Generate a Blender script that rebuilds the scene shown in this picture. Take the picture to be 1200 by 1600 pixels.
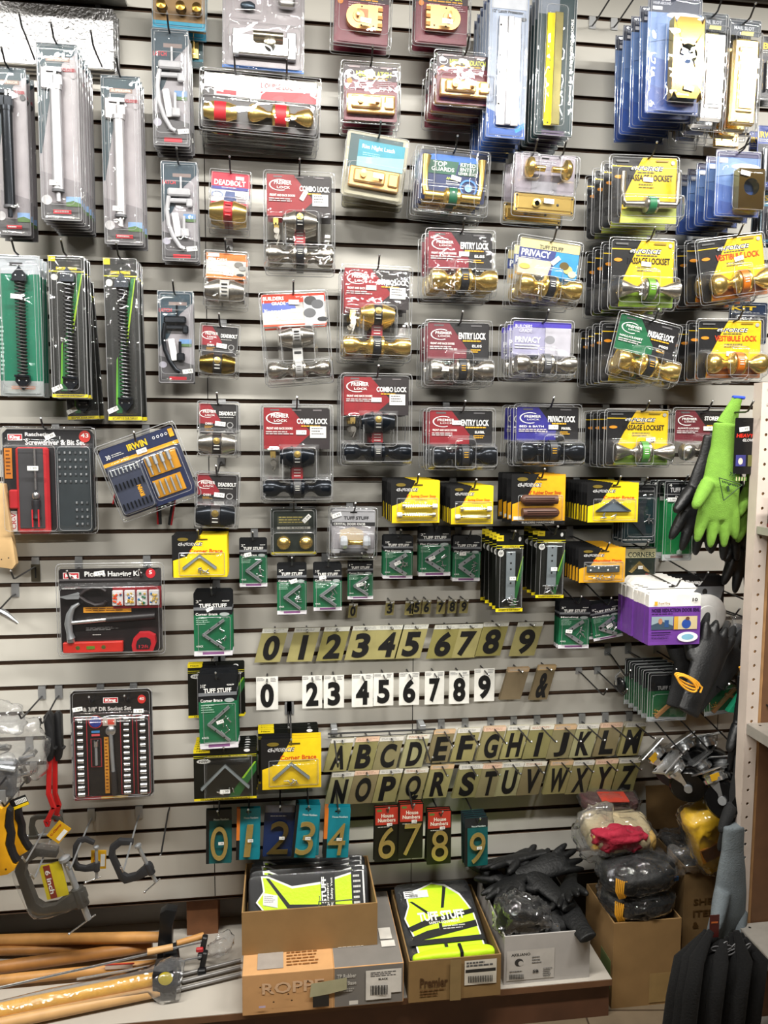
import bpy, bmesh, math, random
from mathutils import Vector, Matrix, Euler, noise
sc = bpy.context.scene
for _o in list(bpy.data.objects): bpy.data.objects.remove(_o)
PI = math.pi
R = random.Random(7)
# ---------------------------------------------------------------- camera
CZ = 1.66; DD = 2.3059; FPX = 1200.0          # camera height, distance to the slat wall, focal length in px
YAW, PIT, ROL = .1332, -.0903, .0059
_f = Vector((math.sin(YAW)*math.cos(PIT), math.cos(YAW)*math.cos(PIT), math.sin(PIT)))
_r = Vector((math.cos(YAW), -math.sin(YAW), 0)); _u = _r.cross(_f)
_r, _u = _r*math.cos(ROL)+_u*math.sin(ROL), -_r*math.sin(ROL)+_u*math.cos(ROL)
CAM = Vector((0, -DD, CZ))
cd = bpy.data.cameras.new('camera'); cam = bpy.data.objects.new('camera', cd); sc.collection.objects.link(cam)
cd.sensor_fit = 'VERTICAL'; cd.sensor_height = 24; cd.lens = 24*FPX/1600; cd.clip_start = .05
cam.matrix_world = Matrix((( _r.x, _u.x, -_f.x, CAM.x), (_r.y, _u.y, -_f.y, CAM.y), (_r.z, _u.z, -_f.z, CAM.z), (0, 0, 0, 1)))
sc.camera = cam
sc.view_settings.view_transform = 'Standard'; sc.view_settings.look = 'None'
sc.view_settings.gamma = 1; sc.view_settings.use_curve_mapping = False
sc.view_settings.exposure = -0.12
sc.cycles.transparent_max_bounces = 32; sc.cycles.max_bounces = 8
sc.cycles.caustics_reflective = False; sc.cycles.caustics_refractive = False
def W(px, py, d):                       # point of the picture on the plane d metres in front of the slat wall
    v = _r*((px-600)/FPX) - _u*((py-800)/FPX) + _f
    return CAM + v*((DD-d)/v.y)
# ---------------------------------------------------------------- world and lamps
w = bpy.data.worlds.new('world'); sc.world = w; w.use_nodes = True
w.node_tree.nodes['Background'].inputs[0].default_value = (1, .97, .92, 1)
w.node_tree.nodes['Background'].inputs[1].default_value = .05
CEIL = 3.22
LAMPS = [(-1.25, -1.3, 72), (.3, -1.3, 79), (1.85, -1.3, 79), (-1.3, -4.7, 170), (.9, -4.7, 170)]
LAMPCOL = (1, .97, .91)
# ---------------------------------------------------------------- materials
def lin(h):
    c = [int(h[i:i+2], 16)/255 for i in (0, 2, 4)]
    return tuple(x/12.92 if x <= .04045 else ((x+.055)/1.055)**2.4 for x in c)
_mc = {}
def C(h, r=.45, me=0.0, bump=0.0, bs=60.0, var=.10, vs=25.0, coat=0.0):
    k = (h, r, me, bump, bs, var, vs, coat)
    if k in _mc: return _mc[k]
    m = bpy.data.materials.new('surface_'+h); m.use_nodes = True; n = m.node_tree.nodes; l = m.node_tree.links
    b = n['Principled BSDF']; c = lin(h)
    tc = n.new('ShaderNodeTexCoord'); nz = n.new('ShaderNodeTexNoise'); nz.inputs['Scale'].default_value = vs; nz.inputs['Detail'].default_value = 3
    l.new(tc.outputs['Object'], nz.inputs['Vector'])
    cr = n.new('ShaderNodeValToRGB'); l.new(nz.outputs['Fac'], cr.inputs[0])
    cr.color_ramp.elements[0].position = .3; cr.color_ramp.elements[1].position = .7
    cr.color_ramp.elements[0].color = (*[x*(1-var) for x in c], 1); cr.color_ramp.elements[1].color = (*[min(1, x*(1+var)) for x in c], 1)
    l.new(cr.outputs[0], b.inputs['Base Color'])
    b.inputs['Roughness'].default_value = r; b.inputs['Metallic'].default_value = me
    b.inputs['Coat Weight'].default_value = coat
    if bump:
        n2 = n.new('ShaderNodeTexNoise'); n2.inputs['Scale'].default_value = bs; n2.inputs['Detail'].default_value = 4
        l.new(tc.outputs['Object'], n2.inputs['Vector'])
        bp = n.new('ShaderNodeBump'); bp.inputs['Strength'].default_value = bump; bp.inputs['Distance'].default_value = .004
        l.new(n2.outputs['Fac'], bp.inputs['Height']); l.new(bp.outputs[0], b.inputs['Normal'])
    _mc[k] = m; return m
def clear(name, tint, rough, bump, bs, boost, milk):
    m = bpy.data.materials.new(name); m.use_nodes = True; n = m.node_tree.nodes; l = m.node_tree.links; n.clear()
    out = n.new('ShaderNodeOutputMaterial'); tr = n.new('ShaderNodeBsdfTransparent'); gl = n.new('ShaderNodeBsdfGlossy')
    df = n.new('ShaderNodeBsdfDiffuse'); df.inputs[0].default_value = (.85, .86, .88, 1)
    tr.inputs[0].default_value = (*tint, 1); gl.inputs['Roughness'].default_value = rough
    tc = n.new('ShaderNodeTexCoord'); nz = n.new('ShaderNodeTexNoise'); nz.inputs['Scale'].default_value = bs; nz.inputs['Detail'].default_value = 2.5
    l.new(tc.outputs['Object'], nz.inputs['Vector'])
    bp = n.new('ShaderNodeBump'); bp.inputs['Strength'].default_value = bump; bp.inputs['Distance'].default_value = .01
    l.new(nz.outputs['Fac'], bp.inputs['Height']); l.new(bp.outputs[0], gl.inputs['Normal'])
    lw = n.new('ShaderNodeMath'); lw.operation = 'MULTIPLY_ADD'; lw.inputs[1].default_value = .96; lw.inputs[2].default_value = .04
    f0 = n.new('ShaderNodeLayerWeight'); f0.inputs[0].default_value = .5; f5 = n.new('ShaderNodeMath'); f5.operation = 'POWER'; f5.inputs[1].default_value = 5; l.new(f0.outputs['Facing'], f5.inputs[0]); l.new(f5.outputs[0], lw.inputs[0])
    mu = n.new('ShaderNodeMath'); mu.operation = 'MULTIPLY'; mu.inputs[1].default_value = boost; mu.use_clamp = True; l.new(lw.outputs[0], mu.inputs[0])
    lf = n.new('ShaderNodeLayerWeight'); lf.inputs[0].default_value = .5; pw = n.new('ShaderNodeMath'); pw.operation = 'POWER'; pw.inputs[1].default_value = 2.2; l.new(lf.outputs['Facing'], pw.inputs[0])
    ma = n.new('ShaderNodeMath'); ma.operation = 'MULTIPLY_ADD'; ma.inputs[1].default_value = .14; ma.inputs[2].default_value = milk; l.new(pw.outputs[0], ma.inputs[0])
    m0 = n.new('ShaderNodeMixShader'); l.new(ma.outputs[0], m0.inputs[0]); l.new(tr.outputs[0], m0.inputs[1]); l.new(df.outputs[0], m0.inputs[2])
    mx = n.new('ShaderNodeMixShader'); l.new(mu.outputs[0], mx.inputs[0]); l.new(m0.outputs[0], mx.inputs[1]); l.new(gl.outputs[0], mx.inputs[2])
    l.new(mx.outputs[0], out.inputs[0]); return m
CLR = clear('clear_plastic', (.985, .988, .99), .03, .22, 20, 1.5, .004)
FILM = clear('plastic_film', (.97, .975, .98), .06, 1.0, 34, 2.6, .06)
WRAP = clear('bag_film', (.97, .975, .98), .05, 1.0, 42, 2.4, .008)
RIM_LIT = clear('light_catching_rim', (.9, .91, .92), .12, .1, 40, 2.2, .30)  # milky white put into the rim tubes for light caught by plastic edges
BLK = C('141416', .5); WHT = C('f2f2ee', .5); YEL = C('e8c418', .4); STEEL = C('b4b8bc', .36, .7); CHROME = C('d9dbdd', .22, .9)
BRASS = C('e8c878', .24, .92, var=.04); NICK = C('b6b2aa', .26, .95, var=.04); BLKM = C('1b2027', .22, .6); DSTEEL = C('4a4a4c', .35, .9)
GOLDP = C('dcae70', .35, .6); INK = C('0b0b0c', .5)
# ---------------------------------------------------------------- mesh builder
_tx = {}
def tmesh(s, bold, res):
    k = (s, bold, res)
    if k not in _tx:
        cu = bpy.data.curves.new('t', 'FONT'); cu.body = s; cu.offset = bold; cu.resolution_u = res; cu.fill_mode = 'FRONT'
        o = bpy.data.objects.new('t', cu); me = bpy.data.meshes.new_from_object(o)
        vs = [tuple(v.co) for v in me.vertices]; fs = [tuple(p.vertices) for p in me.polygons]
        x0 = min(v[0] for v in vs); x1 = max(v[0] for v in vs); y0 = min(v[1] for v in vs); y1 = max(v[1] for v in vs)
        _tx[k] = ([((v[0]-x0)/(x1-x0), (v[1]-y0)/(y1-y0)) for v in vs], fs)
        bpy.data.objects.remove(o); bpy.data.curves.remove(cu); bpy.data.meshes.remove(me)
    return _tx[k]
def rot_to(d):
    return Vector((0, 0, 1)).rotation_difference(Vector(d).normalized()).to_matrix()
class MB:
    def __init__(s): s.v = []; s.f = []; s.m = []; s.ms = []
    def mi(s, m):
        if m not in s.ms: s.ms.append(m)
        return s.ms.index(m)
    def add(s, vs, fs, m):
        b = len(s.v); i = s.mi(m); s.v += [tuple(v) for v in vs]
        for f in fs: s.f.append(tuple(b+k for k in f)); s.m.append(i)
        return s
    def box(s, c, z, m, e=(0, 0, 0), ch=0):
        M = Euler(e).to_matrix(); hx, hy, hz = z[0]/2, z[1]/2, z[2]/2; c = Vector(c)
        if ch:
            vs = []; 
            for sx in (-1, 1):
                for sy in (-1, 1):
                    for sz in (-1, 1):
                        vs += [(sx*(hx-ch), sy*(hy-ch), sz*hz), (sx*(hx-ch), sy*hy, sz*(hz-ch)), (sx*hx, sy*(hy-ch), sz*(hz-ch))]
            bm = bmesh.new(); bv = [bm.verts.new(v) for v in vs]; bmesh.ops.convex_hull(bm, input=bv)
            bm.verts.index_update(); s.add([M@v.co+c for v in bm.verts], [[v.index for v in f.verts] for f in bm.faces], m); bm.free(); return s
        vs = [M@Vector((x, y, q))+c for x in (-hx, hx) for y in (-hy, hy) for q in (-hz, hz)]
        return s.add(vs, [(0, 1, 3, 2), (4, 6, 7, 5), (0, 4, 5, 1), (2, 3, 7, 6), (0, 2, 6, 4), (1, 5, 7, 3)], m)
    def prism(s, pts, y0, y1, m, M=None, c=(0, 0, 0)):      # outline in x,z pushed from y0 to y1
        n = len(pts); c = Vector(c); M = M or Matrix.Identity(3)
        vs = [M@Vector((p[0], y0, p[1]))+c for p in pts]+[M@Vector((p[0], y1, p[1]))+c for p in pts]
        return s.add(vs, [tuple(range(n)), tuple(range(2*n-1, n-1, -1))]+[(i, n+i, n+(i+1) % n, (i+1) % n) for i in range(n)], m)
    def lathe(s, pr, m, c=(0, 0, 0), d=(0, 0, 1), n=20, sx=1, sy=1):       # profile (r,h) about the axis d
        M = rot_to(d); c = Vector(c); vs = []; fs = []
        for r, h in pr:
            for k in range(n): a = 2*PI*k/n; vs.append(M@Vector((r*math.cos(a)*sx, r*math.sin(a)*sy, h))+c)
        for i in range(len(pr)-1):
            for k in range(n): q = (k+1) % n; fs.append((i*n+k, i*n+q, (i+1)*n+q, (i+1)*n+k))
        if pr[0][0] > 1e-6: fs.append(tuple(range(n-1, -1, -1)))
        if pr[-1][0] > 1e-6: fs.append(tuple((len(pr)-1)*n+k for k in range(n)))
        return s.add(vs, fs, m)
    def ball(s, c, r, m, sc=(1, 1, 1), n=14, M=None):
        vs = []; fs = []; M = M or Matrix.Identity(3); c = Vector(c); k2 = n//2
        for i in range(k2+1):
            t = PI*i/k2
            for k in range(n): a = 2*PI*k/n; vs.append(M@Vector((r*sc[0]*math.sin(t)*math.cos(a), r*sc[1]*math.sin(t)*math.sin(a), r*sc[2]*math.cos(t)))+c)
        for i in range(k2):
            for k in range(n): q = (k+1) % n; fs.append((i*n+k, (i+1)*n+k, (i+1)*n+q, i*n+q))
        return s.add(vs, fs, m)
    def tube(s, pts, r, m, n=8, rr=None, close=False):
        pts = [Vector(p) for p in pts]; vs = []; fs = []; L = len(pts); up = None
        for i, p in enumerate(pts):
            a = pts[(i-1) % L] if close else pts[max(i-1, 0)]; b = pts[(i+1) % L] if close else pts[min(i+1, L-1)]; t = (b-a).normalized()
            if up is None: up = t.orthogonal().normalized()
            up = (up-t*up.dot(t)).normalized(); sd = t.cross(up); q = rr[i] if rr else r
            for k in range(n): g = 2*PI*k/n; vs.append(p+up*(math.cos(g)*q)+sd*(math.sin(g)*q))
        for i in range(L if close else L-1):
            j = (i+1) % L
            for k in range(n): q = (k+1) % n; fs.append((i*n+k, i*n+q, j*n+q, j*n+k))
        if not close: fs += [tuple(range(n-1, -1, -1)), tuple((L-1)*n+k for k in range(n))]
        return s.add(vs, fs, m)
    def cyl(s, a, b, r, m, n=12): return s.tube([a, b], r, m, n)
    def text(s, t, x0, z0, x1, z1, y, m, bold=.0, sh=0, res=2, M=None, c=(0, 0, 0)):     # glyphs fitted in the box, facing -y
        vs, fs = tmesh(t, bold, res); M = M or Matrix.Identity(3); c = Vector(c)
        return s.add([M@Vector((x0+a*(x1-x0)+sh*(b-.5), y, z0+b*(z1-z0)))+c for a, b in vs], fs, m)
    def build(s, name, parent=None, sm=0, bev=0):
        me = bpy.data.meshes.new(name); me.from_pydata(s.v, [], s.f)
        for q in s.ms: me.materials.append(q)
        me.polygons.foreach_set('material_index', s.m)
        if bev:
            bm = bmesh.new(); bm.from_mesh(me); es = [e for e in bm.edges if len(e.link_faces) == 2 and e.calc_face_angle(0) > .6]
            bmesh.ops.bevel(bm, geom=es, offset=bev, segments=2, profile=.6, affect='EDGES', clamp_overlap=True); bm.to_mesh(me); bm.free()
        if sm:
            me.polygons.foreach_set('use_smooth', [True]*len(me.polygons)); me.set_sharp_from_angle(angle=math.radians(sm))
        me.update(); o = bpy.data.objects.new(name, me); sc.collection.objects.link(o)
        if parent: o.parent = parent
        return o
def tag(o, label=None, cat=None, group=None, kind=None):
    if label: o['label'] = label
    if cat: o['category'] = cat
    if group: o['group'] = group
    if kind: o['kind'] = kind
    return o
def empty(name, loc=(0, 0, 0), e=(0, 0, 0)):
    o = bpy.data.objects.new(name, None); sc.collection.objects.link(o); o.location = loc; o.rotation_euler = e; o.empty_display_size = .02; return o
def kids(o): return [c for c in KID.get(o.name, [])]
def copy_tree(o, src=None, parent=None):
    c = o.copy(); sc.collection.objects.link(c)
    if parent: c.parent = parent
    for ch in list(o.children): copy_tree(ch, None, c)
    return c
def fuse(o, vox=.004, it=4, smooth=True):
    md = o.modifiers.new('r', 'REMESH'); md.mode = 'VOXEL'; md.voxel_size = vox
    dg = bpy.context.evaluated_depsgraph_get(); me = bpy.data.meshes.new_from_object(o.evaluated_get(dg)); o.modifiers.clear()
    mats = list(o.data.materials); o.data = me; me.materials.clear()
    for q in mats: me.materials.append(q)
    bm = bmesh.new(); bm.from_mesh(me)
    for _ in range(it): bmesh.ops.smooth_vert(bm, verts=bm.verts, factor=.5, use_axis_x=True, use_axis_y=True, use_axis_z=True)
    bm.to_mesh(me); bm.free(); me.polygons.foreach_set('use_smooth', [True]*len(me.polygons)); return o
def blob(mb, c, s, m, p=.45, amp=.006, fr=25, n=40, seed=0, M=None, fold=0):      # rounded bundle with crumples
    vs = []; fs = []; c = Vector(c); M = M or Matrix.Identity(3); k2 = n//2
    f = lambda t: math.copysign(abs(t)**p, t)
    for i in range(k2+1):
        t = -PI/2+PI*i/k2
        for k in range(n):
            a = 2*PI*k/n
            q = Vector((s[0]/2*f(math.cos(t))*f(math.cos(a)), s[1]/2*f(math.cos(t))*f(math.sin(a)), s[2]/2*f(math.sin(t))))
            nn = Vector((q.x/s[0]**2, q.y/s[1]**2, q.z/s[2]**2)).normalized()
            h = noise.noise(q*fr+Vector((seed*7.3, 1.7*seed, 0)))*amp+noise.noise(q*fr*2.7+Vector((seed, 9, seed*3)))*amp*.5
            if fold: h -= abs(noise.noise(Vector((q.x*fr*.4, q.y*fr*.4, q.z*fr*1.6))+Vector((seed, 3, 1))))*fold
            vs.append(M@(q+nn*h)+c)
    for i in range(k2):
        for k in range(n): q = (k+1) % n; fs.append((i*n+k, i*n+q, (i+1)*n+q, (i+1)*n+k))
    return mb.add(vs, fs, m)
def struct(o): o['kind'] = 'structure'; return o
def bx(mb, x0, x1, y0, y1, z0, z1, m): return mb.box(((x0+x1)/2, (y0+y1)/2, (z0+z1)/2), (abs(x1-x0), abs(y1-y0), abs(z1-z0)), m)
# ---------------------------------------------------------------- ceiling lamps
for i, (x, y, p) in enumerate(LAMPS):
    r = empty('ceiling_light', (x, y, CEIL))
    tag(r, 'long white fluorescent ceiling fitting, ' + ['left one of the row near the slat wall', 'middle one of the row near the slat wall', 'right one of the row near the slat wall', 'left one of the row behind the aisle', 'right one of the row behind the aisle'][i], 'ceiling light', 'fluorescent ceiling fittings')
    m = MB(); m.box((0, 0, -.02), (1.24, .16, .04), C('e8e8e4')); m.build('housing', r)
    for s_ in (-1, 1):
        m = MB(); m.cyl((-.6, s_*.04, -.058), (.6, s_*.04, -.058), .012, C('ffffff')); tb = m.build('tube_holder', r)
    L = bpy.data.lights.new('lamp', 'AREA'); L.shape = 'RECTANGLE'; L.size = 1.2; L.size_y = .14; L.energy = p; L.color = LAMPCOL
    lo = bpy.data.objects.new('lamp', L); sc.collection.objects.link(lo); lo.location = (x, y, CEIL-.08)
# ---------------------------------------------------------------- the room
Z0 = CZ+1.185; SP = .0762                          # height of groove 0 and groove spacing
WX0, WX1 = -1.9, 3.0
lam = C('c7c4bb', .42, var=.03, vs=4, bump=.03, bs=300); mdf = C('4a3626', .8, var=.15, vs=60)
m = MB(); GH = .0062; KT = -4; KB = 34
gz = [Z0-SP*k for k in range(KT, KB+1)]
tops = [CEIL]+[z-GH for z in gz]; bots = [z+GH for z in gz]
for t, b in zip(tops, bots):
    if t > b: bx(m, WX0, WX1, 0, .011, b, t, lam)
for b, t in zip(bots, tops[1:]):                    # T-shaped slot behind each opening
    bx(m, WX0, WX1, .0012, .0108, b-.0006, b+.0004, mdf); bx(m, WX0, WX1, .0012, .0108, t-.0004, t+.0006, mdf)
bx(m, WX0, WX1, .011, .03, gz[-1], CEIL, mdf)
ob = m.build('wall_back'); struct(ob)
m = MB(); seam = C('15110e', .8)
for xs, za, zb in ((-.2107, gz[-1], CEIL), (.4030, gz[-1], Z0-23*SP), (1.43, gz[-1], Z0-20*SP)):
    k = 0
    for t, b in zip(tops, bots):
        if t > b and t <= zb+.01 and b >= za-.02: bx(m, xs-.0012, xs+.0012, -.0004, .002, b, t, seam)
struct(m.build('trim_1'))
m = MB(); bx(m, WX0, WX1, .10, .14, 0, gz[-1], C('8f8d8a', .7, var=.1, vs=5)); struct(m.build('wall_lower'))
m = MB(); bx(m, WX0, WX1, .011, .03, gz[-1]-.008, gz[-1]+.004, C('7d5e44', .8)); struct(m.build('trim_2'))
m = MB(); bx(m, -.30, -.205, .02, .10, CZ-1.535, gz[-1]-.005, C('7a4f30', .7, var=.15)); struct(m.build('trim_3'))
PZ = CZ-1.535                                        # top of the display platform
m = MB(); bx(m, WX0, .935, -.33, .10, PZ-.02, PZ, C('b4aea4', .4, var=.05, vs=6)); bx(m, WX0, .935, -.315, .10, 0, PZ-.02, C('5b3b28', .55, var=.25, vs=8)); bx(m, WX0, .935, -.331, -.33, PZ-.02, PZ-.002, C('6b4a31', .6))
tag(m.build('display_platform'), 'low white topped platform with brown front under the slat wall', 'platform')
def wood_floor():
    mt = bpy.data.materials.new('wood_floor'); mt.use_nodes = True; n = mt.node_tree.nodes; l = mt.node_tree.links; b = n['Principled BSDF']
    tc = n.new('ShaderNodeTexCoord'); mp = n.new('ShaderNodeMapping'); mp.inputs['Rotation'].default_value = (0, 0, .12); l.new(tc.outputs['Object'], mp.inputs[0])
    br = n.new('ShaderNodeTexBrick'); br.inputs['Scale'].default_value = 1; br.inputs['Brick Width'].default_value = .9; br.inputs['Row Height'].default_value = .09
    br.inputs['Mortar Size'].default_value = .003; l.new(mp.outputs[0], br.inputs[0])
    br.inputs[1].default_value = (*lin('75664f'), 1); br.inputs[2].default_value = (*lin('857560'), 1); br.inputs[3].default_value = (*lin('4a3c2e'), 1)
    nz = n.new('ShaderNodeTexNoise'); nz.inputs['Scale'].default_value = 9; nz.inputs['Detail'].default_value = 6; l.new(mp.outputs[0], nz.inputs[0])
    mx = n.new('ShaderNodeMixRGB'); mx.blend_type = 'MULTIPLY'; mx.inputs[0].default_value = .6; l.new(br.outputs[0], mx.inputs[1]); l.new(nz.outputs[0], mx.inputs[2])
    l.new(mx.outputs[0], b.inputs[0]); b.inputs['Roughness'].default_value = .45; return mt
m = MB(); bx(m, -4, 5, -6, .1, -.03, 0, wood_floor()); struct(m.build('floor'))
m = MB(); bx(m, -4, 5, -6, .1, CEIL, CEIL+.03, C('dcdad4', .9)); struct(m.build('ceiling'))
m = MB(); bx(m, -4, 5, -6.03, -6, 0, CEIL, C('56524e', .9)); struct(m.build('wall_front'))
m = MB(); bx(m, -4.03, -4, -6, .1, 0, CEIL, C('5e5a55', .9)); struct(m.build('wall_left'))
m = MB(); bx(m, 5, 5.03, -6, .1, 0, CEIL, C('5e5a55', .9)); struct(m.build('wall_right'))
m = MB(); bx(m, -3.6, 4.6, -3.3, -2.95, 0, 2.2, C('3a3632', .8, var=.5, vs=6)); struct(m.build('aisle_light_blocker'))  # unseen shelving block, added to keep far lamp light off the lower wall
# ---------------------------------------------------------------- hanging packs
ORD = ['frontmost', 'second from front', 'third from front', 'fourth from front', 'fifth from front', 'sixth from front', 'seventh from front', 'eighth from front', 'ninth from front', 'tenth from front']
def hook(x, z, d, what, drop=0, clip=True, lean=.0, grp='peg hooks on the slat wall', tip=.024, m=None):
    k = math.ceil((Z0-z-.004)/SP)-1 if drop == 0 else drop
    gz_ = Z0-SP*k
    while gz_ < z+.002: gz_ += SP
    z0 = 0; r = empty('peg_hook', (x, 0, z)); tag(r, 'steel peg hook '+what, 'hook', grp)
    mm = m or DSTEEL
    if clip:
        zc = gz_-z; zb = max(-.010, zc-.034); z0 = zb+.008; b = MB(); b.box((0, -.002, (zc+zb)/2), (.021, .003, zc-zb), CLIP); b.box((0, .003, zc+.001), (.020, .012, .006), CLIP); b.build('slat_clip', r)
    b = MB(); b.tube([(0, -.001, z0), (0, -min(.03, d*.3), z0), (0, -d-.014, .004+lean), (0, -d-.026, .006+lean), (0, -d-.026-tip*.9, .006+lean+tip)], .0025, mm, 7); b.ball((0, -d-.026-tip*.9, .006+lean+tip), .0034, CHROME, n=8); b.build('rod', r, 40)
    return r
CLIP = C('b9bbbd', .35, .7)
class Pack:
    def __init__(s, name, cx, cy, w, h, df, tilt=0, vh=.06, uh=.5):
        s.px = (cx, cy, w, h); s.d = df; s.tilt = math.radians(tilt)
        a = W(cx-w/2, cy, df); b = W(cx+w/2, cy, df); s.w = b.x-a.x
        a = W(cx, cy-h/2, df); b = W(cx, cy+h/2, df); s.h = a.z-b.z; s.c = W(cx, cy, df)
        s.uh, s.vh = uh, vh; s.root = empty(name); s.cm = MB(); s.n = 0; s.name = name
    def X(s, u): return (u-s.uh)*s.w
    def Z(s, v): return (s.vh-v)*s.h
    def y(s): s.n += 1; return -.0006-s.n*.00022
    def base(s, u0=0, v0=0, u1=1, v1=1, col='141416', r=.35, cut=.04, t=.0006, slot=True):
        m = C(col, r) if isinstance(col, str) else col
        x0, x1, z0, z1 = s.X(u0), s.X(u1), s.Z(v1), s.Z(v0); c = cut*min(s.w, s.h)
        s.cm.prism([(x0+c, z0), (x1-c, z0), (x1, z0+c), (x1, z1-c), (x1-c, z1), (x0+c, z1), (x0, z1-c), (x0, z0+c)], -t, 0, m)
        if slot: s.cm.box((0, -.0008-t/2, 0), (min(.02, s.w*.22), .0002, .004), INK)
        s.n = max(s.n, int(t/.0003)); return s
    def rect(s, u0, v0, u1, v1, col, r=.4):
        y = s.y(); m = C(col, r) if isinstance(col, str) else col
        s.cm.add([(s.X(u0), y, s.Z(v1)), (s.X(u1), y, s.Z(v1)), (s.X(u1), y, s.Z(v0)), (s.X(u0), y, s.Z(v0))], [(0, 1, 2, 3)], m); return s
    def poly(s, pts, col, r=.4):
        y = s.y(); m = C(col, r) if isinstance(col, str) else col; q = [(s.X(u), y, s.Z(v)) for u, v in pts]
        s.cm.add(q, [tuple(range(len(q)))], m); return s
    def ell(s, u, v, ru, rv, col, r=.4, ring=0, n=20, a0=0, a1=2*PI):
        y = s.y(); m = C(col, r) if isinstance(col, str) else col; x, z = s.X(u), s.Z(v); A, B = ru*s.w, rv*s.h
        P = [(math.cos(a0+(a1-a0)*k/n), math.sin(a0+(a1-a0)*k/n)) for k in range(n+1)]
        if ring:
            vs = [(x+A*c, y, z+B*t) for c, t in P]+[(x+A*(1-ring)*c, y, z+B*(1-ring)*t) for c, t in P]
            s.cm.add(vs, [(i, i+1, n+2+i, n+1+i) for i in range(n)], m)
        else: s.cm.add([(x+A*c, y, z+B*t) for c, t in P[:n]], [tuple(range(n))], m)
        return s
    def text(s, t, u0, v0, u1, v1, col='f2f2ee', bold=.012, sh=0, vert=0):
        if not t.strip(): return s
        y = s.y(); m = C(col, .4) if isinstance(col, str) else col
        if vert:      # read from bottom to top
            cx, cz = (s.X(u0)+s.X(u1))/2, (s.Z(v0)+s.Z(v1))/2; wv, hv = abs(s.Z(v0)-s.Z(v1)), abs(s.X(u1)-s.X(u0))
            s.cm.text(t, -wv/2, -hv/2, wv/2, hv/2, 0, m, bold, sh, M=Matrix.Rotation(-vert*PI/2, 3, 'Y'), c=(cx, y, cz)); return s
        s.cm.text(t, s.X(u0), s.Z(v1), s.X(u1), s.Z(v0), y, m, bold, sh*s.h); return s
    def lines(s, u0, v0, u1, v1, n, col='c8c8c4', fill=.4):
        y = s.y(); m = C(col, .5); dv = (v1-v0)/n
        for i in range(n):
            u = u0; 
            ue = u1-(u1-u0)*R.random()*.35
            while u < ue:
                q = min(ue, u+(u1-u0)*R.uniform(.08, .2)); a, b = s.Z(v0+dv*i), s.Z(v0+dv*(i+fill))
                s.cm.add([(s.X(u), y, b), (s.X(q), y, b), (s.X(q), y, a), (s.X(u), y, a)], [(0, 1, 2, 3)], m); u = q+(u1-u0)*.025
        return s
    def part(s, name, mb, sm=35, bev=0, label=None):
        o = mb.build(name, s.root, sm, bev)
        if label: o['label'] = label
        return o
    def sticker(s, u, v, a=0, y=-.004, w=.028, h=.012):
        mb = MB(); M = Matrix.Rotation(math.radians(a), 3, 'Y'); c = (s.X(u), y, s.Z(v)); mb.box(c, (w, .0004, h), WHT, (0, math.radians(a), 0))
        mb.text('1.99', -w*.2, -h*.28, w*.35, h*.25, -.0005, C('555555'), M=M, c=c); s.part('price_sticker', mb, 0); return s
    def shell(s, cavs, depth_rim=.003, n=30, m=None, pad=0, wob=.0012, k=None, local=False):
        """clear formed plastic: flange with a rim and raised cavities (u0,v0,u1,v1,depth)"""
        nx = n; nz = max(8, int(n*s.h/s.w)) if s.h > s.w else n
        nz = min(nz, 64); vs = []; fs = []; sd = R.random()*50
        x0, x1, z0, z1 = s.X(-pad), s.X(1+pad), s.Z(1+pad), s.Z(-pad)
        cv = [(s.X(a), s.X(c_), s.Z(d_), s.Z(b), dp) for a, b, c_, d_, dp in cavs]
        if local: x0, x1, z0, z1 = min(c[0] for c in cv)-.006, max(c[1] for c in cv)+.006, min(c[2] for c in cv)-.006, max(c[3] for c in cv)+.006; depth_rim = 0
        def H(x, z):
            e = min(x-x0, x1-x, z-z0, z1-z); h = .0016
            if .0 < e < .007: h += depth_rim
            for a, b, c_, d_, dp in cv:
                q = min(x-a, b-x, z-c_, d_-z, (x-a+z-c_)*.7, (b-x+z-c_)*.7, (x-a+d_-z)*.7-.002, (b-x+d_-z)*.7-.002)
                if q > -.004: h = max(h, dp*min(1, max(0, (q+.004)/.009))**.8)
            return h+noise.noise(Vector((x*28+sd, z*28, sd)))*wob+(max(0, s.n*.00022) if local else 0)
        def grid(a, b, nn):
            g = [a, a+.0015, a+.006, a+.0085]+[a+.0085+(b-a-.017)*i/nn for i in range(1, nn)]+[b-.0085, b-.006, b-.0015, b]; return g
        gx, gz_ = grid(x0, x1, nx), grid(z0, z1, nz)
        for z in gz_:
            for x in gx: vs.append((x, -H(x, z)-.0008, z))
        L = len(gx)
        for j in range(len(gz_)-1):
            for i in range(L-1): fs.append((j*L+i, j*L+i+1, (j+1)*L+i+1, (j+1)*L+i))
        mb = MB(); mb.add(vs, fs, m or CLR)
        def loop(a, b, c_, d_, y_, r_, cr):  # outline tube drawing the bright line of a lit shell edge
            q = []
            for cx_, cz_, a0 in ((b-cr, d_-cr, 0), (a+cr, d_-cr, 1), (a+cr, c_+cr, 2), (b-cr, c_+cr, 3)):
                q += [(cx_+cr*math.cos(a0*PI/2+t*PI/4), y_, cz_+cr*math.sin(a0*PI/2+t*PI/4)) for t in range(3)]
            mb.tube(q, r_, RIM_LIT, 4, close=True)
        sz = min(s.w, s.h) if not local else .05; loop(x0+.001, x1-.001, z0+.001, z1-.001, -.0025, .0011 if sz > .09 else .0007, sz*.05)
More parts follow.
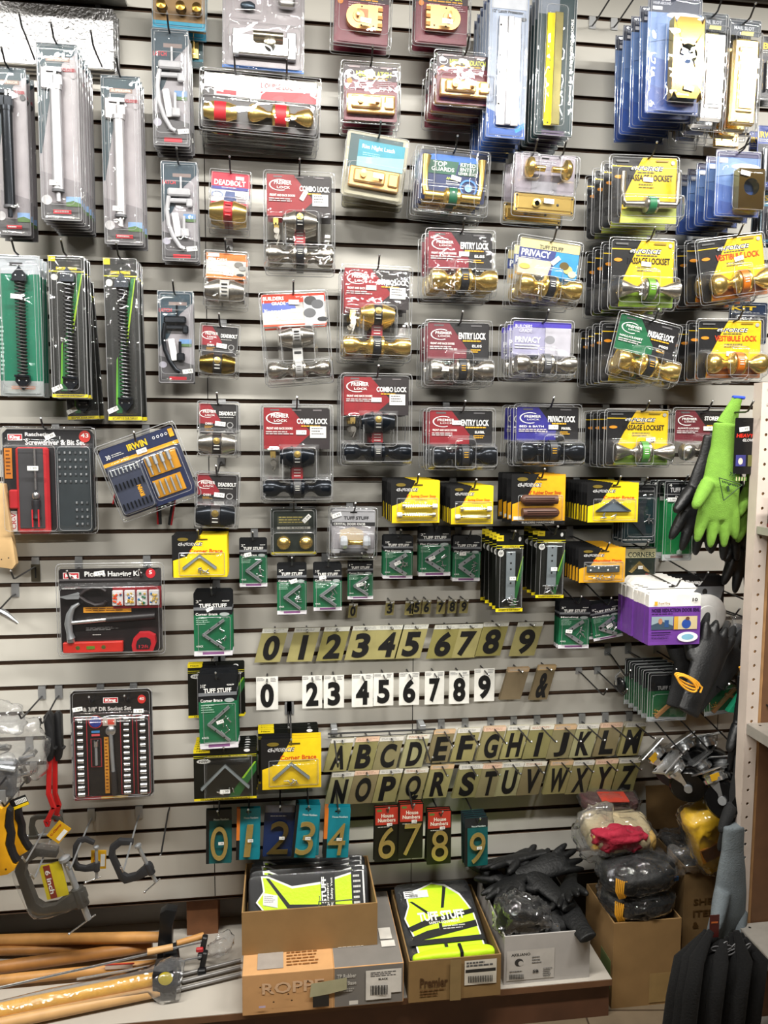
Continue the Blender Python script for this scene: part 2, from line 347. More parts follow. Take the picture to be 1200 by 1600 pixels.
        if sz > .09:
            loop(x0+.0075, x1-.0075, z0+.0075, z1-.0075, -.004, .0006, sz*.04)
            for a, b, c_, d_, dp in cv:
                if dp > .015 and b-a > .03 and d_-c_ > .02: loop(a+.004, b-.004, c_+.004, d_-.004, -dp*.93, .0006, .010)
        s.part('clear_shell', mb, 60); return s
    def done(s, desc, cat, n=1, sp=.03, group=None, hk=True, hooks=None, jit=1.2, card='card', lean=0, short=None, hang=0, drift=0, hm=None):
        if s.cm.v: s.part(card, s.cm, 0)
        if n > 1:
            ym = -min(min(v.co.y for v in c.data.vertices) for c in s.root.children); fl = max(.45, min(1, (sp-.002)/ym))
            if fl < .99:
                for c in s.root.children:
                    if c.name.split('.')[0] != card:
                        for v in c.data.vertices: v.co.y = -.003+(v.co.y+.003)*fl if v.co.y < -.003 else v.co.y
        Rm = Matrix.Rotation(s.tilt, 3, 'Y'); off = Rm@Vector((s.X(.5), 0, s.Z(.5))); loc = s.c-off
        s.root.location = loc; s.root.rotation_euler = (0, s.tilt, 0)
        pos = lambda i: '' if n == 1 else ', '+(ORD[i] if i < n-1 else 'rearmost' if n > 2 else 'behind the front one')
        tag(s.root, desc+pos(0), cat, (group or (desc if n > 1 else None)))
        for i in range(1, n):
            c = copy_tree(s.root); c.location = loc+Vector((R.uniform(-1, 1)*.0012+drift*i, sp*i, 0)); c.rotation_euler = (0, s.tilt*(.4 if abs(s.tilt) > .08 else 1)+math.radians(R.uniform(-jit, jit)), 0)
            c['label'] = desc+pos(i)
        if hk:
            for q in (hooks or [0]): hook(loc.x+q*s.w, loc.z+hang*s.h, s.d, 'holding the '+(short or desc)+('' if not hooks else (', left one' if q < 0 else ', right one')), lean=lean, m=hm)
        return s
# ---- lock hardware, all laid along x
def turned(mb, pr, c, m, sgn=1, n=22): mb.lathe(pr, m, c, (sgn, 0, 0), n)
def knobs(P, cu, cv, Lu, Rm, met, band, style='drum', tagc=None, depth=None):
    H = P.w*Lu/2; c = Vector((P.X(cu), -Rm*1.08-.002, P.Z(cv)))
    pr = {'drum': [(.40, .30), (.36, .42), (.46, .5), (.80, .60), (.90, .72), (.92, .93), (.80, 1.0), (.0, 1.0)],
          'ball': [(.36, .30), (.34, .42), (.62, .52), (.90, .66), (.98, .78), (.86, .92), (.5, .99), (0, 1.0)],
          'tulip': [(.36, .30), (.30, .40), (.40, .52), (.62, .68), (.88, .90), (.90, .97), (.6, 1.0), (0, 1.0)]}[style]
    for sg in (-1, 1):
        mb = MB(); turned(mb, [(r*Rm, h*H) for r, h in pr], c, met, sg); P.part('knob', mb, 50)
        mb = MB(); turned(mb, [(1.0*Rm, .12*H), (1.06*Rm, .15*H), (1.02*Rm, .20*H), (.6*Rm, .25*H), (.42*Rm, .34*H)], c, met, sg); P.part('rose', mb, 50)
    mb = MB(); turned(mb, [(.8*Rm, -.15*H), (.8*Rm, .15*H)], c, NICK if met != BLKM else BLKM); P.part('lock_body', mb, 50)
    mb = MB(); bm_ = C(band, .4); turned(mb, [(1.1*Rm, -.11*H), (1.1*Rm, .11*H)], c, bm_); mb.box((c.x, -.003, c.z-Rm*1.0), (.22*H, .004, Rm*.6), bm_)
    for i in range(3): mb.box((c.x, c.y-Rm*1.06, c.z+Rm*(.3-.22*i)), (.13*H, .004, Rm*.07), C(tagc or 'd8d8d0'))
    P.part('label_band', mb, 40); return c
def deadbolt(P, cu, cv, Lu, Rm, met, band, tagc=None, cone=.6, face=True):
    H = P.w*Lu/2; c = Vector((P.X(cu), -Rm*1.0-.003, P.Z(cv)))
    for sg in (-1, 1):
        mb = MB(); turned(mb, [(.95*Rm, .24*H), (1.0*Rm, .3*H), (.97*Rm, .36*H), (cone*1.1*Rm, .92*H), (cone*Rm, 1.0*H), (0, 1.0*H)], c, met, sg); P.part('collar', mb, 40)
    mb = MB(); turned(mb, [(.9*Rm, -.24*H), (.9*Rm, .24*H)], c, C(band, .4))
    for i in range(4): mb.box((c.x, c.y-Rm*.88, c.z+Rm*(.45-.3*i)), (.3*H, .004, Rm*.08), C(tagc or 'c9c9c2'))
    P.part('label_band', mb, 40)
    if face:
        mb = MB(); mb.lathe([(Rm*.3, 0), (Rm*.3, .003), (0, .004)], BRASS, (c.x, c.y-Rm*.88, c.z+Rm*.25), (0, -1, 0), 14); P.part('cylinder_face', mb, 30)
    return c
def keys(P, u, v, m=BRASS):
    mb = MB(); x, z = P.X(u), P.Z(v); mb.box((x, -.006, z), (.014, .006, .012), m); mb.box((x-.004, -.006, z-.008), (.004, .006, .006), m); mb.box((x+.004, -.006, z-.008), (.004, .006, .006), m); P.part('strike', mb, 30)
    mb = MB(); mb.lathe([(.008, 0), (.008, .0015)], NICK, (x+.002, -.006, z-.026), (0, -1, 0), 12); mb.box((x+.004, -.006, z-.04), (.003, .0015, .02), NICK, (0, .4, 0)); P.part('key', mb, 30)
def logo(P, u, v, s, a='PREMIER', b='LOCK'):
    P.ell(u-.02*s, v, .15*s, .062*s*P.w/P.h*1.25, 'f2f2ee', ring=.12, a0=.9, a1=5.2); P.text(a, u-.10*s, v-.045*s, u+.14*s, v-.005*s); P.text(b, u-.06*s, v+.012*s, u+.12*s, v+.035*s)
def premier(nm, px, title, col, met, df, sub='FRONT AND BACK DOORS', code='EL05', style='drum', tilt=0, band='26272b', kv=.76):
    P = Pack(nm, *px, df, tilt, vh=.085)
    P.base(.05, .05, .95, .58, '1f1e20', cut=.02); P.poly([(.05, .05), (.36, .05), (.64, .45), (.64, .58), (.05, .58)], col); P.rect(.62, .44, .95, .58, '242326')
    P.rect(.14, .075, .28, .10, '5c5a5c'); P.rect(.68, .075, .84, .10, '5c5a5c')
    logo(P, .26, .225, 1.0); t = title.split('|')
    if len(t) == 1: P.text(t[0], .50, .19, .90, .29, bold=.03)
    else: P.text(t[0], .52, .15, .92, .225, bold=.03); P.text(t[1], .74, .24, .92, .315, bold=.03)
    P.lines(.56, .305, .86, .325, 1, 'd8a020', 1); P.text(sub, .09, .345, .44, .375); P.lines(.08, .40, .50, .46, 2, 'b8b0b0', .5); P.text(code, .70, .37, .84, .41); P.lines(.68, .44, .84, .50, 2, 'd8a020', .5)
    knobs(P, .52, kv, .92, P.w*.145, met, band, style, 'd8a020' if band == '26272b' else None); P.shell([(.04, .60, .99, .96, P.w*.31), (.35, .48, .68, .99, P.w*.33)])
    return P
def combo(nm, px, met, df, title='COMBO LOCK', tilt=0, kmet=BRASS):
    P = Pack(nm, *px, df, tilt, vh=.055)
    P.base(.05, .04, .95, .45, '2a2526', cut=.02); P.poly([(.05, .04), (.42, .04), (.70, .29), (.46, .45), (.05, .45)], '8c1c24'); P.poly([(.46, .45), (.70, .29), (.95, .29), (.95, .45)], '2e2729')
    for u in (.14, .44, .72): P.rect(u, .055, u+.12, .07, '6c6668')
    logo(P, .25, .145, 1.0); P.text(title, .50, .145, .92, .20, bold=.03); P.lines(.56, .215, .86, .228, 1, 'd8a020', 1)
    P.text('FRONT AND BACK DOORS', .09, .235, .44, .258); P.lines(.08, .275, .50, .315, 2, 'b8b0b0', .5); P.rect(.68, .225, .90, .34, 'e4e4e0'); P.lines(.70, .24, .88, .32, 3, '555555')
    Rm = P.w*.125; c = deadbolt(P, .50, .53, .46, Rm*1.2, met, '26272b', '8c8c88'); knobs(P, .50, .845, .92, Rm, met, '26272b', 'drum', 'b8b8b0')
    mb = MB(); mb.box((P.X(.5), -Rm*1.1, P.Z(.69)), (P.w*.15, .003, P.h*.17), C('8c1c24', .4)); 
    for i in range(4): mb.box((P.X(.5), -Rm*1.1-.002, P.Z(.63+i*.03)), (P.w*.09, .001, .0015), WHT)
    P.part('label_strip', mb, 0); keys(P, .17, .50); P.shell([(.03, .74, .99, .965, P.w*.25), (.28, .42, .78, .8, P.w*.28), (.08, .44, .3, .72, .012)]); return P
def gforce(nm, px, title, df, tilt=0, tcol='141416', knob=True, met=NICK, style='tulip', low='e8c418', band='5d8a2a', vh=.07):
    P = Pack(nm, *px, df, tilt, vh=vh, uh=.55)
    P.base(.04, .03, .96, .95, '1b1b1d', cut=.03); P.poly([(.48, .03), (.96, .03), (.96, .95), (.16, .95), (.20, .62), (.42, .14)], 'e6bd1a')
    P.rect(.04, .155, .42, .168, 'e6bd1a'); P.ell(.14, .31, .06, .025, 'd88a20'); P.text('G-FORCE', .30, .15, .76, .22, 'eeeeea', .08, sh=.03); P.text('G-FORCE', .30, .15, .76, .22, '1b1b1d', .01, sh=.03); P.lines(.40, .235, .72, .25, 1, '444444', 1)
    P.text(title, .28, .27, .90, .36, tcol, .02); P.lines(.42, .40, .70, .48, 2, '6a6420', .4); P.ell(.90, .10, .028, .03, '9a9a98')
    P.rect(.10, .08, .28, .105, '5a5a5a'); P.rect(.66, .065, .84, .09, '8a7420')
    if low: P.poly([(.18, .78), (.30, .72), (.96, .66), (.96, .95), (.16, .95)], low)
    if knob: knobs(P, .54, .73, .88, P.w*.14, met, band, style); P.shell([(.05, .55, .98, .94, P.w*.26), (.38, .45, .68, .98, P.w*.28)])
    return P
def tuffcorner(px, df, size, desc, n=1, sp=.008, tilt=0, title='Corner Brace', flat=False, big=False, L=None, short=None):
    P = Pack('corner_brace_pack', *px, df, tilt, vh=.06)
    P.base(0, 0, 1, 1, '15171a', cut=.05); P.rect(0, .36, 1, .91, '17603e'); P.rect(.0, .91, 1, .985, 'd3d1d6'); P.rect(.22, .925, .78, .965, '7d4f7e')
    P.text(size, .06, .13, .20, .175); P.rect(0, .24, 1, .285, '6f7276'); P.text('TUFF STUFF', .14, .185, .86, .245, 'e8e8e4', .03); P.text(title, .05, .325, .62, .365); P.ell(.8, .35, .13, .028, '9aa4a2')
    P.lines(.06, .40, .42, .52, 4, '9fc4ae', .35); P.text('4 PACK', .06, .82, .24, .85); P.text('420639', .74, .135, .93, .155)
    mb = MB(); x0, z0 = P.X(.22), P.Z(.655); t = .004
    for sg in (1, -1):
        a = Vector((x0, -.007, z0)); b = Vector((P.X(.78), -.007, P.Z(.655-sg*.235))); q = (b-a); ln = q.length; an = -math.atan2(q.z, q.x); cc = (a+b)/2
        for j in range(2 if not flat else 1):
            mb.box((cc.x+.002*j, cc.y-.003*j, cc.z-.004*j*sg), (ln, .0022 if flat else .008, .011 if flat else .0035), STEEL, (0, an, 0))
        if flat or big:
            for k in (.35, .75): mb.lathe([(.0022, 0), (0, .0004)], INK, a+q*k+Vector((0, -.0062, 0)), (0, -1, 0), 8)
    P.part('brace', mb, 30)
    mb = MB()
    for j in range(7):
        a = R.uniform(0, PI); cc = Vector((P.X(.70+R.uniform(-.1, .12)), -.006-R.random()*.003, P.Z(.68+R.uniform(-.10, .10)))); dv = Vector((math.cos(a), 0, math.sin(a)))*.007
        mb.cyl(cc-dv, cc+dv, .0011, CHROME, 6); mb.ball(cc+dv, .0022, CHROME, n=6)
    P.part('screw_bundle', mb, 30); P.shell([(.16, .42, .90, .88, .014)], .0006, 16, local=True)
    P.sticker(R.uniform(.3, .6), R.uniform(.2, .4) if R.random() < .4 else .62, R.uniform(-30, 10), y=-.017, w=.02, h=.010); P.done(desc, 'corner brace', n, sp, jit=.6, short=short); return P
def closer(px, df, desc, n, sp, met, dark=False):
    P = Pack('door_closer_pack', *px, df, 0, vh=.035)
    P.base(0, 0, 1, 1, '9d979b', cut=.05); P.poly([(0, .0), (1, 0), (1, .045), (.62, .11), (.30, .30), (.06, .62), (0, .62)], '1d3b46'); P.rect(.22, .075, .80, .10, '8d7468'); P.text('SUPERIOR', .26, .08, .76, .095, 'd8ccc0')
    P.rect(0, .90, 1, 1, '4c4a4c'); P.poly([(0, .72), (1, .78), (1, .90), (0, .90)], '837e82'); P.text('CLOSER', .62, .135, .95, .155, 'b03038', .03); P.ell(.88, .175, .08, .018, '3a3a3c' if dark else 'a59fa3')
    P.ell(.15, .885, .13, .028, 'c4c2c4'); P.rect(.62, .862, .98, .918, '7fa0cc'); P.poly([(.62, .918), (.62, .895), (.80, .885), (.98, .90), (.98, .918)], '4b6b35'); P.rect(.30, .94, .74, .962, 'c22432'); P.lines(.33, .945, .70, .958, 1, 'f2dcdc', .7)
    M1 = BLKM if dark else met
    mb = MB(); x = P.X(.46); mb.cyl((x, -.018, P.Z(.84)), (x, -.018, P.Z(.26)), .0135, M1, 18); mb.cyl((x, -.018, P.Z(.27)), (x, -.018, P.Z(.245)), .016, M1, 18); mb.cyl((x, -.018, P.Z(.845)), (x, -.018, P.Z(.83)), .0155, C('55565a', .4), 18); P.part('closer_tube', mb, 40)
    mb = MB(); mb.cyl((x, -.018, P.Z(.26)), (x, -.018, P.Z(.15)), .0045, CHROME, 10); mb.cyl((x, -.018, P.Z(.90)), (x, -.018, P.Z(.83)), .006, M1, 10); P.part('piston_rod', mb, 40)
    mb = MB(); mb.box((P.X(.27), -.008, P.Z(.20)), (.034, .012, .052), M1, ch=.003); mb.box((P.X(.42), -.014, P.Z(.155)), (.04, .014, .010), M1); mb.box((P.X(.52), -.016, P.Z(.215)), (.022, .02, .028), M1, ch=.003); P.part('bracket', mb, 30)
    if not dark: P.sticker(.42, .80, 3, y=-.034)
    P.shell([(.18, .12, .92, .93, .034)], .002, 14, wob=.002); P.done(desc, 'door closer', n, sp, group='pneumatic door closers on the top left hooks', lean=.01, jit=.4, short=desc); return P
def latch(px, df, desc, n, met):
    P = Pack('door_latch_pack', *px, df, 0, vh=.05)
    P.base(0, 0, 1, 1, '8f8b90', cut=.05); P.poly([(0, 0), (1, 0), (1, .12), (.62, .25), (.30, .50), (0, .62)], '1d3644'); P.rect(.32, .12, .82, .155, '7a6a66'); P.text('LATCH', .04, .19, .40, .23, 'b8303a', .03); P.poly([(0, .70), (1, .80), (1, 1), (0, 1)], '4a484b')
    P.rect(.60, .52, .94, .60, '5f86b4'); P.rect(.60, .57, .94, .60, '4d6b3c'); P.ell(.13, .80, .11, .035, 'a9a7b4'); P.rect(.30, .93, .78, .965, 'c22432')
    mb = MB(); mb.box((P.X(.50), -.014, P.Z(.32)), (P.w*.62, .022, .02), met, ch=.004); mb.box((P.X(.52), -.012, P.Z(.40)), (P.w*.6, .012, .012), met, ch=.003); mb.box((P.X(.78), -.014, P.Z(.42)), (.016, .014, .022), met, ch=.003); P.part('latch_body', mb, 30)
    mb = MB(); pts = [(P.X(u), -.016, P.Z(v)) for u, v in ((.22, .36), (.16, .50), (.20, .64), (.32, .76), (.50, .86), (.62, .88))]; mb.tube(pts, .006, met, 8); P.part('pull_handle', mb, 50)
    mb = MB(); mb.box((P.X(.42), -.010, P.Z(.64)), (P.w*.18, .012, P.h*.24), C('e4e4e4'), (0, -.15, 0), ch=.002); P.part('spacer', mb, 30)
    mb = MB(); mb.cyl((P.X(.62), -.012, P.Z(.55)), (P.X(.62), -.012, P.Z(.70)), .004, met, 8); mb.box((P.X(.64), -.014, P.Z(.72)), (.022, .016, .022), met, ch=.003); P.part('strike', mb, 30)
    mb = MB(); mb.cyl((P.X(.55), -.012, P.Z(.16)), (P.X(.55), -.012, P.Z(.3)), .003, met, 8); P.part('spindle', mb, 30)
    P.sticker(.82, .87, -8); P.shell([(.06, .20, .95, .92, .028)], .0015, 16, wob=.002); P.done(desc, 'door latch', n, .022, group='screen door latches in the left column', short=desc); return P
def springpack(px, df, desc, n, sp, green=False, tilt=0, coils=30):
    P = Pack('door_spring_pack', *px, df, tilt, vh=.03)
    if green:
        P.base(0, 0, 1, 1, '0d6b50', cut=.08); P.rect(0, 0, 1, .13, 'a4aab0'); P.rect(0, .89, 1, 1, '9aa0a0'); P.rect(.25, .925, .8, .95, 'b48a7a'); P.rect(.30, .05, .6, .075, '3a3a3c'); P.lines(.03, .5, .12, .86, 12, 'a8d0c4', .5)
    else:
        P.base(0, 0, 1, 1, '10120f', cut=.03); P.poly([(.80, .12), (.92, .12), (.55, .62), (.42, .95), (.25, .95), (.38, .60)], '1c6a34'); P.poly([(.90, .12), (.93, .12), (.62, .55), (.60, .5)], '9fc828'); P.poly([(.30, .62), (.34, .6), (.30, .9), (.24, .9)], '5fa82a')
        P.rect(0, 0, .2, .04, 'e6cf20'); P.rect(0, .105, 1, .112, 'c8c020'); P.text('DOOR SPRING', .22, .078, .78, .098, 'e6cf20', .03); P.ell(.16, .15, .10, .022, 'c9c9c4'); P.rect(0, .972, 1, .995, 'e6d21e'); P.text('SECURITY IS OUR TARGET', .12, .976, .88, .99, '141416')
    x = P.X(.55); za, zb = P.Z(.16), P.Z(.88); y = -.014; mb = MB()
    rr = .012; pts = [(x+rr*math.cos(t*2*PI/9), y+rr*.8*math.sin(t*2*PI/9), za+(zb-za)*t/(coils*9)) for t in range(coils*9+1)]; mb.tube(pts, .0021, DSTEEL if not green else C('3a3a38', .5, .5), 5); mb.cyl((x, y, za), (x, y, zb), .0035, BLKM, 8); P.part('spring', mb, 60)
    for sg, z, v in ((1, za, 'a'), (-1, zb, 'b')):
        mb = MB(); mb.prism([(-.017, -.010*sg), (.017, -.010*sg), (.018, .006*sg), (0, .028*sg), (-.018, .006*sg)][::sg], -.020, -.004, BLKM, c=(x, 0, z)); mb.box((x, -.02, z-.008*sg), (.036, .02, .005), BLKM)
        for k in (-1, 1): mb.lathe([(.002, 0), (0, .001)], CHROME, (x+.009*k, -.0202, z+.004*sg), (0, -1, 0), 8)
        P.part('end_bracket', mb, 30)
    P.sticker(.5 if green else .15, .3 if green else .93, 4 if green else -25, y=-.032 if green else -.003); P.shell([(.24, .11, .86, .955, .03)] if not green else [(.12, .1, .95, .95, .034)], .001, 12, m=CLR, wob=.003)
    P.done(desc, 'door spring', n, sp, group='door springs in the left rows', jit=1.6, short=desc, hk=True, lean=.01); return P
# ---------------------------------------------------------------- lock packs on the wall
EL = 'entry_lock_pack'
RED, PUR, GRN = '861c26', '322e86', '1d6440'
premier(EL, (719, 412, 110, 108), 'ENTRY LOCK', '7d2430', BRASS, .20).sticker(.55, .36).done('entry lock pack with bright gold knobs in red and black card', 'door lock', 3, .056, short='entry lock packs with gold knobs')
premier(EL, (716, 552, 106, 104), 'ENTRY LOCK', '6e2a34', NICK, .20).sticker(.24, .76, 0, -.055).done('entry lock pack with satin nickel knobs', 'door lock', 3, .056)
premier(EL, (720, 686, 108, 98), 'ENTRY LOCK', RED, BLKM, .20, code='EL05BL').sticker(.44, .24).done('entry lock pack with black knobs in red and black card', 'door lock', 3, .056, short='entry lock packs with black knobs')
premier('privacy_lock_pack', (855, 680, 107, 97), 'PRIVACY LOCK', PUR, BLKM, .22, 'BED & BATH', 'P005BL').sticker(.58, .37).done('privacy lock pack with black knobs in purple card', 'door lock', 3, .056)
premier('storeroom_lock_pack', (1097, 682, 96, 90), 'STOREROOM|LOCK', '6a2630', NICK, .22, 'ALWAYS LOCKED', 'EL00', 'ball').sticker(.58, .36).done('storeroom lock pack with steel knobs beside the green glove', 'door lock')
premier('passage_lock_pack', (1006, 547, 104, 103), 'PASSAGE LOCK', GRN, BRASS, .27, 'HALL/CLOSET', 'P005', tilt=12).done('tilted passage lock pack with gold knobs in green card', 'door lock')
# tuff stuff privacy
P = Pack('privacy_lock_pack', 855, 424, 104, 104, .24, 6, vh=.085); P.base(.05, .05, .95, .58, '3b8fc4', cut=.02); P.rect(.05, .05, .95, .19, 'cfc28e'); P.text('TUFF STUFF', .34, .12, .70, .18, '4a4a40', .03)
P.poly([(.05, .19), (.60, .19), (.55, .58), (.05, .58)], '39427c'); P.poly([(.05, .35), (.56, .35), (.5, .58), (.05, .58)], 'c7b9a0'); P.text('PRIVACY', .08, .21, .52, .31, bold=.03); P.lines(.08, .33, .5, .37, 2); P.ell(.80, .44, .07, .06, 'd8c070'); P.ell(.87, .5, .06, .05, 'e8d898'); P.ell(.74, .39, .07, .06, '5a4a20'); P.ell(.15, .47, .08, .04, 'd8a850')
knobs(P, .52, .76, .90, P.w*.14, BRASS, '26272b', 'drum'); P.shell([(.04, .60, .98, .96, P.w*.27), (.35, .48, .68, .99, P.w*.29)]); P.sticker(.6, .33, -45).done('tilted privacy lock pack with gold knobs in cream and blue card', 'door lock', 3, .056, short='tilted privacy lock packs with gold knobs')
P = Pack('privacy_lock_pack', 846, 546, 100, 94, .26, 1, vh=.085); P.base(.05, .05, .95, .60, '9a98b4', cut=.02); P.rect(.05, .05, .95, .14, '4a3fa8'); P.text('BUILDERS', .08, .10, .34, .16, 'd4d2e8', .02); P.text('GRADE', .14, .17, .34, .23, 'd4d2e8', .02); P.text('PRIVACY', .08, .30, .48, .40, 'eeeef4', .03); P.rect(.55, .14, .95, .6, 'b4b2bc'); P.ell(.62, .34, .08, .07, '8a8a90'); P.lines(.08, .43, .5, .52, 2)
knobs(P, .52, .76, .92, P.w*.14, NICK, '55565a', 'drum'); P.shell([(.04, .60, .98, .96, P.w*.27), (.35, .48, .68, .99, P.w*.29)]); P.done('privacy lock pack with satin knobs in lilac card', 'door lock', 3, .056)
# yellow passage / vestibule locks
gforce('passage_lock_pack', (1003, 429, 106, 114), 'PASSAGE LOCKSET', .27, low='8fb432').sticker(.55, .36, 4).done('passage lockset pack with satin knobs, third row at right', 'door lock', 4, .056, short='third row passage lockset packs')
P = gforce('passage_lock_pack', (1006, 299, 110, 112), 'PASSAGE LOCKSET', .27, knob=False, low='b8c45a', tilt=-1)
mb = MB(); Rm = P.w*.10; H = P.w*.40
c = Vector((P.X(.54), -Rm*1.1, P.Z(.72)))
for sg in (-1, 1):
    mb = MB(); turned(mb, [(Rm, .1*H), (Rm*1.05, .2*H), (Rm*.5, .26*H), (Rm*.42, .9*H)], c, NICK, sg); mb.tube([c+Vector((sg*H*.85, 0, 0)), c+Vector((sg*H*.96, 0, .008)), c+Vector((sg*H*.98, 0, P.h*.2)), c+Vector((sg*H*.97, -.004, P.h*.44))], .007, NICK, 10); P.part('lever', mb, 50)
mb = MB(); turned(mb, [(Rm*1.12, -.12*H), (Rm*1.12, .12*H)], c, C('1f7048')); P.part('label_band', mb, 50)
P.shell([(.05, .2, .98, .94, .03), (.05, .6, .98, .94, P.w*.26)]); P.sticker(.55, .34, 3).done('passage lockset pack with lever handles, upper right', 'door lock', 4, .056, short='passage lockset packs with levers')
gforce('passage_lock_pack', (995, 685, 104, 92), 'PASSAGE LOCKSET', .24, low='7ba030', band='4a8a3a').sticker(.7, .52, -6).done('passage lockset pack with steel knobs, lowest lock row', 'door lock', 4, .050, short='lowest row passage lockset packs')
for k in range(1):
    gforce('passage_lock_pack', (985, 552, 100, 98), 'PASSAGE LOCKSET', .22, low='b4a030', met=BRASS, style='ball').done('passage lockset pack with gold knobs behind the tilted green one', 'door lock', 4, .05, hk=False)
gforce('vestibule_lock_pack', (1144, 420, 110, 104), 'VESTIBULE LOCK', .24, -9, 'c8401c', met=BRASS, style='ball', low='d87828', band='b8641c').sticker(.6, .36, -9).done('tilted vestibule lock pack with round gold knobs', 'door lock', 4, .055)
gforce('vestibule_lock_pack', (1139, 547, 106, 98), 'VESTIBULE LOCK', .24, -1, 'c8401c', met=BRASS, style='ball', low='d87828', band='b8641c').sticker(.52, .56, 2).done('straight vestibule lock pack with round gold knobs', 'door lock', 4, .055)
# lever lock
P = Pack('lever_lock_pack', 706, 284, 118, 104, .18, 3, vh=.085); P.base(.06, .06, .94, .80, '1f2f5e', cut=.02); P.ell(.5, .16, .34, .08, '2a66b8'); P.rect(.06, .06, .94, .11, '1b2438'); P.poly([(.20, .20), (.58, .20), (.54, .40), (.16, .40)], '14553f'); P.poly([(.60, .20), (.86, .20), (.82, .40), (.57, .40)], '14553f'); P.text('TOP', .24, .215, .42, .29); P.text('GUARDS', .22, .30, .52, .36); P.text('KEYED', .60, .21, .80, .265); P.text('ENTRY', .60, .28, .80, .335); P.text('LEVER LOCK', .58, .35, .84, .39); P.ell(.72, .58, .12, .13, '4a86d8', ring=.2); P.ell(.72, .58, .05, .06, '88b0e0'); P.text('ANSI', .42, .44, .52, .48, 'b8c848'); P.lines(.42, .5, .6, .56, 2)
Rm = P.w*.10; H = P.w*.40; c = Vector((P.X(.50), -Rm*1.1, P.Z(.76)))
for sg in (-1, 1):
    mb = MB(); turned(mb, [(Rm, .1*H), (Rm*1.05, .22*H), (Rm*.55, .3*H), (Rm*.6, .9*H), (0, .92*H)], c, BRASS, sg); mb.tube([c+Vector((sg*H*.85, 0, 0)), c+Vector((sg*H*.92, 0, P.h*.15)), c+Vector((sg*H*.93, 0, P.h*.4)), c+Vector((sg*H*.90, 0, P.h*.58))], .008, BRASS, 10, rr=[.010, .008, .008, .013]); P.part('lever', mb, 50)
mb = MB(); turned(mb, [(Rm*1.12, -.13*H), (Rm*1.12, .13*H)], c, C('165c40')); mb.ball((c.x, c.y-Rm, c.z+.004), .006, WHT, (1, .3, 1)); P.part('label_band', mb, 50)
P.shell([(.03, .05, .26, .92, P.w*.2), (.76, .05, .97, .92, P.w*.2), (.05, .6, .96, .93, P.w*.26)]); P.sticker(.55, .45, 12).done('keyed entry lever lock pack with gold levers', 'door lock', 3, .045)
# knob and long plate
P = Pack('plate_knob_pack', 850, 292, 100, 100, .24, 2, vh=.06); P.base(.03, .0, .97, .60, 'a29aa4', cut=.02); P.rect(.28, .10, .72, .24, '8c8490'); P.lines(.1, .02, .5, .06, 1, '5a5a60'); P.rect(.30, .42, .70, .60, '9c9aa2'); P.lines(.32, .1, .68, .2, 3, 'b8b8c0')
for sg, u in ((1, .18), (-1, .84)):
    mb = MB(); mb.lathe([(.0, .0), (.020, .004), (.027, .012), (.026, .02), (.012, .026), (.008, .032), (.008, .055)], BRASS, (P.X(u)-.006*sg, -.024, P.Z(.27)), (sg, 0, .0), 20); P.part('knob', mb, 50)
mb = MB(); mb.box((P.X(.5), -.008, P.Z(.79)), (P.w*.94, .008, P.h*.30), BRASS, ch=.003); mb.box((P.X(.5), -.013, P.Z(.79)), (P.w*.84, .004, P.h*.2), BRASS, ch=.002); mb.lathe([(.012, 0), (.012, .006), (.007, .007), (.007, .001), (0, .001)], BRASS, (P.X(.37), -.014, P.Z(.80)), (0, -1, 0), 16)
for a in (.07, .93):
    for b in (.68, .9): mb.lathe([(.003, 0), (0, .0008)], INK, (P.X(a), -.0122, P.Z(b)), (0, -1, 0), 8)
mb.lathe([(.004, 0), (0, .0008)], INK, (P.X(.7), -.0152, P.Z(.80)), (0, -1, 0), 8); P.part('backplate', mb, 30)
P.shell([(.03, .06, .36, .5, .05), (.64, .06, .97, .5, .05), (.01, .62, .99, .97, .02)]); P.sticker(.55, .76, 2, -.022).done('brass knob and backplate pack', 'door lock', 2, .09, hooks=[-.22, .22], drift=0, short='brass knob and backplate packs')
# combo lock packs
combo('combo_lock_pack', (468, 347, 112, 158), NICK, .14, tilt=0).sticker(.56, .24, -60).done('combo lock pack with satin nickel knobs', 'door lock', 2, .06)
combo('combo_lock_pack', (588, 490, 112, 150), BRASS, .16, tilt=1).sticker(.42, .235).done('combo lock pack with bright gold knobs', 'door lock', 3, .056)
combo('combo_lock_pack', (588, 656, 112, 145), BLKM, .16).sticker(.5, .285).done('black combo lock pack right of the other black one', 'door lock', 3, .056, short='right hand black combo lock packs')
combo('combo_lock_pack', (464, 709, 114, 155), BLKM, .16).sticker(.56, .285).done('black combo lock pack left of the other black one', 'door lock', 3, .056, short='left hand black combo lock packs')
P = Pack('entry_deadbolt_pack', 463, 528, 108, 146, .17, -4, vh=.05); P.base(.04, .03, .96, .37, 'b6b2ae', cut=.02); P.rect(.04, .03, .96, .12, 'd23a1e'); P.poly([(.04, .12), (.5, .12), (.55, .24), (.04, .24)], '5a6ab4'); P.poly([(.04, .22), (.6, .18), (.96, .24), (.96, .37), (.04, .37)], 'cfc9c0'); P.text('BUILDERS', .06, .055, .36, .095, bold=.03); P.text('GRADE', .18, .11, .38, .145, bold=.03); P.text('Entry Lockset', .07, .19, .62, .24, bold=.02); P.text('& Deadbolt', .12, .26, .60, .305, bold=.02); P.rect(.04, .35, .96, .37, 'd04a30'); P.rect(.64, .06, .94, .36, 'c4c6c8'); P.ell(.74, .11, .09, .05, '3c3c3e'); P.ell(.84, .15, .09, .05, '55565a'); P.ell(.72, .24, .09, .05, '5c5d60'); P.ell(.9, .31, .075, .025, '2a2a2c')
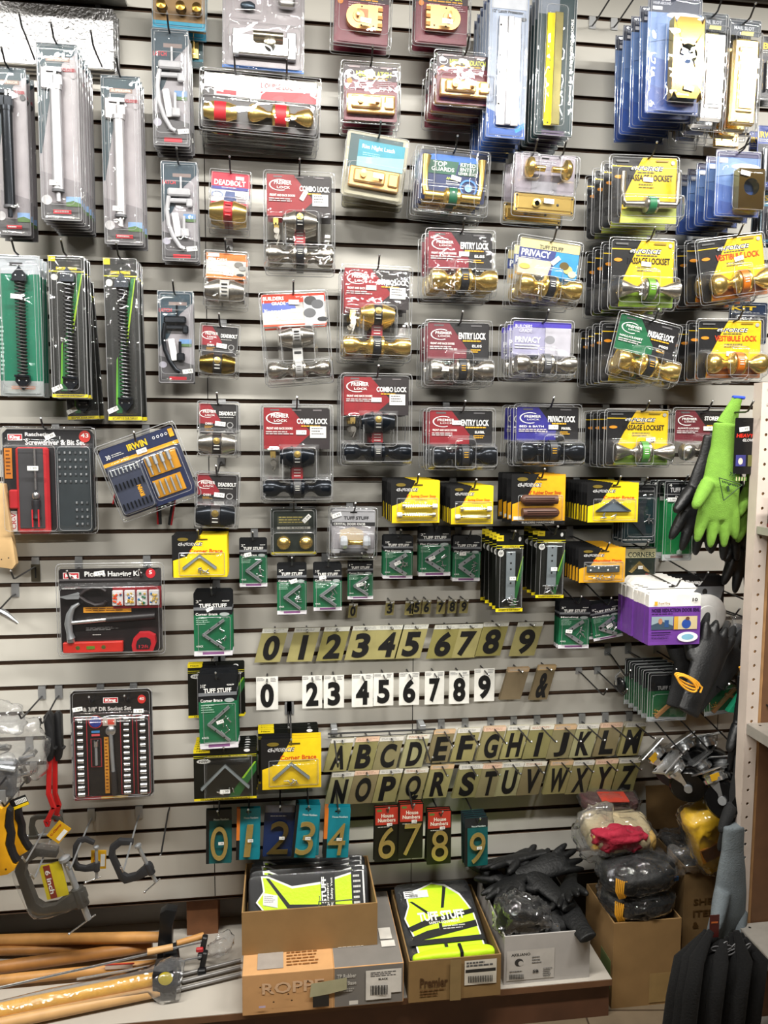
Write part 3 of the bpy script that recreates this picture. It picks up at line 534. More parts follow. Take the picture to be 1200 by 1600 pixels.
Rm = P.w*.115; deadbolt(P, .5, .50, .50, Rm*1.15, NICK, 'a8a8a6', '2a2a2c', face=False); knobs(P, .5, .845, .92, Rm, NICK, 'a5a5a4', 'ball', '8c8c8c')
mb = MB(); mb.box((P.X(.5), -Rm*1.3, P.Z(.69)), (P.w*.14, .003, P.h*.14), C('b5b5b3')); mb.box((P.X(.5), -Rm*1.3-.002, P.Z(.67)), (P.w*.10, .001, P.h*.025), BLK); P.part('label_strip', mb, 0)
P.shell([(.03, .74, .99, .965, P.w*.26), (.25, .38, .76, .8, P.w*.28)]); P.sticker(.5, .12, 4).done('builders grade entry lockset and deadbolt pack with satin knobs', 'door lock', 2, .058, short='entry lockset and deadbolt packs')
# small deadbolt packs
def dbp(px, df, desc, top, met, band, n, title, style, tilt=0, tcol='f2f2ee', fc=True, bt=None):
    P = Pack('deadbolt_pack', *px, df, tilt, vh=.07)
    if style == 'red':
        P.base(.05, .05, .95, .62, 'd4d2d6', cut=.02); P.rect(.05, .05, .95, .28, 'c02a42'); P.text('DEADBOLT', .12, .17, .86, .26, bold=.03); P.rect(.05, .28, .95, .33, '4a4a90'); P.lines(.3, .29, .7, .32, 1); P.ell(.20, .42, .14, .06, '8898c0', ring=.2); P.poly([(.4, .36), (.62, .36), (.66, .52), (.36, .5)], '4c5a84'); P.rect(.68, .38, .88, .52, 'a8a0a4'); P.rect(.62, .1, .82, .16, 'e8c8c8'); P.rect(.05, .54, .95, .62, 'c02a42')
    elif style == 'orange':
        P.base(.05, .05, .95, .50, 'c8c2ba', cut=.02); P.rect(.05, .05, .95, .17, 'e07a34'); P.text('BUILDERS', .10, .14, .52, .19, bold=.03); P.text('GRADE', .24, .21, .54, .26, bold=.03); P.text('Deadbolt', .12, .32, .60, .38); P.rect(.05, .43, .95, .50, 'd8742e'); P.ell(.78, .24, .1, .05, '6c6a66'); P.ell(.86, .3, .08, .04, '8a8a88'); P.ell(.82, .42, .09, .025, '2c2c2c'); P.rect(.1, .06, .34, .12, WHT)
    else:
        P.base(.05, .05, .95, .58, '2a2829', cut=.02); P.poly([(.05, .05), (.30, .05), (.56, .34), (.40, .40), (.05, .40)], '8c222c'); logo(P, .27, .22, 1.3); P.text(title, .52, .18, .92, .25, bold=.03); P.lines(.52, .28, .86, .30, 1); P.text('D001', .20, .38, .36, .42); P.lines(.18, .44, .40, .48, 2, 'c08a20'); P.ell(.78, .42, .08, .055, '8a8a8a', ring=.3); P.lines(.55, .40, .68, .44, 2)
    deadbolt(P, .5, .755, .86, P.w*.27, met, band, bt, face=fc); P.shell([(.03, .52, .97, .97, P.w*.56)], n=24); P.sticker(.55 if style != 'red' else .75, .40, 5).done(desc, 'door lock', n, .06); return P
dbp((359, 313, 66, 94), .12, 'small brass deadbolt pack with red DEADBOLT card', 0, BRASS, 'b01c28', 2, 'DEADBOLT', 'red', 3, bt='d84a50', fc=False)
dbp((353, 436, 70, 88), .12, 'small satin deadbolt pack with orange builders grade card', 0, NICK, 'b4b2ac', 2, '', 'orange', 2, bt='2a2a2c', fc=False)
dbp((343, 549, 64, 86), .10, 'small tilted deadbolt pack with dark brass collars', 0, C('8c7434', .25, 1), '1c1b1c', 1, 'DEADBOLT', 'p', 3)
dbp((341, 671, 66, 88), .14, 'small deadbolt pack with satin nickel collars', 0, NICK, '221c1d', 2, 'DEADBOLT', 'p', 1)
dbp((339, 782, 70, 88), .14, 'small deadbolt pack with black collars', 0, BLKM, '221c1d', 2, 'DEADBOLT', 'p', 2)
# wide brass pack on two hooks
P = Pack('lockset_pack', 407, 163, 190, 98, .14, 2, vh=.07); P.base(.04, .08, .96, .92, '3a3638', cut=.02); P.rect(.04, .08, .96, .30, 'e4e2e2'); P.poly([(.12, .30), (.96, .30), (.96, .42), (.12, .42)], 'd8d2d2'); P.poly([(.50, .30), (.96, .24), (.96, .42), (.50, .42)], 'c22c38'); P.rect(.14, .33, .30, .40, 'b62834'); P.text('DOUBLE LOCKSET', .5, .16, .86, .24, '8a2030'); P.lines(.3, .44, .9, .5, 2)
Rm = P.w*.075
H = P.w*.14; c = Vector((P.X(.18), -Rm-.003, P.Z(.72)))
for sg in (-1, 1):
    mb = MB(); turned(mb, [(Rm, .34*H), (Rm*1.02, .45*H), (Rm*.7, .95*H), (0, H)], c, BRASS, sg); P.part('collar', mb, 40)
mb = MB(); turned(mb, [(Rm*1.02, -.34*H), (Rm*1.02, .34*H)], c, C('c01f2c')); P.part('label_band', mb, 40)
P2 = P; H = P.w*.27; c = Vector((P.X(.67), -Rm-.003, P.Z(.70)))
for sg in (-1, 1):
    mb = MB(); turned(mb, [(r*Rm, h*H) for r, h in [(.36, .25), (.34, .42), (.62, .52), (.90, .72), (.98, .85), (.86, .93), (.5, .99), (0, 1.0)]], c, BRASS, sg); P.part('knob', mb, 50)
    mb = MB(); turned(mb, [(1.1*Rm, .17*H), (1.1*Rm, .24*H), (.4*Rm, .3*H)], c, BRASS, sg); P.part('rose', mb, 50)
mb = MB(); turned(mb, [(Rm*1.12, -.17*H), (Rm*1.12, .17*H)], c, C('c01f2c')); P.part('label_band', mb, 40)
P.shell([(.02, .5, .98, .95, P.w*.19)], n=34, wob=.003); P.done('wide brass lockset pack with two red bands', 'door lock', 4, .045, hooks=[-.21, .21], short='wide brass lockset packs')
# grey rim lock card with blue foot
P = Pack('rim_lock_pack', 412, 40, 128, 142, .12, 1, vh=.1); P.base(0, 0, 1, 1, 'a39ca0', cut=.01); P.rect(0, .965, 1, 1, '2f78d2')
mb = MB(); mb.box((P.X(.5), -.012, P.Z(.76)), (P.w*.62, .022, P.h*.22), CHROME, ch=.003); mb.box((P.X(.84), -.010, P.Z(.74)), (P.w*.12, .018, P.h*.30), STEEL, ch=.002); mb.box((P.X(.17), -.012, P.Z(.74)), (P.w*.08, .022, P.h*.28), STEEL, ch=.002); P.part('lock_case', mb, 30)
mb = MB(); mb.cyl((P.X(.38), -.03, P.Z(.68)), (P.X(.74), -.03, P.Z(.68)), .012, C('cfc9b4', .2, 1), 16); mb.lathe([(.015, 0), (.015, .01), (.011, .012), (0, .012)], C('cfc9b4', .2, 1), (P.X(.58), -.03, P.Z(.74)), (0, -1, 0), 18); mb.box((P.X(.58), -.0425, P.Z(.73)), (.0015, .001, .012), INK); P.part('cylinder', mb, 40)
mb = MB(); mb.box((P.X(.78), -.014, P.Z(.2)), (P.w*.2, .024, P.h*.24), CHROME, ch=.006); P.part('strike', mb, 30)
mb = MB(); blob(mb, (P.X(.31), -.012, P.Z(.33)), (.04, .014, .022), C('3f4c58', .3, .6), .8, .004, 60, 16, 3); P.part('screw_bag', mb, 60)
P.shell([(.08, .55, .95, .94, .045), (.12, .22, .5, .44, .02), (.62, .0, .95, .35, .03)], wob=.004); P.done('large grey rim lock pack with blue bottom edge', 'rim lock', 1)
# jimmy proof rim locks
def rim(px, df, desc, n, tilt, kind, card, title, sp=.045, flip=False):
    P = Pack('rim_lock_pack', *px, df, tilt, vh=.08)
    if card == 'tan': P.base(.0, .0, 1, 1, 'a9a48c', cut=.05); P.rect(.06, .05, .9, .55, '25474c'); P.rect(.20, .12, .94, .52, '1d8ba0'); P.text(title, .26, .18, .78, .26); P.lines(.28, .3, .6, .36, 2, '8ad0d8'); P.poly([(.2, .38), (.94, .30), (.94, .52), (.2, .52)], '88b8c0')
    else:
        P.base(.06, .06, .94, .94, '6d1d30', cut=.02); P.rect(.06, .06, .94, .30, '2e1a22'); P.text(title, .26, .15, .84, .24, 'c8d23a', .02); P.lines(.26, .26, .9, .28, 1, 'd89a28', 1); P.ell(.16, .20, .07, .06, 'e8e8e8', ring=.15); P.ell(.15, .32, .045, .045, 'd8822a'); P.lines(.28, .32, .56, .42, 3, 'c8a8ac'); P.lines(.6, .30, .9, .42, 4, 'c8a8ac'); P.rect(.14, .08, .32, .11, '8a7a7c'); P.rect(.66, .08, .84, .11, '8a7a7c')
    mb = MB()
    if kind == 'rect':
        mb.box((P.X(.50), -.010, P.Z(.70)), (P.w*.80, .018, P.h*.30), GOLDP, ch=.003); mb.box((P.X(.42), -.022, P.Z(.69)), (P.w*.50, .012, P.h*.20), GOLDP, ch=.004); mb.box((P.X(.80), -.020, P.Z(.69)), (P.w*.16, .012, P.h*.20), GOLDP, ch=.003); P.part('lock_case', mb, 30)
        mb = MB(); mb.lathe([(.011, 0), (.011, .008), (0, .009)], GOLDP, (P.X(.32), -.028, P.Z(.67)), (0, -1, 0), 18, sx=.8); mb.lathe([(.006, 0), (.004, .008), (0, .009)], GOLDP, (P.X(.60), -.028, P.Z(.70)), (0, -1, 0), 12); P.part('turn_knob', mb, 40)
        P.shell([(.06, .50, .96, .90, .045)], n=24)
    else:
        s = -1 if flip else 1; x = P.X(.52); z = P.Z(.58); q = P.w*.30
        pts = [(x+s*q, z+q*.62), (x-s*q*.3, z+q*.62)]+[(x-s*q*(.3+.62*math.sin(a)), z+q*.62*math.cos(a)) for a in [PI*k/10 for k in range(1, 10)]]+[(x-s*q*.3, z-q*.62), (x+s*q, z-q*.62)]
        if s < 0: pts = pts[::-1]
        mb.prism(pts, -.024, -.002, GOLDP)
        for k in range(3): mb.box((x+s*q*.9, -.026, z+q*(.4-.4*k)), (q*.24, .006, q*.18), C('9a6c34', .4, .5))
        for a, b in ((-.1, -.45), (.55, -.45), (-.1, .5)): mb.lathe([(.0025, 0), (0, .0006)], INK, (x+s*q*a, -.0244, z+q*b), (0, -1, 0), 8)
        P.part('lock_case', mb, 30); mb = MB(); mb.lathe([(.016, 0), (.015, .002), (0, .002)], C('d8a070', .3, .6), (x-s*q*.25, -.024, z), (0, -1, 0), 22); mb.lathe([(.008, 0), (.009, .014), (0, .015)], GOLDP, (x-s*q*.3, -.025, z+.004), (0, -1, 0), 14, sx=.6); P.part('turn_knob', mb, 40)
        if not flip: mb = MB(); mb.box((x-s*q*.05, -.0248, z+.002), (.03, .001, .034), C('e08458')); P.part('paper_label', mb, 0)
        P.shell([(.10, .25, .95, .88, .045)], n=24)
    P.sticker(.55, .70, 3, -.05).done(desc, 'rim lock', n, sp, short=desc); return P
rim((565, 24, 96, 104), .16, 'brass rim lock pack at the top, left of its twin', 2, 2, 'round', 'w', 'DEADLOCK')
rim((690, 26, 92, 100), .17, 'brass rim lock pack at the top, right of its twin', 2, 1, 'round', 'w', 'DEAD LOCK', flip=True)
rim((579, 146, 94, 98), .15, 'night latch pack in maroon card', 3, 0, 'rect', 'm', 'NIGHT LATCH')
rim((586, 262, 98, 104), .15, 'tilted rim night latch pack in teal card', 3, 7, 'rect', 'tan', 'Rim Night Latch')
rim((725, 125, 96, 88), .22, 'night deadlatch pack in maroon card', 4, 1, 'rect', 'm', 'NIGHT DEADLATCH', sp=.055)
# ---------------------------------------------------------------- door closers, latches, springs (left)
closer((18, 238, 54, 262), .16, 'black door closer pack at the left edge', 3, .032, STEEL, True)
closer((93, 208, 64, 276), .20, 'silver door closer pack in the thick middle bunch', 7, .026, C('bcbcc0', .32, .5))
closer((191, 252, 61, 264), .14, 'grey door closer pack, rightmost of the three bunches', 3, .03, C('b8b6b8', .35, .45))
latch((267, 138, 58, 182), .15, 'white screen door latch pack, top of the column', 5, C('adadb1', .35))
latch((281, 331, 57, 156), .13, 'white screen door latch pack, middle of the column', 3, C('adadb1', .35))
latch((275, 527, 56, 144), .10, 'black screen door latch pack, bottom of the column', 2, BLKM)
springpack((32, 510, 68, 220), .16, 'green backed door spring pack at the left edge', 3, .03, True)
springpack((107, 512, 57, 222), .17, 'medium door spring pack on black and green card', 3, .028, coils=26, tilt=0)
springpack((192, 532, 53, 254), .16, 'long door spring pack on black and green card', 4, .028, coils=32, tilt=-.5)
springpack((124, 548, 50, 218), .08, 'tilted door spring pack behind the medium ones', 2, .026, coils=26, tilt=-2)
# top row odds: teal card with brass knobs
P = Pack('brass_knob_pack', 280, 12, 84, 70, .12, 1, vh=.1); P.base(0, 0, 1, 1, '1f8fb0', cut=.02); P.rect(.02, 0, .98, .82, '8a6a3c')
mb = MB()
for u in (.2, .55, .85): P.part('brass_fitting', MB().lathe([(.012, 0), (.014, .01), (.008, .016), (.012, .03), (0, .032)], C('9c7a34', .2, 1), (P.X(u), -.004, P.Z(.6)), (0, -1, 0), 16), 50)
P.shell([(.02, .1, .98, .85, .036)]); P.done('brass door knob pack with teal foot at the top edge', 'door knob', 2, .05)
P = Pack('hinge_pack', 303, 74, 30, 66, .06, 0, vh=.06); P.base(0, 0, 1, 1, '153f44', cut=.03); P.rect(0, .78, 1, .84, '2a8aa0')
mb = MB(); mb.box((P.X(.5), -.005, P.Z(.45)), (.026, .004, .075), BRASS, ch=.001); mb.cyl((P.X(.5), -.008, P.Z(.1)), (P.X(.5), -.008, P.Z(.8)), .003, BRASS, 8); P.part('brass_hinge', mb, 30); P.shell([(.1, .1, .95, .8, .012)], n=10); P.done('narrow brass hinge card behind the top latch pack', 'hinge', 1, hk=True)
# latch protector and in swinging doors
P = Pack('latch_protector_pack', 793, 100, 62, 236, .24, 1, vh=.04); P.base(0, 0, 1, 1, '9aa6bc', cut=.02); P.rect(0, 0, 1, .06, '3c4a6c'); P.rect(.05, .06, .95, .14, 'b8bcc4'); P.text('12" Latch Protector', .08, .148, .86, .168, '2c3038', .02); P.poly([(0, .80), (1, .92), (1, 1), (0, 1)], '2c56a0'); P.poly([(.72, .93), (1, .88), (1, .92), (.76, .96)], '2a8ad8'); P.lines(.78, .3, .84, .7, 24, '6a6c74', .3); P.ell(.86, .2, .08, .012, '5a5e64')
mb = MB(); mb.box((P.X(.36), -.009, P.Z(.56)), (P.w*.26, .004, P.h*.72), C('e6e6ea', .18, .9), ch=.001); mb.box((P.X(.52), -.013, P.Z(.56)), (P.w*.16, .006, P.h*.72), C('e6e6ea', .18, .9), ch=.002); mb.box((P.X(.68), -.008, P.Z(.56)), (P.w*.22, .003, P.h*.72), C('e0e0e4', .2, .9), ch=.001)
for v in (.26, .46, .57, .78): mb.lathe([(.003, 0), (0, .0006)], INK, (P.X(.28), -.0112, P.Z(v)), (0, -1, 0), 8)
P.part('steel_plate', mb, 30); P.shell([(.12, .17, .86, .96, .022)], .001, 12, wob=.002); P.done('latch protector pack with silver plate on blue card', 'latch protector', 6, .034)
P = Pack('door_plate_pack', 868, 98, 60, 232, .25, 1, vh=.04); P.base(0, 0, 1, 1, '1b3338', cut=.02); P.rect(0, 0, .55, .18, '6c7480'); P.text('Designed For IN-SWINGING DOORS', .86, .20, .95, .78, vert=1, bold=.03); P.rect(.2, .965, .8, 1, '4a3a58')
mb = MB(); mb.box((P.X(.34), -.008, P.Z(.56)), (P.w*.24, .004, P.h*.76), C('e0cc2c', .25, .7), ch=.001); mb.box((P.X(.50), -.014, P.Z(.56)), (P.w*.22, .008, P.h*.76), C('eadf9a', .15, .9), ch=.002)
for v in (.5, .56, .92): mb.lathe([(.0025, 0), (0, .0006)], INK, (P.X(.32), -.0102, P.Z(v)), (0, -1, 0), 8)
P.part('brass_plate', mb, 30); P.shell([(.12, .13, .74, .96, .024)], .001, 12, wob=.002); P.done('long brass door plate pack for in swinging doors', 'door plate', 6, .03)
# wrap around plates on blue card
def wrap(px, df, desc, n, sp, head, tall):
    P = Pack('wrap_plate_pack', *px, df, 0, vh=.035 if tall else .05)
    P.base(0, 0, 1, 1, '5f7eb4', cut=.04); P.rect(0, 0, 1, .14 if tall else .10, head); P.poly([(0, .5), (1, .62), (1, 1), (0, 1)], '3f5ea0'); P.poly([(0, .75), (1, .85), (1, 1), (0, 1)], '2f4a8e'); P.poly([(0, .14 if tall else .26), (.35, .14 if tall else .10), (1, .14 if tall else .24), (1, .3), (0, .4)], '6f8cc0')
    P.text('WRAP-AROUND', .08, .05, .42, .075, 'c8ccd8'); P.rect(.08, .09 if tall else .12, .26, .12 if tall else .19, 'e4e4ea'); P.ell(.66, .16 if tall else .24, .32, .03 if tall else .05, 'd4d8e4')
    x, z = P.X(.66), P.Z(.56 if tall else .62); a, b, rr = P.w*.28, P.h*(.34 if tall else .30), P.w*.17
    mb = MB(); n_ = 24; outer = [(-a, -b), (a, -b), (a, b), (-a, b)]
    ring = [(rr*math.cos(2*PI*k/n_), rr*math.sin(2*PI*k/n_)+b*.1) for k in range(n_)]
    def sq(c, s_): t = max(abs(c)/a, abs(s_)/b); return (c/t, s_/t)
    oo = [sq(math.cos(2*PI*k/n_), math.sin(2*PI*k/n_)) for k in range(n_)]
    oo[3] = (a, b); oo[9] = (-a, b); oo[15] = (-a, -b); oo[21] = (a, -b)
    vs = [(x+p[0], -.034, z+p[1]) for p in oo]+[(x+p[0], -.034, z+p[1]) for p in ring]+[(x+p[0], -.008, z+p[1]) for p in oo]+[(x+p[0], -.008, z+p[1]) for p in ring]
    fs = []
    for k in range(n_): q = (k+1) % n_; fs += [(k, q, n_+q, n_+k), (k, 2*n_+k, 2*n_+q, q), (n_+k, n_+q, 3*n_+q, 3*n_+k)]
    mb.add(vs, fs, C('c9a75a', .13, 1, var=.03)); P.part('brass_wrap_plate', mb, 30)
    P.shell([(.22, .18 if tall else .30, .99, .95, .036)], .001, 16, wob=.002); P.sticker(.68 if tall else .5, .82 if tall else .40, 10, -.038).done(desc, 'lock plate', n, sp, short=desc, hk=not tall)
    if tall: hook(P.root.location.x, P.root.location.z, df, 'holding the tall wrap around plate packs')
wrap((1052, 88, 84, 184), .30, 'tall brass wrap around plate pack on blue card', 5, .05, '3e4456', True)
wrap((1152, 288, 70, 104), .27, 'short brass wrap around plate pack on blue card', 5, .05, '34325e', False)
# mail slots
for cx, cy, w_, h_, met, ds, n in ((1108, 114, 50, 186, C('e4e6ea', .2, .9), 'silver mail slot pack', 4), (1158, 122, 52, 182, C('dcc07a', .18, 1), 'brass mail slot pack', 3)):
    P = Pack('mail_slot_pack', cx, cy, w_, h_, .27, 1, vh=.045); P.base(0, 0, 1, .14, '24303e', cut=.05); P.text('MAIL SLOT', .2, .06, .8, .09, 'c8ccd4'); P.rect(.42, .11, .78, .135, 'e8dc80')
    mb = MB(); mb.box((P.X(.5), -.012, P.Z(.56)), (P.w*.78, .018, P.h*.74), met, ch=.007); mb.box((P.X(.5), -.022, P.Z(.55)), (P.w*.5, .006, P.h*.56), met, ch=.003); P.part('slot_frame', mb, 30)
    mb = MB(); mb.box((P.X(.5), -.0262, P.Z(.55)), (P.w*.40, .003, P.h*.50), met, ch=.001); P.part('flap', mb, 30)
    mb = MB()
    for a in (.3, .7): mb.lathe([(.002, 0), (0, .0006)], INK, (P.X(a), -.0215, P.Z(.90)), (0, -1, 0), 8)
    P.part('screw_hole', mb, 0); P.shell([(.06, .14, .94, .95, .034)], .002, 14); P.done(ds+' at the top right', 'mail slot', n, .045)
P = Pack('hinge_pack', 1134, 220, 40, 24, .05, 0, vh=.1); P.base(0, 0, 1, 1, 'b8924c', cut=.02, slot=False); mb = MB(); mb.box((0, -.004, P.Z(.5)), (P.w*.9, .005, P.h*.8), BRASS, ch=.001)
for a in (.3, .72): mb.lathe([(.003, 0), (0, .0006)], INK, (P.X(a), -.0067, P.Z(.5)), (0, -1, 0), 8)
P.part('brass_plate', mb, 30); P.done('small brass plate low behind the mail slot packs', 'door plate', 1)
for px, py, e in ((925, 40, 'left'), (959, 42, 'right')):
    p = W(px, py, 0); hook(p.x, p.z, .26, 'hanging empty at the top, '+e+' one of the pair', lean=.02)
# blue packs cut by the right edge
def edge(cx, cy, w_, h_, col, txt, ds, df=.24, n=2, tc='e8c21c', body='2a2c34'):
    P = Pack('tool_accessory_pack', cx, cy, w_, h_, df, 0, vh=.05); P.base(0, 0, 1, 1, col, cut=.04); P.rect(.04, .3, .96, .92, body); P.text(txt, .06, .10, .7, .2, tc, .03); P.lines(.06, .22, .8, .28, 2)
    mb = MB()
    for k in range(3): mb.cyl((P.X(.25+.25*k), -.009, P.Z(.4)), (P.X(.25+.25*k), -.009, P.Z(.85)), .005, STEEL, 10)
    P.part('drill_bit', mb, 40); P.shell([(.05, .32, .95, .92, .02)], n=12); P.done(ds, 'bit pack', n, .04)
edge(1204, 245, 44, 96, '1d3a8c', 'IRWIN', 'blue bit pack with yellow lettering at the right edge')
edge(1206, 108, 36, 100, '26282c', 'BIT', 'black and yellow bit pack at the top right edge')
edge(1212, 340, 48, 84, '1f6c8a', 'SET', 'teal bit pack at the right edge below the blue one', .2)
edge(1168, 505, 60, 66, '1c2c48', 'KIT', 'dark blue accessory pack behind the straight vestibule packs', .06, 1)
# ---------------------------------------------------------------- tool sets at the left
def king(P, u0, v0, u1, v1):
    P.rect(u0, v0, u1, v1, 'e8e4e2'); d = (u1-u0)*.04; P.rect(u0+d, v0+(v1-v0)*.1, u1-d, v1-(v1-v0)*.1, 'c02a34'); P.text('King', u0+(u1-u0)*.14, v0+(v1-v0)*.2, u1-(u1-u0)*.14, v1-(v1-v0)*.12, bold=.05)
P = Pack('screwdriver_set_pack', 78, 751, 150, 168, .09, 0, vh=.03); P.base(.02, .02, .98, .98, '232326', cut=.06); P.rect(.04, .17, .10, .62, '232326')
king(P, .08, .07, .23, .13); P.text('Ratcheting', .26, .055, .54, .10, 'dcdcdc', .03); P.text('Screwdriver & Bit Set', .26, .12, .88, .17, 'dcdcdc', .03); P.ell(.88, .09, .06, .055, 'c83a34'); P.text('43', .84, .06, .92, .10); P.rect(.04, .20, .12, .48, 'c87a2c'); P.lines(.055, .22, .105, .46, 7, '5a3010'); P.rect(.08, .78, .15, .97, 'd8d4d4'); P.text('CR-V', .09, .80, .14, .95, 'b02430', vert=1)
mb = MB(); mb.box((P.X(.34), -.010, P.Z(.59)), (P.w*.34, .018, P.h*.80), C('b3252c', .4), ch=.006); mb.box((P.X(.33), -.018, P.Z(.57)), (P.w*.26, .006, P.h*.74), C('3b3b3e', .5), ch=.002); mb.box((P.X(.14), -.010, P.Z(.67)), (P.w*.10, .016, P.h*.18), C('b3252c', .4), ch=.004); P.part('red_tray', mb, 30)
mb = MB(); x = P.X(.38); mb.cyl((x, -.026, P.Z(.20)), (x, -.026, P.Z(.58)), .003, CHROME, 8); mb.lathe([(.008, 0), (.010, .004), (.010, .012), (.008, .016)], CHROME, (x, -.026, P.Z(.66)), (0, 0, 1), 16); P.part('shaft', mb, 40)
mb = MB(); mb.lathe([(.006, -.055), (.012, -.05), (.009, -.035), (.012, -.015), (.011, -.002), (.009, 0)], C('26262a', .4), (x, -.026, P.Z(.67)), (0, 0, 1), 16)
for s in (-1, 1): mb.box((x+.008*s, -.034, P.Z(.84)), (.003, .006, P.h*.16), C('c22630', .4))
P.part('driver_handle', mb, 40)
mb = MB(); mb.box((P.X(.76), -.010, P.Z(.58)), (P.w*.38, .018, P.h*.80), C('2d3438', .4), ch=.004); P.part('bit_case', mb, 30)
mb = MB()
for j in range(11):
    for i in range(6):
        if 4 < j < 7 and i < 6: continue
        if j >= 7 and i < 3: continue
        mb.box((P.X(.63+.055*i), -.021, P.Z(.24+.066*j)), (.005, .004, .0065), STEEL if (i+j) % 3 else C('55585c', .4), ch=.0008)
P.part('bits', mb, 30); P.shell([(.05, .16, .62, .97, .04), (.60, .17, .97, .97, .032)], .002, 20, wob=.002); P.sticker(.38, .38, 0, -.045).sticker(.52, .09, -25)
P.done('red and grey ratcheting screwdriver and bit set pack', 'tool set', 1, hooks=[-.02], short='ratcheting screwdriver and bit set pack')
# bit set, tilted, and the red pliers behind it
P = Pack('bit_set_pack', 232, 737, 124, 116, .14, -20, vh=.10); P.base(.0, .02, 1, .98, '20294a', cut=.04); P.poly([(0, .22), (1, .22), (1, .27), (0, .27)], 'e0a020'); P.text('IRWIN', .36, .07, .62, .16, 'e8c21c', .04); P.lines(.14, .13, .34, .18, 2); P.text('30', .06, .12, .12, .18)
for k in range(4): P.ell(.72+.055*k, .10, .018, .02, 'd8d8dc', ring=.4)
P.rect(.92, .05, .98, .16, 'e0a020'); P.rect(.5, .32, .92, .58, 'c88c1c'); P.rect(.5, .64, .88, .88, 'c88c1c')
mb = MB(); mb.box((P.X(.24), -.009, P.Z(.61)), (P.w*.44, .016, P.h*.68), C('3a3f50', .3), ch=.003); P.part('bit_case', mb, 30)
mb = MB()
for v in (.36, .56, .84):
    for i in range(8): mb.cyl((P.X(.07+.05*i), -.020, P.Z(v-.04)), (P.X(.07+.05*i), -.020, P.Z(v+.05)), .0022, BLKM if v > .5 else STEEL, 6)
P.part('small_bits', mb, 30)
mb = MB()
for i in range(4): mb.cyl((P.X(.55+.09*i), -.010, P.Z(.30)), (P.X(.55+.09*i), -.010, P.Z(.44)), .0055, STEEL, 10); mb.cyl((P.X(.55+.09*i), -.010, P.Z(.44)), (P.X(.55+.09*i), -.010, P.Z(.56)), .003, STEEL, 8)
for i in range(5): mb.cyl((P.X(.52+.075*i), -.010, P.Z(.66)), (P.X(.52+.075*i), -.010, P.Z(.86)), .003, STEEL, 8)
P.part('nut_drivers', mb, 30); mb = MB(); mb.text('IRWIN', -.016, -.006, .016, .006, -.0182, C('e0a020'), .04, M=Matrix.Rotation(-PI/2, 3, 'Y'), c=(P.X(.34), 0, P.Z(.70))); P.part('lettering', mb, 0)
P.shell([(.02, .29, .47, .97, .026), (.47, .28, .98, .94, .022)], .003, 20, wob=.002, pad=.04); P.sticker(.52, .21, 0); P.done('tilted blue and yellow bit set pack over red pliers', 'tool set', 1, short='tilted blue bit set pack')
def pliers(px, py, d, tilt, ds, ln=.12):
    p = W(px, py, d); r = empty('pliers', p, (0, math.radians(tilt), 0)); tag(r, ds, 'pliers', 'red and black pliers behind the bit set')
    for s in (-1, 1):
        mb = MB(); mb.tube([(0, 0, 0), (s*.012, 0, -.02), (s*.022, 0, -.05), (s*.020, 0, -.09), (s*.014, 0, -ln)], .006, C('1d1d1f', .5), 8); mb.tube([(s*.005, -.004, -.012), (s*.0165, -.005, -.03), (s*.026, -.005, -.06), (s*.025, -.005, -.09), (s*.0185, -.005, -ln)], .0025, C('b8262c', .5), 6); mb.build('handle', r, 40)
    mb = MB(); mb.prism([(-.008, -.008), (.008, -.008), (.010, .012), (.004, .05), (-.004, .05), (-.010, .012)], -.005, .005, DSTEEL); mb.build('jaw', r, 30)
    return r
pliers(262, 735, .06, 4, 'red and black handled pliers hanging behind the bit set, right one', .155); pliers(214, 735, .05, 26, 'red and black handled pliers hanging behind the bit set, left one', .115)
_p = W(262, 735, 0); hook(_p.x, _p.z+.03, .07, 'holding the right pliers behind the bit set'); _p = W(214, 735, 0); hook(_p.x, _p.z+.03, .06, 'holding the left pliers behind the bit set')
# picture hanging kit
P = Pack('picture_hanging_kit', 174, 952, 166, 142, .08, 0, vh=.12); P.base(.02, .05, .98, .97, '1d191a', cut=.02, slot=False); P.rect(.02, .16, .98, .18, '5a5658'); P.poly([(.70, .16), (.98, .05), (.98, .19), (.70, .19)], '3b3839')
king(P, .06, .09, .21, .16); P.text('Picture Hanging Kit', .26, .08, .80, .155, 'd8d8d6', .03); P.ell(.88, .11, .046, .054, 'c02a34'); P.text('5', .865, .08, .895, .12); P.rect(.24, .47, .69, .53, 'd8942c'); P.lines(.26, .48, .67, .525, 2, '6a3a10'); P.lines(.05, .26, .22, .28, 1); P.lines(.26, .69, .60, .73, 3, '8a8a8a'); P.lines(.32, .77, .42, .785, 1); P.lines(.74, .47, .86, .48, 1)
P.rect(.52, .25, .98, .49, '8c1f28')
mb = MB(); hc = C('2a2426', .4); rd = C('a8242e', .4)
pp = lambda *a: [(P.X(u), -.012, P.Z(v)) for u, v in a]
mb.tube(pp((.22, .33), (.27, .28), (.34, .25), (.42, .26), (.46, .29)), .005, hc, 8); mb.tube(pp((.22, .35), (.28, .40), (.36, .44), (.44, .43), (.46, .40)), .005, hc, 8); mb.prism([(P.X(.03), P.Z(.345)), (P.X(.10), P.Z(.37)), (P.X(.21), P.Z(.37)), (P.X(.23), P.Z(.32)), (P.X(.20), P.Z(.30)), (P.X(.10), P.Z(.33))], -.016, -.008, STEEL); P.part('pliers', mb, 40)
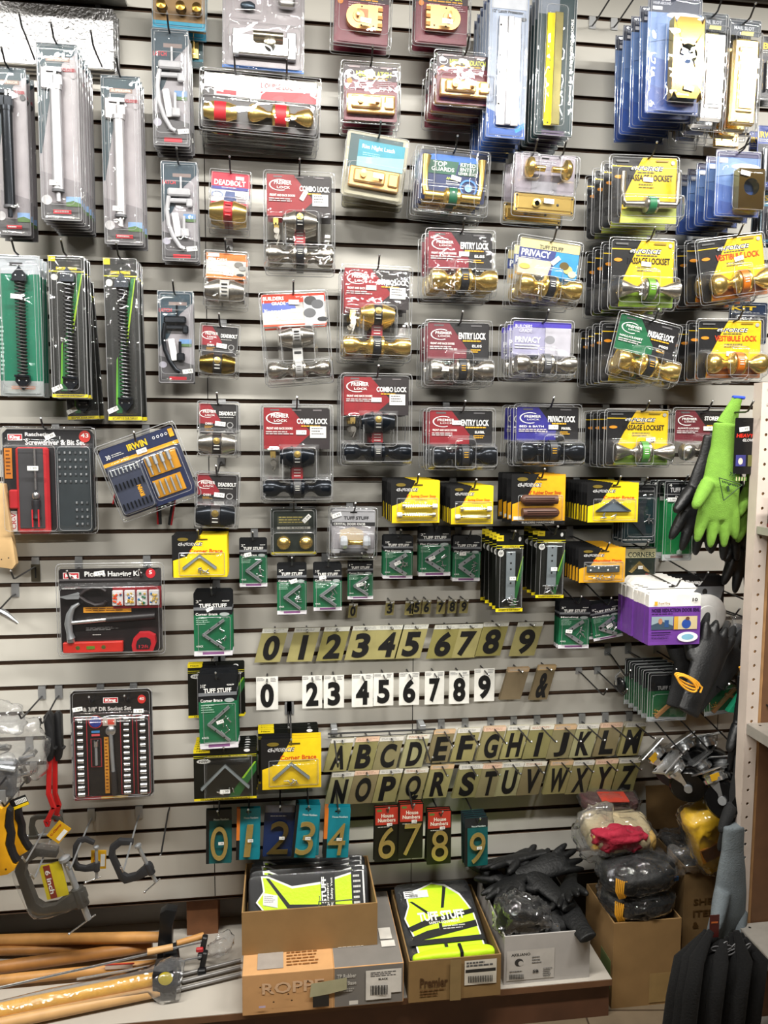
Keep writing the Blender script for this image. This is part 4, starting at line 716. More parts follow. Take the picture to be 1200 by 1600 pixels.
mb = MB(); mb.tube(pp((.21, .42), (.155, .46), (.12, .54), (.105, .64), (.115, .74), (.125, .80)), .01, STEEL, 10, rr=[.004, .007, .010, .011, .009, .012]); mb.lathe([(.011, 0), (.011, .014)], CHROME, (P.X(.125), -.012, P.Z(.84)), (0, 0, 1), 14); mb.cyl((P.X(.12), -.012, P.Z(.63)), (P.X(.47), -.012, P.Z(.60)), .006, CHROME, 12); P.part('hammer_head', mb, 50)
mb = MB(); mb.cyl((P.X(.46), -.012, P.Z(.60)), (P.X(.92), -.012, P.Z(.57)), .009, C('252224', .45), 12); P.part('hammer_grip', mb, 50)
mb = MB(); mb.box((P.X(.33), -.009, P.Z(.90)), (P.w*.56, .016, P.h*.115), C('c02c22', .4), ch=.002)
for u, r_ in ((.19, .05), (.43, .07)): mb.lathe([(.006, 0), (0, .0005)], C('4c5a2c', .3), (P.X(u), -.0172, P.Z(.90)), (0, -1, 0), 12, sx=1)
mb.box((P.X(.31), -.0175, P.Z(.90)), (.022, .001, .009), C('5a7a2c', .3)); P.part('spirit_level', mb, 30)
mb = MB(); q = [(P.X(.71), P.Z(.95)), (P.X(.90), P.Z(.95)), (P.X(.93), P.Z(.86)), (P.X(.92), P.Z(.78)), (P.X(.86), P.Z(.745)), (P.X(.77), P.Z(.745)), (P.X(.72), P.Z(.80)), (P.X(.70), P.Z(.88))]; mb.prism(q, -.026, -.004, C('b3242c', .35)); mb.prism([((a-P.X(.81))*.62+P.X(.81), (b-P.Z(.85))*.62+P.Z(.86)) for a, b in q], -.0275, -.024, C('232022', .4)); mb.text('12ft', P.X(.77), P.Z(.91), P.X(.86), P.Z(.875), -.028, C('c8303a')); P.part('tape_measure', mb, 40, .0015)
mb = MB(); cl = ['d8502c', 'c8a040', '3c7a5a', 'd0b060']
for k in range(4):
    u = .57+.115*k
    mb.box((P.X(u), -.010, P.Z(.37)), (P.w*.10, .010, P.h*.17), C('cfcccc', .2), ch=.002)
    for j in range(14): mb.ball((P.X(u+R.uniform(-.035, .035)), -.016, P.Z(.38+R.uniform(-.06, .06))), .0035, C(cl[k] if R.random() < .7 else ['e8e4dc', 'c8a040', '2a6aa8'][j % 3], .35), n=6)
P.part('fixings_box', mb, 30); P.shell([(.04, .22, .98, .96, .034)], .003, 26, wob=.002, pad=.01); P.sticker(.40, .10, -8)
P.done('black and red picture hanging kit pack', 'tool set', 1, hooks=[-.36, .30], lean=-.01)
# socket set
P = Pack('socket_set_pack', 176, 1162, 128, 170, .09, 0, vh=.08); P.base(0, 0, 1, 1, '1a1819', cut=.06, slot=False); P.rect(.03, .21, .97, .225, '3b3032'); king(P, .40, .075, .58, .125); P.ell(.87, .10, .05, .04, 'c8302c'); P.text('40', .84, .08, .90, .11); P.text('1/4" & 3/8" DR Socket Set', .04, .155, .74, .195, 'b4b0ae', .03)
P.ell(.30, .29, .085, .06, 'a8242e', ring=.1); P.ell(.30, .29, .07, .05, '25357c'); P.rect(.39, .26, .55, .33, '9c9086'); P.rect(.45, .27, .53, .32, 'b8402c'); P.rect(.25, .37, .35, .39, '3c7ab0'); P.rect(.25, .40, .35, .42, 'c04a50'); P.rect(.40, .43, .455, .95, 'c8862c'); P.lines(.41, .45, .445, .94, 16, '6a3a10')
for a, b in ((.04, .20), (.60, .76), (.80, .96)): P.rect(a, .24, b, .965, '8c2430'); P.rect(a+.01, .245, b-.01, .96, '141213')
P.rect(.24, .44, .37, .70, '8c2430'); P.rect(.25, .445, .36, .695, '141213')
for j, (u, n_) in enumerate(((.12, 12), (.68, 14), (.88, 12))):
    for i in range(n_):
        v = .265+(.68/(n_-1))*i; r_ = (.0055+.0035*i/n_)*(.85 if j == 1 else 1.1); mb = MB(); mb.cyl((P.X(u)-.0065-.003*i/n_, -.008, P.Z(v)), (P.X(u)+.0065+.003*i/n_, -.008, P.Z(v)), r_*.8, CHROME, 12); P.part('socket', mb, 40)
mb = MB(); mb.lathe([(.014, 0), (.014, .008), (.010, .011), (0, .012)], CHROME, (P.X(.49), -.004, P.Z(.37)), (0, -1, 0), 18); mb.tube([(P.X(.49), -.010, P.Z(.38)), (P.X(.50), -.010, P.Z(.6)), (P.X(.51), -.010, P.Z(.76))], .0055, STEEL, 10); mb.tube([(P.X(.51), -.010, P.Z(.74)), (P.X(.52), -.010, P.Z(.95))], .008, C('3c3a3c', .3, .5), 10); P.part('ratchet', mb, 50)
mb = MB(); mb.cyl((P.X(.305), -.008, P.Z(.46)), (P.X(.305), -.008, P.Z(.68)), .004, STEEL, 8); mb.cyl((P.X(.305), -.008, P.Z(.46)), (P.X(.305), -.008, P.Z(.51)), .006, CHROME, 8); P.part('extension_bar', mb, 40)
P.rect(.03, .97, .50, 1, '8c2430'); P.rect(.35, .975, .68, .995, 'c8a020')
P.shell([(.02, .24, .98, .98, .022)], .003, 22, wob=.001); P.sticker(.09, .17, -8).sticker(.83, .205, 0); P.done('black and red quarter inch socket set pack', 'tool set', 1, hooks=[-.22, .20], lean=-.01)
# ---------------------------------------------------------------- thin black and yellow packs
def gf(nm, px, df, n, sp, desc, title, cat, fn, tcol='c8401c', low='ebcb18', black=.45, short=None, tilt=0, shell=True):
    P = Pack(nm, *px, df, tilt, vh=.10); P.base(0, 0, 1, 1, '161617', cut=.02, t=.0005, slot=False); P.poly([(black+.06, 0), (1, 0), (1, 1), (.02, 1), (.02, .60), (black*.6, .50)], low)
    P.text('G-FORCE', .10, .17, .55, .26, 'e8e8e8', .06, sh=.03); P.text('G-FORCE', .10, .17, .55, .26, '1b1b1d', .01, sh=.03)
    P.text(title, .32, .33, .92, .42, tcol, .02); P.lines(.5, .45, .86, .48, 1, '7a6a20'); P.ell(.2, .10, .10, .04, '6c5c20'); P.rect(.45, .085, .65, .115, '4a4010')
    fn(P)
    if shell: P.shell([(.16, .46, .92, .90, .02)], .0005, 14, local=True)
    P.done(desc, cat, n, sp, jit=.7, short=short or desc); return P
def springs(P):
    for v, s in ((.60, 1), (.80, -1)):
        mb = MB(); a, b = P.X(.22), P.X(.84); z = P.Z(v)
        if s < 0: a, b = b, a
        mb.tube([(a+(b-a)*t/40+0, -.010+.0042*math.sin(t*2.1), z+.0042*math.cos(t*2.1)) for t in range(38)], .0016, C('cfc8a8', .25, .9), 5); mb.cyl((a, -.010, z), (b, -.010, z), .0036, C('cfc8a8', .25, .9), 10); mb.lathe([(.007, 0), (.007, .008), (.004, .010)], C('cfc8a8', .25, .9), (a, -.010, z), (1, 0, 0), 12); P.part('spring_stop', mb, 50)
        mb = MB(); mb.lathe([(.006, 0), (.007, .002), (.007, .012), (.005, .014), (0, .014)], C('efece0', .5), (b, -.010, z), (1 if b > a else -1, 0, 0), 12); P.part('rubber_tip', mb, 50)
gf('door_stop_pack', (649, 784, 76, 66), .24, 10, .022, 'spring door stop pack in yellow card, left bunch', '3" Spring Door Stop', 'door stop', springs)
gf('door_stop_pack', (737, 789, 67, 60), .24, 9, .022, 'spring door stop pack in yellow card, right bunch', '3" Spring Door Stop', 'door stop', springs)
def rub(P):
    for v, s in ((.50, 1), (.76, -1)):
        mb = MB(); a, b = P.X(.50-s*.36), P.X(.50+s*.32); rr = P.h*.10; z = P.Z(v); mb.tube([(a, -.014, z), (a+(b-a)*.04, -.014, z), (a+(b-a)*.12, -.014, z), (b, -.014, z)], rr, C('4e3024', .5), 14, rr=[rr*.3, rr*.75, rr, rr*.95])
        for k in (-.4, 0, .4): mb.box(((a+b)/2, -.014-rr*.95, z+k*rr), (abs(b-a)*.8, .002, .0012), C('38201a', .5))
        P.part('rubber_wedge', mb, 50)
P = gf('door_stop_pack', (841, 780, 84, 78), .25, 4, .045, 'brown rubber door stop pack in black and yellow card', '4" Rubber Door Stop', 'door stop', lambda P: (P.rect(0, .93, 1, 1, '161617'), P.text('BUILDERS HARDWARE', .2, .945, .8, .985), P.rect(.04, .84, .24, .91, 'd8d8d0'), rub(P)), low='e3a41c', tcol='a82c1c')
def trib(P):
    mb = MB(); x, z = P.X(.5), P.Z(.42); a = P.w*.34; b = P.h*.30
    mb.prism([(x-a, z-b), (x, z), (x+a, z-b), (x+a*.9, z-b*1.05), (x-a*.9, z-b*1.05)], -.006, -.003, C('75828e', .4, .5)); mb.tube([(x-a, -.009, z-b), (x, -.009, z), (x+a, -.009, z-b)], .0028, C('8d979f', .3, .9), 4); mb.box((x, -.007, z-b), (2*a, .007, .002), C('8d979f', .3, .9)); P.part('brace', mb, 30)
    screws(P, .5, .84, .22, .05)
def screws(P, u, v, du, dv, n=8, m=None):
    mb = MB()
    for j in range(n):
        a = R.uniform(-.6, .6)+(PI/2 if R.random() < .4 else 0); c = Vector((P.X(u+R.uniform(-du, du)), -.008, P.Z(v+R.uniform(-dv, dv)))); q = Vector((math.cos(a), 0, math.sin(a)))*.006
        mb.cyl(c-q, c+q, .0012, m or CHROME, 6); mb.ball(c+q, .0024, m or CHROME, n=6)
    P.part('screw_bundle', mb, 30)
def vbr(P, v0=.50, du=.30, dv=.30):
    mb = MB(); x, z = P.X(.5), P.Z(v0); a = P.w*du; b = P.h*dv
    mb.tube([(x-a, -.008, z-b), (x, -.008, z), (x+a, -.008, z-b)], .0038, C('98a3a8', .4, .5), 4); mb.tube([(x-a, -.004, z-b+.003), (x, -.004, z+.003), (x+a, -.004, z-b+.003)], .004, C('aab2b4', .3, .85), 4); P.part('brace', mb, 30); screws(P, .5, .84, .14, .04)
gf('corner_brace_pack', (957, 785, 80, 62), .27, 10, .020, 'grey triangular corner brace pack in yellow card', 'Corner Brace', 'corner brace', trib)
gf('corner_brace_pack', (312, 869, 86, 66), .18, 8, .013, 'small steel corner brace pack in yellow card', 'Corner Brace', 'corner brace', vbr, low='ebcb18')
def plate(P):
    mb = MB(); mb.box((P.X(.52), -.006, P.Z(.60)), (P.w*.70, .003, P.h*.20), C('7c8688', .3, .8), ch=.001)
    for u in (.25, .42, .62, .80): mb.lathe([(.0025, 0), (0, .0005)], WHT, (P.X(u), -.0076, P.Z(.60+(.03 if u in (.25, .62) else -.03))), (0, -1, 0), 8)
    P.part('flat_plate', mb, 30); screws(P, .5, .84, .26, .04, 12)
gf('mending_plate_pack', (940, 883, 73, 54), .25, 8, .022, 'flat steel plate pack in orange yellow card', 'Mending Plate', 'mending plate', plate, low='dba01e')
gf('corner_brace_pack', (455, 1193, 94, 78), .15, 3, .02, 'large steel corner brace pack in yellow card, front bunch', 'Corner Brace', 'corner brace', vbr, low='e8c31c')
# black green yellow cards
def bgy(nm, px, df, n, sp, desc, title, cat, fn, tilt=0, top=.12, cav=None):
    P = Pack(nm, *px, df, tilt, vh=.06); P.base(0, 0, 1, 1, '11130f', cut=.02); P.poly([(1, .30), (1, .45), (.72, .95), (.55, .95), (.80, .55)], '1f5a2a'); P.poly([(.97, .28), (1, .28), (.80, .60), (.76, .6)], '7fb02a'); P.rect(0, 0, .26, .075, 'e6cf20'); P.text('New', .05, .02, .2, .05, '3a3a10')
    P.rect(0, .13, 1, .14, 'c8c020'); P.rect(0, .165, 1, .172, 'c8c020'); P.text(title, .22, .14, .85, .164, 'e6cf20', .03); P.ell(.16, .235, .11, .045, 'c9c9c4'); P.text('NW', .09, .215, .23, .255, '222222'); P.rect(0, .955, 1, 1, 'e6d21e'); P.text('SECURITY IS OUR TARGET', .1, .965, .9, .99, '141416'); P.ell(.85, .05, .05, .03, 'd8d8d8'); fn(P)
    P.shell([cav or (.2, .19, .9, .93, .016)], .0008, 14, wob=.002, local=True); P.done(desc, cat, n, sp, short=desc, jit=1.0); return P
def mend(P):
    mb = MB(); mb.box((P.X(.52), -.006, P.Z(.52)), (P.w*.34, .003, P.h*.62), C('8d979c', .4, .5), ch=.001)
    for v in (.24, .36, .44, .62): mb.lathe([(.003, 0), (0, .0005)], INK, (P.X(.52), -.0076, P.Z(v)), (0, -1, 0), 8)
    P.part('flat_plate', mb, 30); screws(P, .5, .86, .24, .05, 14); P.sticker(.55, .55, 0, -.02, .018, .01)
bgy('mending_plate_pack', (796, 896, 42, 119), .22, 5, .04, 'tall mending plate pack on black card, left bunch', 'MENDING PLATE', 'mending plate', mend)
bgy('mending_plate_pack', (860, 882, 44, 104), .22, 4, .04, 'tall mending plate pack on black card, right bunch', 'MENDING PLATE', 'mending plate', mend, tilt=1)
vb2 = lambda P: (vbr(P, .34, .38, .44), P.sticker(.5, .80, 0, -.02))
bgy('corner_brace_pack', (352, 1209, 98, 80), .14, 6, .018, 'wide corner brace pack on black card with yellow foot', 'CORNER BRACE', 'corner brace', vb2)
bgy('corner_brace_pack', (338, 1078, 88, 84), .05, 3, .010, 'black and yellow brace pack behind the three inch green ones', '', 'corner brace', lambda P: P.text('3 1/2"', .82, .17, .97, .21), top=.1)
bgy('corner_brace_pack', (451, 1180, 94, 84), .06, 4, .014, 'black and yellow brace pack behind the large yellow card', '', 'corner brace', vb2)
# green tuff stuff corner braces
tuffcorner((333, 975, 60, 102), .13, '3"', 'three inch corner brace pack on green card', 6, .010, big=True)
tuffcorner((341, 1112, 60, 118), .17, '3 1/2"', 'three and half inch corner brace pack on green card', 8, .012, tilt=-1, big=True)
tuffcorner((396, 879, 43, 78), .10, '2"', 'two inch green corner brace pack left of the gold knobs', 2)
tuffcorner((456, 920, 46, 82), .11, '2"', 'two inch green corner brace pack below the gold knobs', 2)
tuffcorner((512, 918, 44, 74), .13, '2 1/2"', 'green corner brace pack below the crystal knob, left one', 4, .014)
tuffcorner((563, 905, 40, 64), .10, '1"', 'small green corner brace pack below the crystal knob, right one', 2)
tuffcorner((622, 871, 46, 68), .13, '2 1/2"', 'flat green corner brace pack below the left door stops', 4, .012, 1, 'Flat Corner', True)
tuffcorner((679, 862, 50, 78), .13, '2"', 'flat green corner brace pack, middle one under the door stops', 3, .012, 0, 'Flat Corner', True)
tuffcorner((729, 873, 43, 72), .12, '2 1/2"', 'flat green corner brace pack left of the mending plates', 3, .012, 1, 'Flat Corner', True)
tuffcorner((897, 976, 48, 76), .16, '3"', 'green mending brace pack below the flat steel plates, left one', 4, .012, 1, 'Mending', True)
tuffcorner((947, 970, 46, 58), .16, '2"', 'green mending brace pack below the flat steel plates, right one', 4, .012, -9, 'Mending', True)
# two door knob cards
P = Pack('door_knob_pack', 459, 831, 72, 74, .10, 0, vh=.06); P.base(0, 0, 1, 1, '29302b', cut=.03); P.rect(.15, .17, .82, .36, '4c5040'); P.lines(.18, .18, .80, .34, 3, 'b8a860'); P.rect(.14, .39, .86, .44, 'cfcfc4'); P.text('DOOR KNOBS', .2, .395, .8, .435, '222222'); P.poly([(.0, .92), (1, .92), (1, .97), (0, .97)], 'c8b820'); P.rect(.72, .03, .9, .06, '8c8c84')
for u in (.28, .76):
    mb = MB(); mb.lathe([(.008, 0), (.008, .006), (.017, .012), (.020, .020), (.018, .028), (.010, .032), (0, .033)], BRASS, (P.X(u), -.002, P.Z(.71)), (0, -1, 0), 24); P.part('knob', mb, 60)
P.shell([(.02, .46, .98, .96, .036)], .001, 18); P.sticker(.78, .22, -45).done('two round gold door knobs on dark card', 'door knob', 2, .045)
P = Pack('door_knob_pack', 552, 834, 70, 76, .13, 1, vh=.06); P.base(.02, .0, .98, .9, 'a8a8ac', cut=.03); P.text('TUFF STUFF', .28, .14, .84, .21, '3a3a3c', .04); P.rect(.02, .26, .98, .34, '2a2a2c'); P.text('CRYSTAL DOOR KNOB', .06, .275, .76, .325, bold=.02); P.rect(.02, .34, .98, .8, '8f8c90'); P.poly([(.2, .42), (.5, .36), (.72, .44), (.74, .7), (.2, .7)], 'b8a890')
c = Vector((P.X(.53), -.022, P.Z(.66)))
for s in (-1, 1):
    mb = MB(); mb.lathe([(.008, 0), (.018, .004), (.020, .014), (.016, .022), (0, .024)], C('c9ced4', .08, .3), c+Vector((s*.020, 0, 0)), (s, 0, 0), 10); P.part('crystal_knob', mb, 10)
mb = MB(); mb.lathe([(.011, -.022), (.007, -.016), (.006, 0), (.007, .016), (.011, .022)], BRASS, c, (1, 0, 0), 16); P.part('brass_shank', mb, 40)
mb = MB(); mb.box((P.X(.5), -.01, P.Z(.89)), (P.w*.6, .012, P.h*.07), BLK, ch=.002); P.part('black_base', mb, 20)
P.shell([(.02, .40, .98, .95, .044)], .002, 18, wob=.003, pad=.04); P.sticker(.12, .12, -20).done('crystal door knob pack with brass shank', 'door knob', 2, .05)
# right: dark brace, door holder, brass corners
P = Pack('corner_brace_pack', 998, 803, 52, 92, .20, 0, vh=.05); P.base(0, 0, 1, 1, '122a2e', cut=.03); P.rect(0, .0, 1, .2, '16191c'); P.text('SUPERIOR', .45, .1, .95, .13, 'a8a8a8'); P.lines(.04, .93, .9, .97, 1)
mb = MB(); mb.prism([(P.X(.1), P.Z(.52)), (P.X(.66), P.Z(.22)), (P.X(.70), P.Z(.26)), (P.X(.62), P.Z(.54)), (P.X(.72), P.Z(.84)), (P.X(.64), P.Z(.86))], -.007, -.002, C('4d555c', .35, .8)); P.part('brace', mb, 30); screws(P, .78, .6, .1, .1); P.shell([(.06, .2, .95, .9, .02)], .0008, 10); P.done('dark triangular brace pack beside the yellow brace bunch', 'corner brace', 3, .03)
P = Pack('door_holder_pack', 1059, 814, 46, 124, .22, 0, vh=.05); P.base(0, 0, 1, 1, '148244', cut=.05); P.rect(0, 0, 1, .22, '15171a'); P.text('TUFF STUFF', .2, .08, 1.0, .14, 'd8d8d8', .03); P.rect(0, .16, 1, .17, '888888'); P.text('Door Holder', .38, .185, .98, .21); P.rect(0, .92, 1, 1, 'c8cccc'); P.rect(.28, .935, .7, .965, '8a6a6a'); P.text('4', .15, .03, .25, .07)
mb = MB(); x = P.X(.58); mb.lathe([(.012, 0), (.012, .012), (.006, .02), (0, .02)], CHROME, (x, -.006, P.Z(.36)), (0, -1, 0), 14); mb.tube([(x, -.012, P.Z(.38)), (x-.006, -.014, P.Z(.46)), (x+.004, -.012, P.Z(.52)), (x+.01, -.012, P.Z(.66)), (x+.006, -.012, P.Z(.8)), (x-.006, -.012, P.Z(.88))], .004, CHROME, 10); mb.ball((x-.006, -.012, P.Z(.89)), .008, C('9ab0a4', .3), n=10); P.part('holder_arm', mb, 50)
P.shell([(.1, .24, .95, .92, .026)], .001, 12, wob=.003); P.sticker(.26, .23, 0).done('green door holder pack with chrome arm', 'door holder', 3, .045)
P = Pack('corner_brace_pack', 1000, 878, 48, 46, .18, 0, vh=.08); P.base(0, 0, 1, 1, '1d2a22', cut=.02); P.rect(0, .05, 1, .36, 'cfc89c'); P.text('CORNERS', .10, .16, .96, .34, '2e3a30', .02)
mb = MB(); mb.prism([(P.X(.12), P.Z(.82)), (P.X(.46), P.Z(.46)), (P.X(.80), P.Z(.82)), (P.X(.7), P.Z(.86)), (P.X(.46), P.Z(.6)), (P.X(.22), P.Z(.86))], -.006, -.002, BRASS); P.part('brass_corner', mb, 30); P.rect(.68, .88, .84, .96, 'c83a34'); P.shell([(.05, .38, .95, .95, .014)], .0008, 10); P.sticker(.45, .66, 0, -.014, .014, .009).done('brass box corners pack on cream and black card', 'corner brace', 2, .03)
# door seal boxes, allway disc
P = Pack('door_seal_box', 1048, 958, 80, 92, .34, 0, vh=.05)
P.base(0, .16, 1, .36, 'e9e7e2', cut=.0, t=.020, slot=False); P.base(0, .3602, 1, 1, '6b3c92', cut=.0, t=.020, slot=False); P.base(0, 0, 1, .17, 'e9e7e2', cut=.1, t=.001); P.n = 100
P.rect(0, .36, 1, 1, '6b3c92'); P.text('Royal King', .18, .28, .40, .33, '8a6a28', .02); P.rect(.10, .27, .16, .335, 'd8a030'); P.text('10', .83, .22, .93, .28, '222222', .03); P.text('NOISE REDUCTION DOOR SEAL', .05, .385, .98, .45, '2a1440', .04); P.lines(.05, .47, .6, .50, 1, '2a1440')
P.rect(.05, .52, .47, .74, '8fa0a8'); P.poly([(.05, .74), (.05, .66), (.25, .6), (.47, .68), (.47, .74)], '3a4a5a'); P.ell(.22, .6, .04, .05, 'b07a5a'); P.rect(.30, .58, .38, .7, '2c4a7a'); P.rect(.48, .52, .93, .74, 'c8b890'); P.rect(.48, .52, .56, .74, 'c89a3a'); P.ell(.72, .65, .09, .08, '2a4a98'); P.ell(.74, .56, .04, .03, '6a4430'); P.rect(.05, .78, .42, .80, '2a1440'); P.ell(.75, .87, .20, .085, 'eeeeee'); P.ell(.75, .87, .12, .05, '7fb4cc'); P.lines(.05, .83, .4, .9, 3, '2a1440')
P.done('white and purple door seal box', 'door seal', 8, .024, group='purple door seal boxes')
P = Pack('cabinet_hardware_pack', 1090, 952, 80, 104, .22, 0, vh=.06); P.base(0, 0, 1, 1, '17181b', cut=.03); P.poly([(0, .16), (1, .16), (.9, .45), (.3, .85), (0, .9)], '83868a'); P.text('allway', .16, .06, .58, .14, 'e8e8e8', .06); P.ell(.62, .24, .05, .05, '222222')
mb = MB(); mb.lathe([(.062, 0), (.062, .006), (.056, .010), (.030, .010), (.028, .012), (0, .012)], C('f0f0ee', .4), (P.X(.64), -.004, P.Z(.58)), (0, -1, 0), 32); P.part('white_disc', mb, 40); P.done('black card with a white round disc behind the door seals', 'scraper pack', 3, .02, hk=True)
# dark green packs low on the right
for cx, cy, w_, h_, a, ds, n in ((1042, 1088, 62, 76, 0, 'dark green tuff pack with wooden pieces, left bunch', 6), (1128, 1080, 60, 70, -6, 'dark green tuff pack with wooden pieces, right bunch', 3)):
    P = Pack('bracket_pack', cx, cy, w_, h_, .26, a, vh=.05); P.base(0, 0, 1, 1, '1b5a36', cut=.03); P.rect(0, 0, 1, .38, '15171a'); P.text('TUFF STUFF', .25, .28, .85, .36, 'a8a8a8', .03); P.poly([(0, .9), (1, .94), (1, 1), (0, 1)], '9aa0a4')
    mb = MB(); mb.box((P.X(.5), -.008, P.Z(.68)), (P.w*.8, .008, .010), C('8a6238', .6), (0, -.7, 0)); mb.box((P.X(.66), -.012, P.Z(.6)), (P.w*.3, .006, .008), C('8a6238', .6), (0, .5, 0)); P.part('wooden_piece', mb, 20); screws(P, .22, .78, .08, .05, 5, BRASS); P.shell([(.04, .38, .96, .95, .02)], .001, 12, wob=.004); P.done(ds, 'bracket', n, .03)
# ---------------------------------------------------------------- number and letter plates
WD = dict(zip('0123456789', 'zero one two three four five six seven eight nine'.split()))
def letter_plate(ch, tlx, tly, w_, h_, sh, df, body, desc, grp, cat='letter plate', strip='c9c6bc', n=1, hk=None, tilt=0, ital=True, small=False, hook_d=None):
    P = Pack('letter_plate' if ch.isalpha() or ch in '& ' else 'number_plate', tlx+w_/2-sh/2, tly+h_/2, w_, h_, df, tilt, vh=.05)
    s = sh/w_; y0 = 0
    q = [(P.X(0-s/2), P.Z(1)), (P.X(1-s/2), P.Z(1)), (P.X(1+s/2), P.Z(0)), (P.X(s/2), P.Z(0))]
    P.uh = .5; mb = P.cm; mb.prism(q, -.0012, 0, C(body, .32, .25, var=.06)); P.n = 5
    f = .13
    if strip: P.poly([(s/2-s*f, f), (1+s/2-s*f, f), (1+s/2, 0), (s/2, 0)], strip); P.lines(s/2+.05, .03, 1+s/2-.1, f-.02, 2, 'b4907c' if strip[0] == 'd' else '9c9c98', .5)
    if ch.strip():
        gw = {'1': .27, 'I': .24, 'W': .92, 'M': .82, '4': .74, 'T': .68, 'J': .62}.get(ch, .72)*.86
        g = 1.0 if ital else 1
        P.cm.text(ch, P.X(.5-gw/2), P.Z(.94 if not small else .88), P.X(.5+gw/2), P.Z(.21 if not small else .2), P.y(), INK, .04, sh=(sh/w_*P.w*.62 if ital else 0), res=5)
    m_ = 'w' if strip is None else ''
    P.done(desc, cat, n, .006, group=grp, hk=False, jit=.8, card='plate')
    h = W(tlx+w_/2+(sh*0), tly+3, df)
    hook(P.root.location.x+(s/2*P.w*.8), P.root.location.z-.001, hook_d or (df+.012), 'holding the '+desc.split(',')[0], clip=bool(hk), lean=-.004, tip=.004, grp='small hooks of the letter and number plates')
    return P
TAN = 'aaa26c'
g = 'tan italic number plates in the long row'
for ch, x, y in (('0', 409, 982), ('1', 459, 981), ('2', 505.6, 979.5), ('3', 550, 978), ('4', 590, 977), ('5', 628, 976), ('6', 677.6, 976), ('7', 713.6, 975), ('8', 753.5, 972), ('9', 807, 972)):
    letter_plate(ch, x+2, y, 40, 52.5, 14, .045, TAN if ch not in '268' else '999258', 'tan number plate with a slanted black '+WD[ch], g, 'number plate', 'c6c6bc')
g = 'small tan number tags'
for ch, x, y in (('0', 544.6, 943), ('3', 602, 939), ('4', 632.6, 939), ('5', 644.3, 937), ('6', 659.5, 937), ('7', 682, 937), ('8', 699.8, 936), ('9', 718, 936)):
    letter_plate(ch, x+1, y, 13.5, 22, 2, .055, '8f8656', 'tiny tan number tag with a black '+WD[ch], g, 'number plate', 'b4b0a0', small=True)
g = 'white number cards with black digits'
for ch, x, y, w_ in (('0', 400.4, 1057.4, 34), ('2', 472.3, 1055, 31), ('3', 506, 1054.4, 31.5), ('4', 549.8, 1053, 33), ('5', 583.6, 1051, 31), ('6', 623.5, 1050, 31.5), ('7', 663.8, 1048.8, 30), ('8', 702, 1048, 31), ('9', 741, 1044, 31.5)):
    P = Pack('number_card', x+w_/2, y+26, w_, 51, .05, 0, vh=.06); P.base(0, 0, 1, 1, 'e2e1da', cut=.0, slot=False); P.lines(.04, .03, .42, .13, 3, '77777a'); P.lines(.66, .03, .96, .16, 3, '77777a')
    gw = .62 if ch != '7' else .56; P.cm.text(ch, P.X(.5-gw/2), P.Z(.93), P.X(.5+gw/2), P.Z(.20), P.y(), INK, .045, res=5)
    P.done('white number card with a bold black '+WD[ch], 'number plate', 2 if ch in '0478' else 1, .004, group=g, hk=False, jit=1.0, card='card')
    hook(P.root.location.x, P.root.location.z, .07, 'holding the white number card '+WD[ch], clip=False, lean=-.006, tip=.003, grp='small hooks of the letter and number plates')
letter_plate(' ', 794.5, 1043.5, 33, 49, 14, .05, '80725a', 'blank brown slanted plate left of the ampersand', 'brown plates right of the white digits', 'plate', 'ad9270', 3)
letter_plate('&', 841, 1040, 28, 53, 14, .05, '7b6e54', 'brown slanted plate with a black ampersand', 'brown plates right of the white digits', 'letter plate', 'b89c72', 3)
g1, g2 = 'black letters of the upper letter row', 'black letters of the lower letter row'
A_ = [('A', 516.5, 1150, 33), ('B', 554.6, 1148, 35), ('C', 592.3, 1147, 35), ('D', 634.8, 1144, 33), ('E', 677, 1136, 31), ('F', 714, 1134, 33), ('G', 755, 1132, 32), ('H', 792, 1130, 31), ('I', 827, 1129.5, 35), ('J', 864, 1129.5, 33), ('K', 900, 1128, 32), ('L', 937, 1126, 32), ('M', 976, 1125, 30)]
B_ = [('N', 517.4, 1207, 33), ('O', 553, 1204, 36), ('P', 592, 1202, 34), ('Q', 631, 1201, 35), ('R', 672, 1195, 34), ('S', 717, 1195, 34), ('T', 753, 1194, 30), ('U', 783, 1192, 32), ('V', 817.6, 1190.5, 33), ('W', 858.8, 1189, 33), ('X', 894, 1189, 31), ('Y', 929, 1187, 33), ('Z', 966, 1185.5, 32)]
cols = ['a09a68', '9c9464', 'a5a27a', '8f8a5c', '948c62', '877c5c', '8c8562']
sts = ['cfccc4', 'd8b8a0', 'cfccc4', 'd4d0c4', 'c8a884']
for row, g, nm in ((A_, g1, 'upper'), (B_, g2, 'lower')):
    for i, (ch, x, y, w_) in enumerate(row):
        up = nm == 'upper'; right = i > 3
        letter_plate(ch, x+2, y+(4 if up else 0), w_+2, 51, 13, .05, cols[(i*3+(0 if up else 2)) % 7], 'tan plate with a black '+ch+' in the '+nm+' letter row', g, 'letter plate', sts[i % 5], 2 if i % 3 else 3, hk=(up and right), hook_d=(.15 if right and up else .10 if right else .055))
p = W(516, 1133, 0); q = W(661, 1128, 0); rr = empty('display_bar', (0, 0, 0)); tag(rr, 'thin black display bar above letters A to D', 'display bar')
mb = MB(); mb.cyl((p.x-.01, -.05, p.z-.008), (q.x+.03, -.05, p.z-.008), .003, BLK, 8); mb.cyl((p.x-.01, -.05, p.z-.02), (q.x+.03, -.05, p.z-.02), .0015, BLK, 8); mb.build('bar', rr)
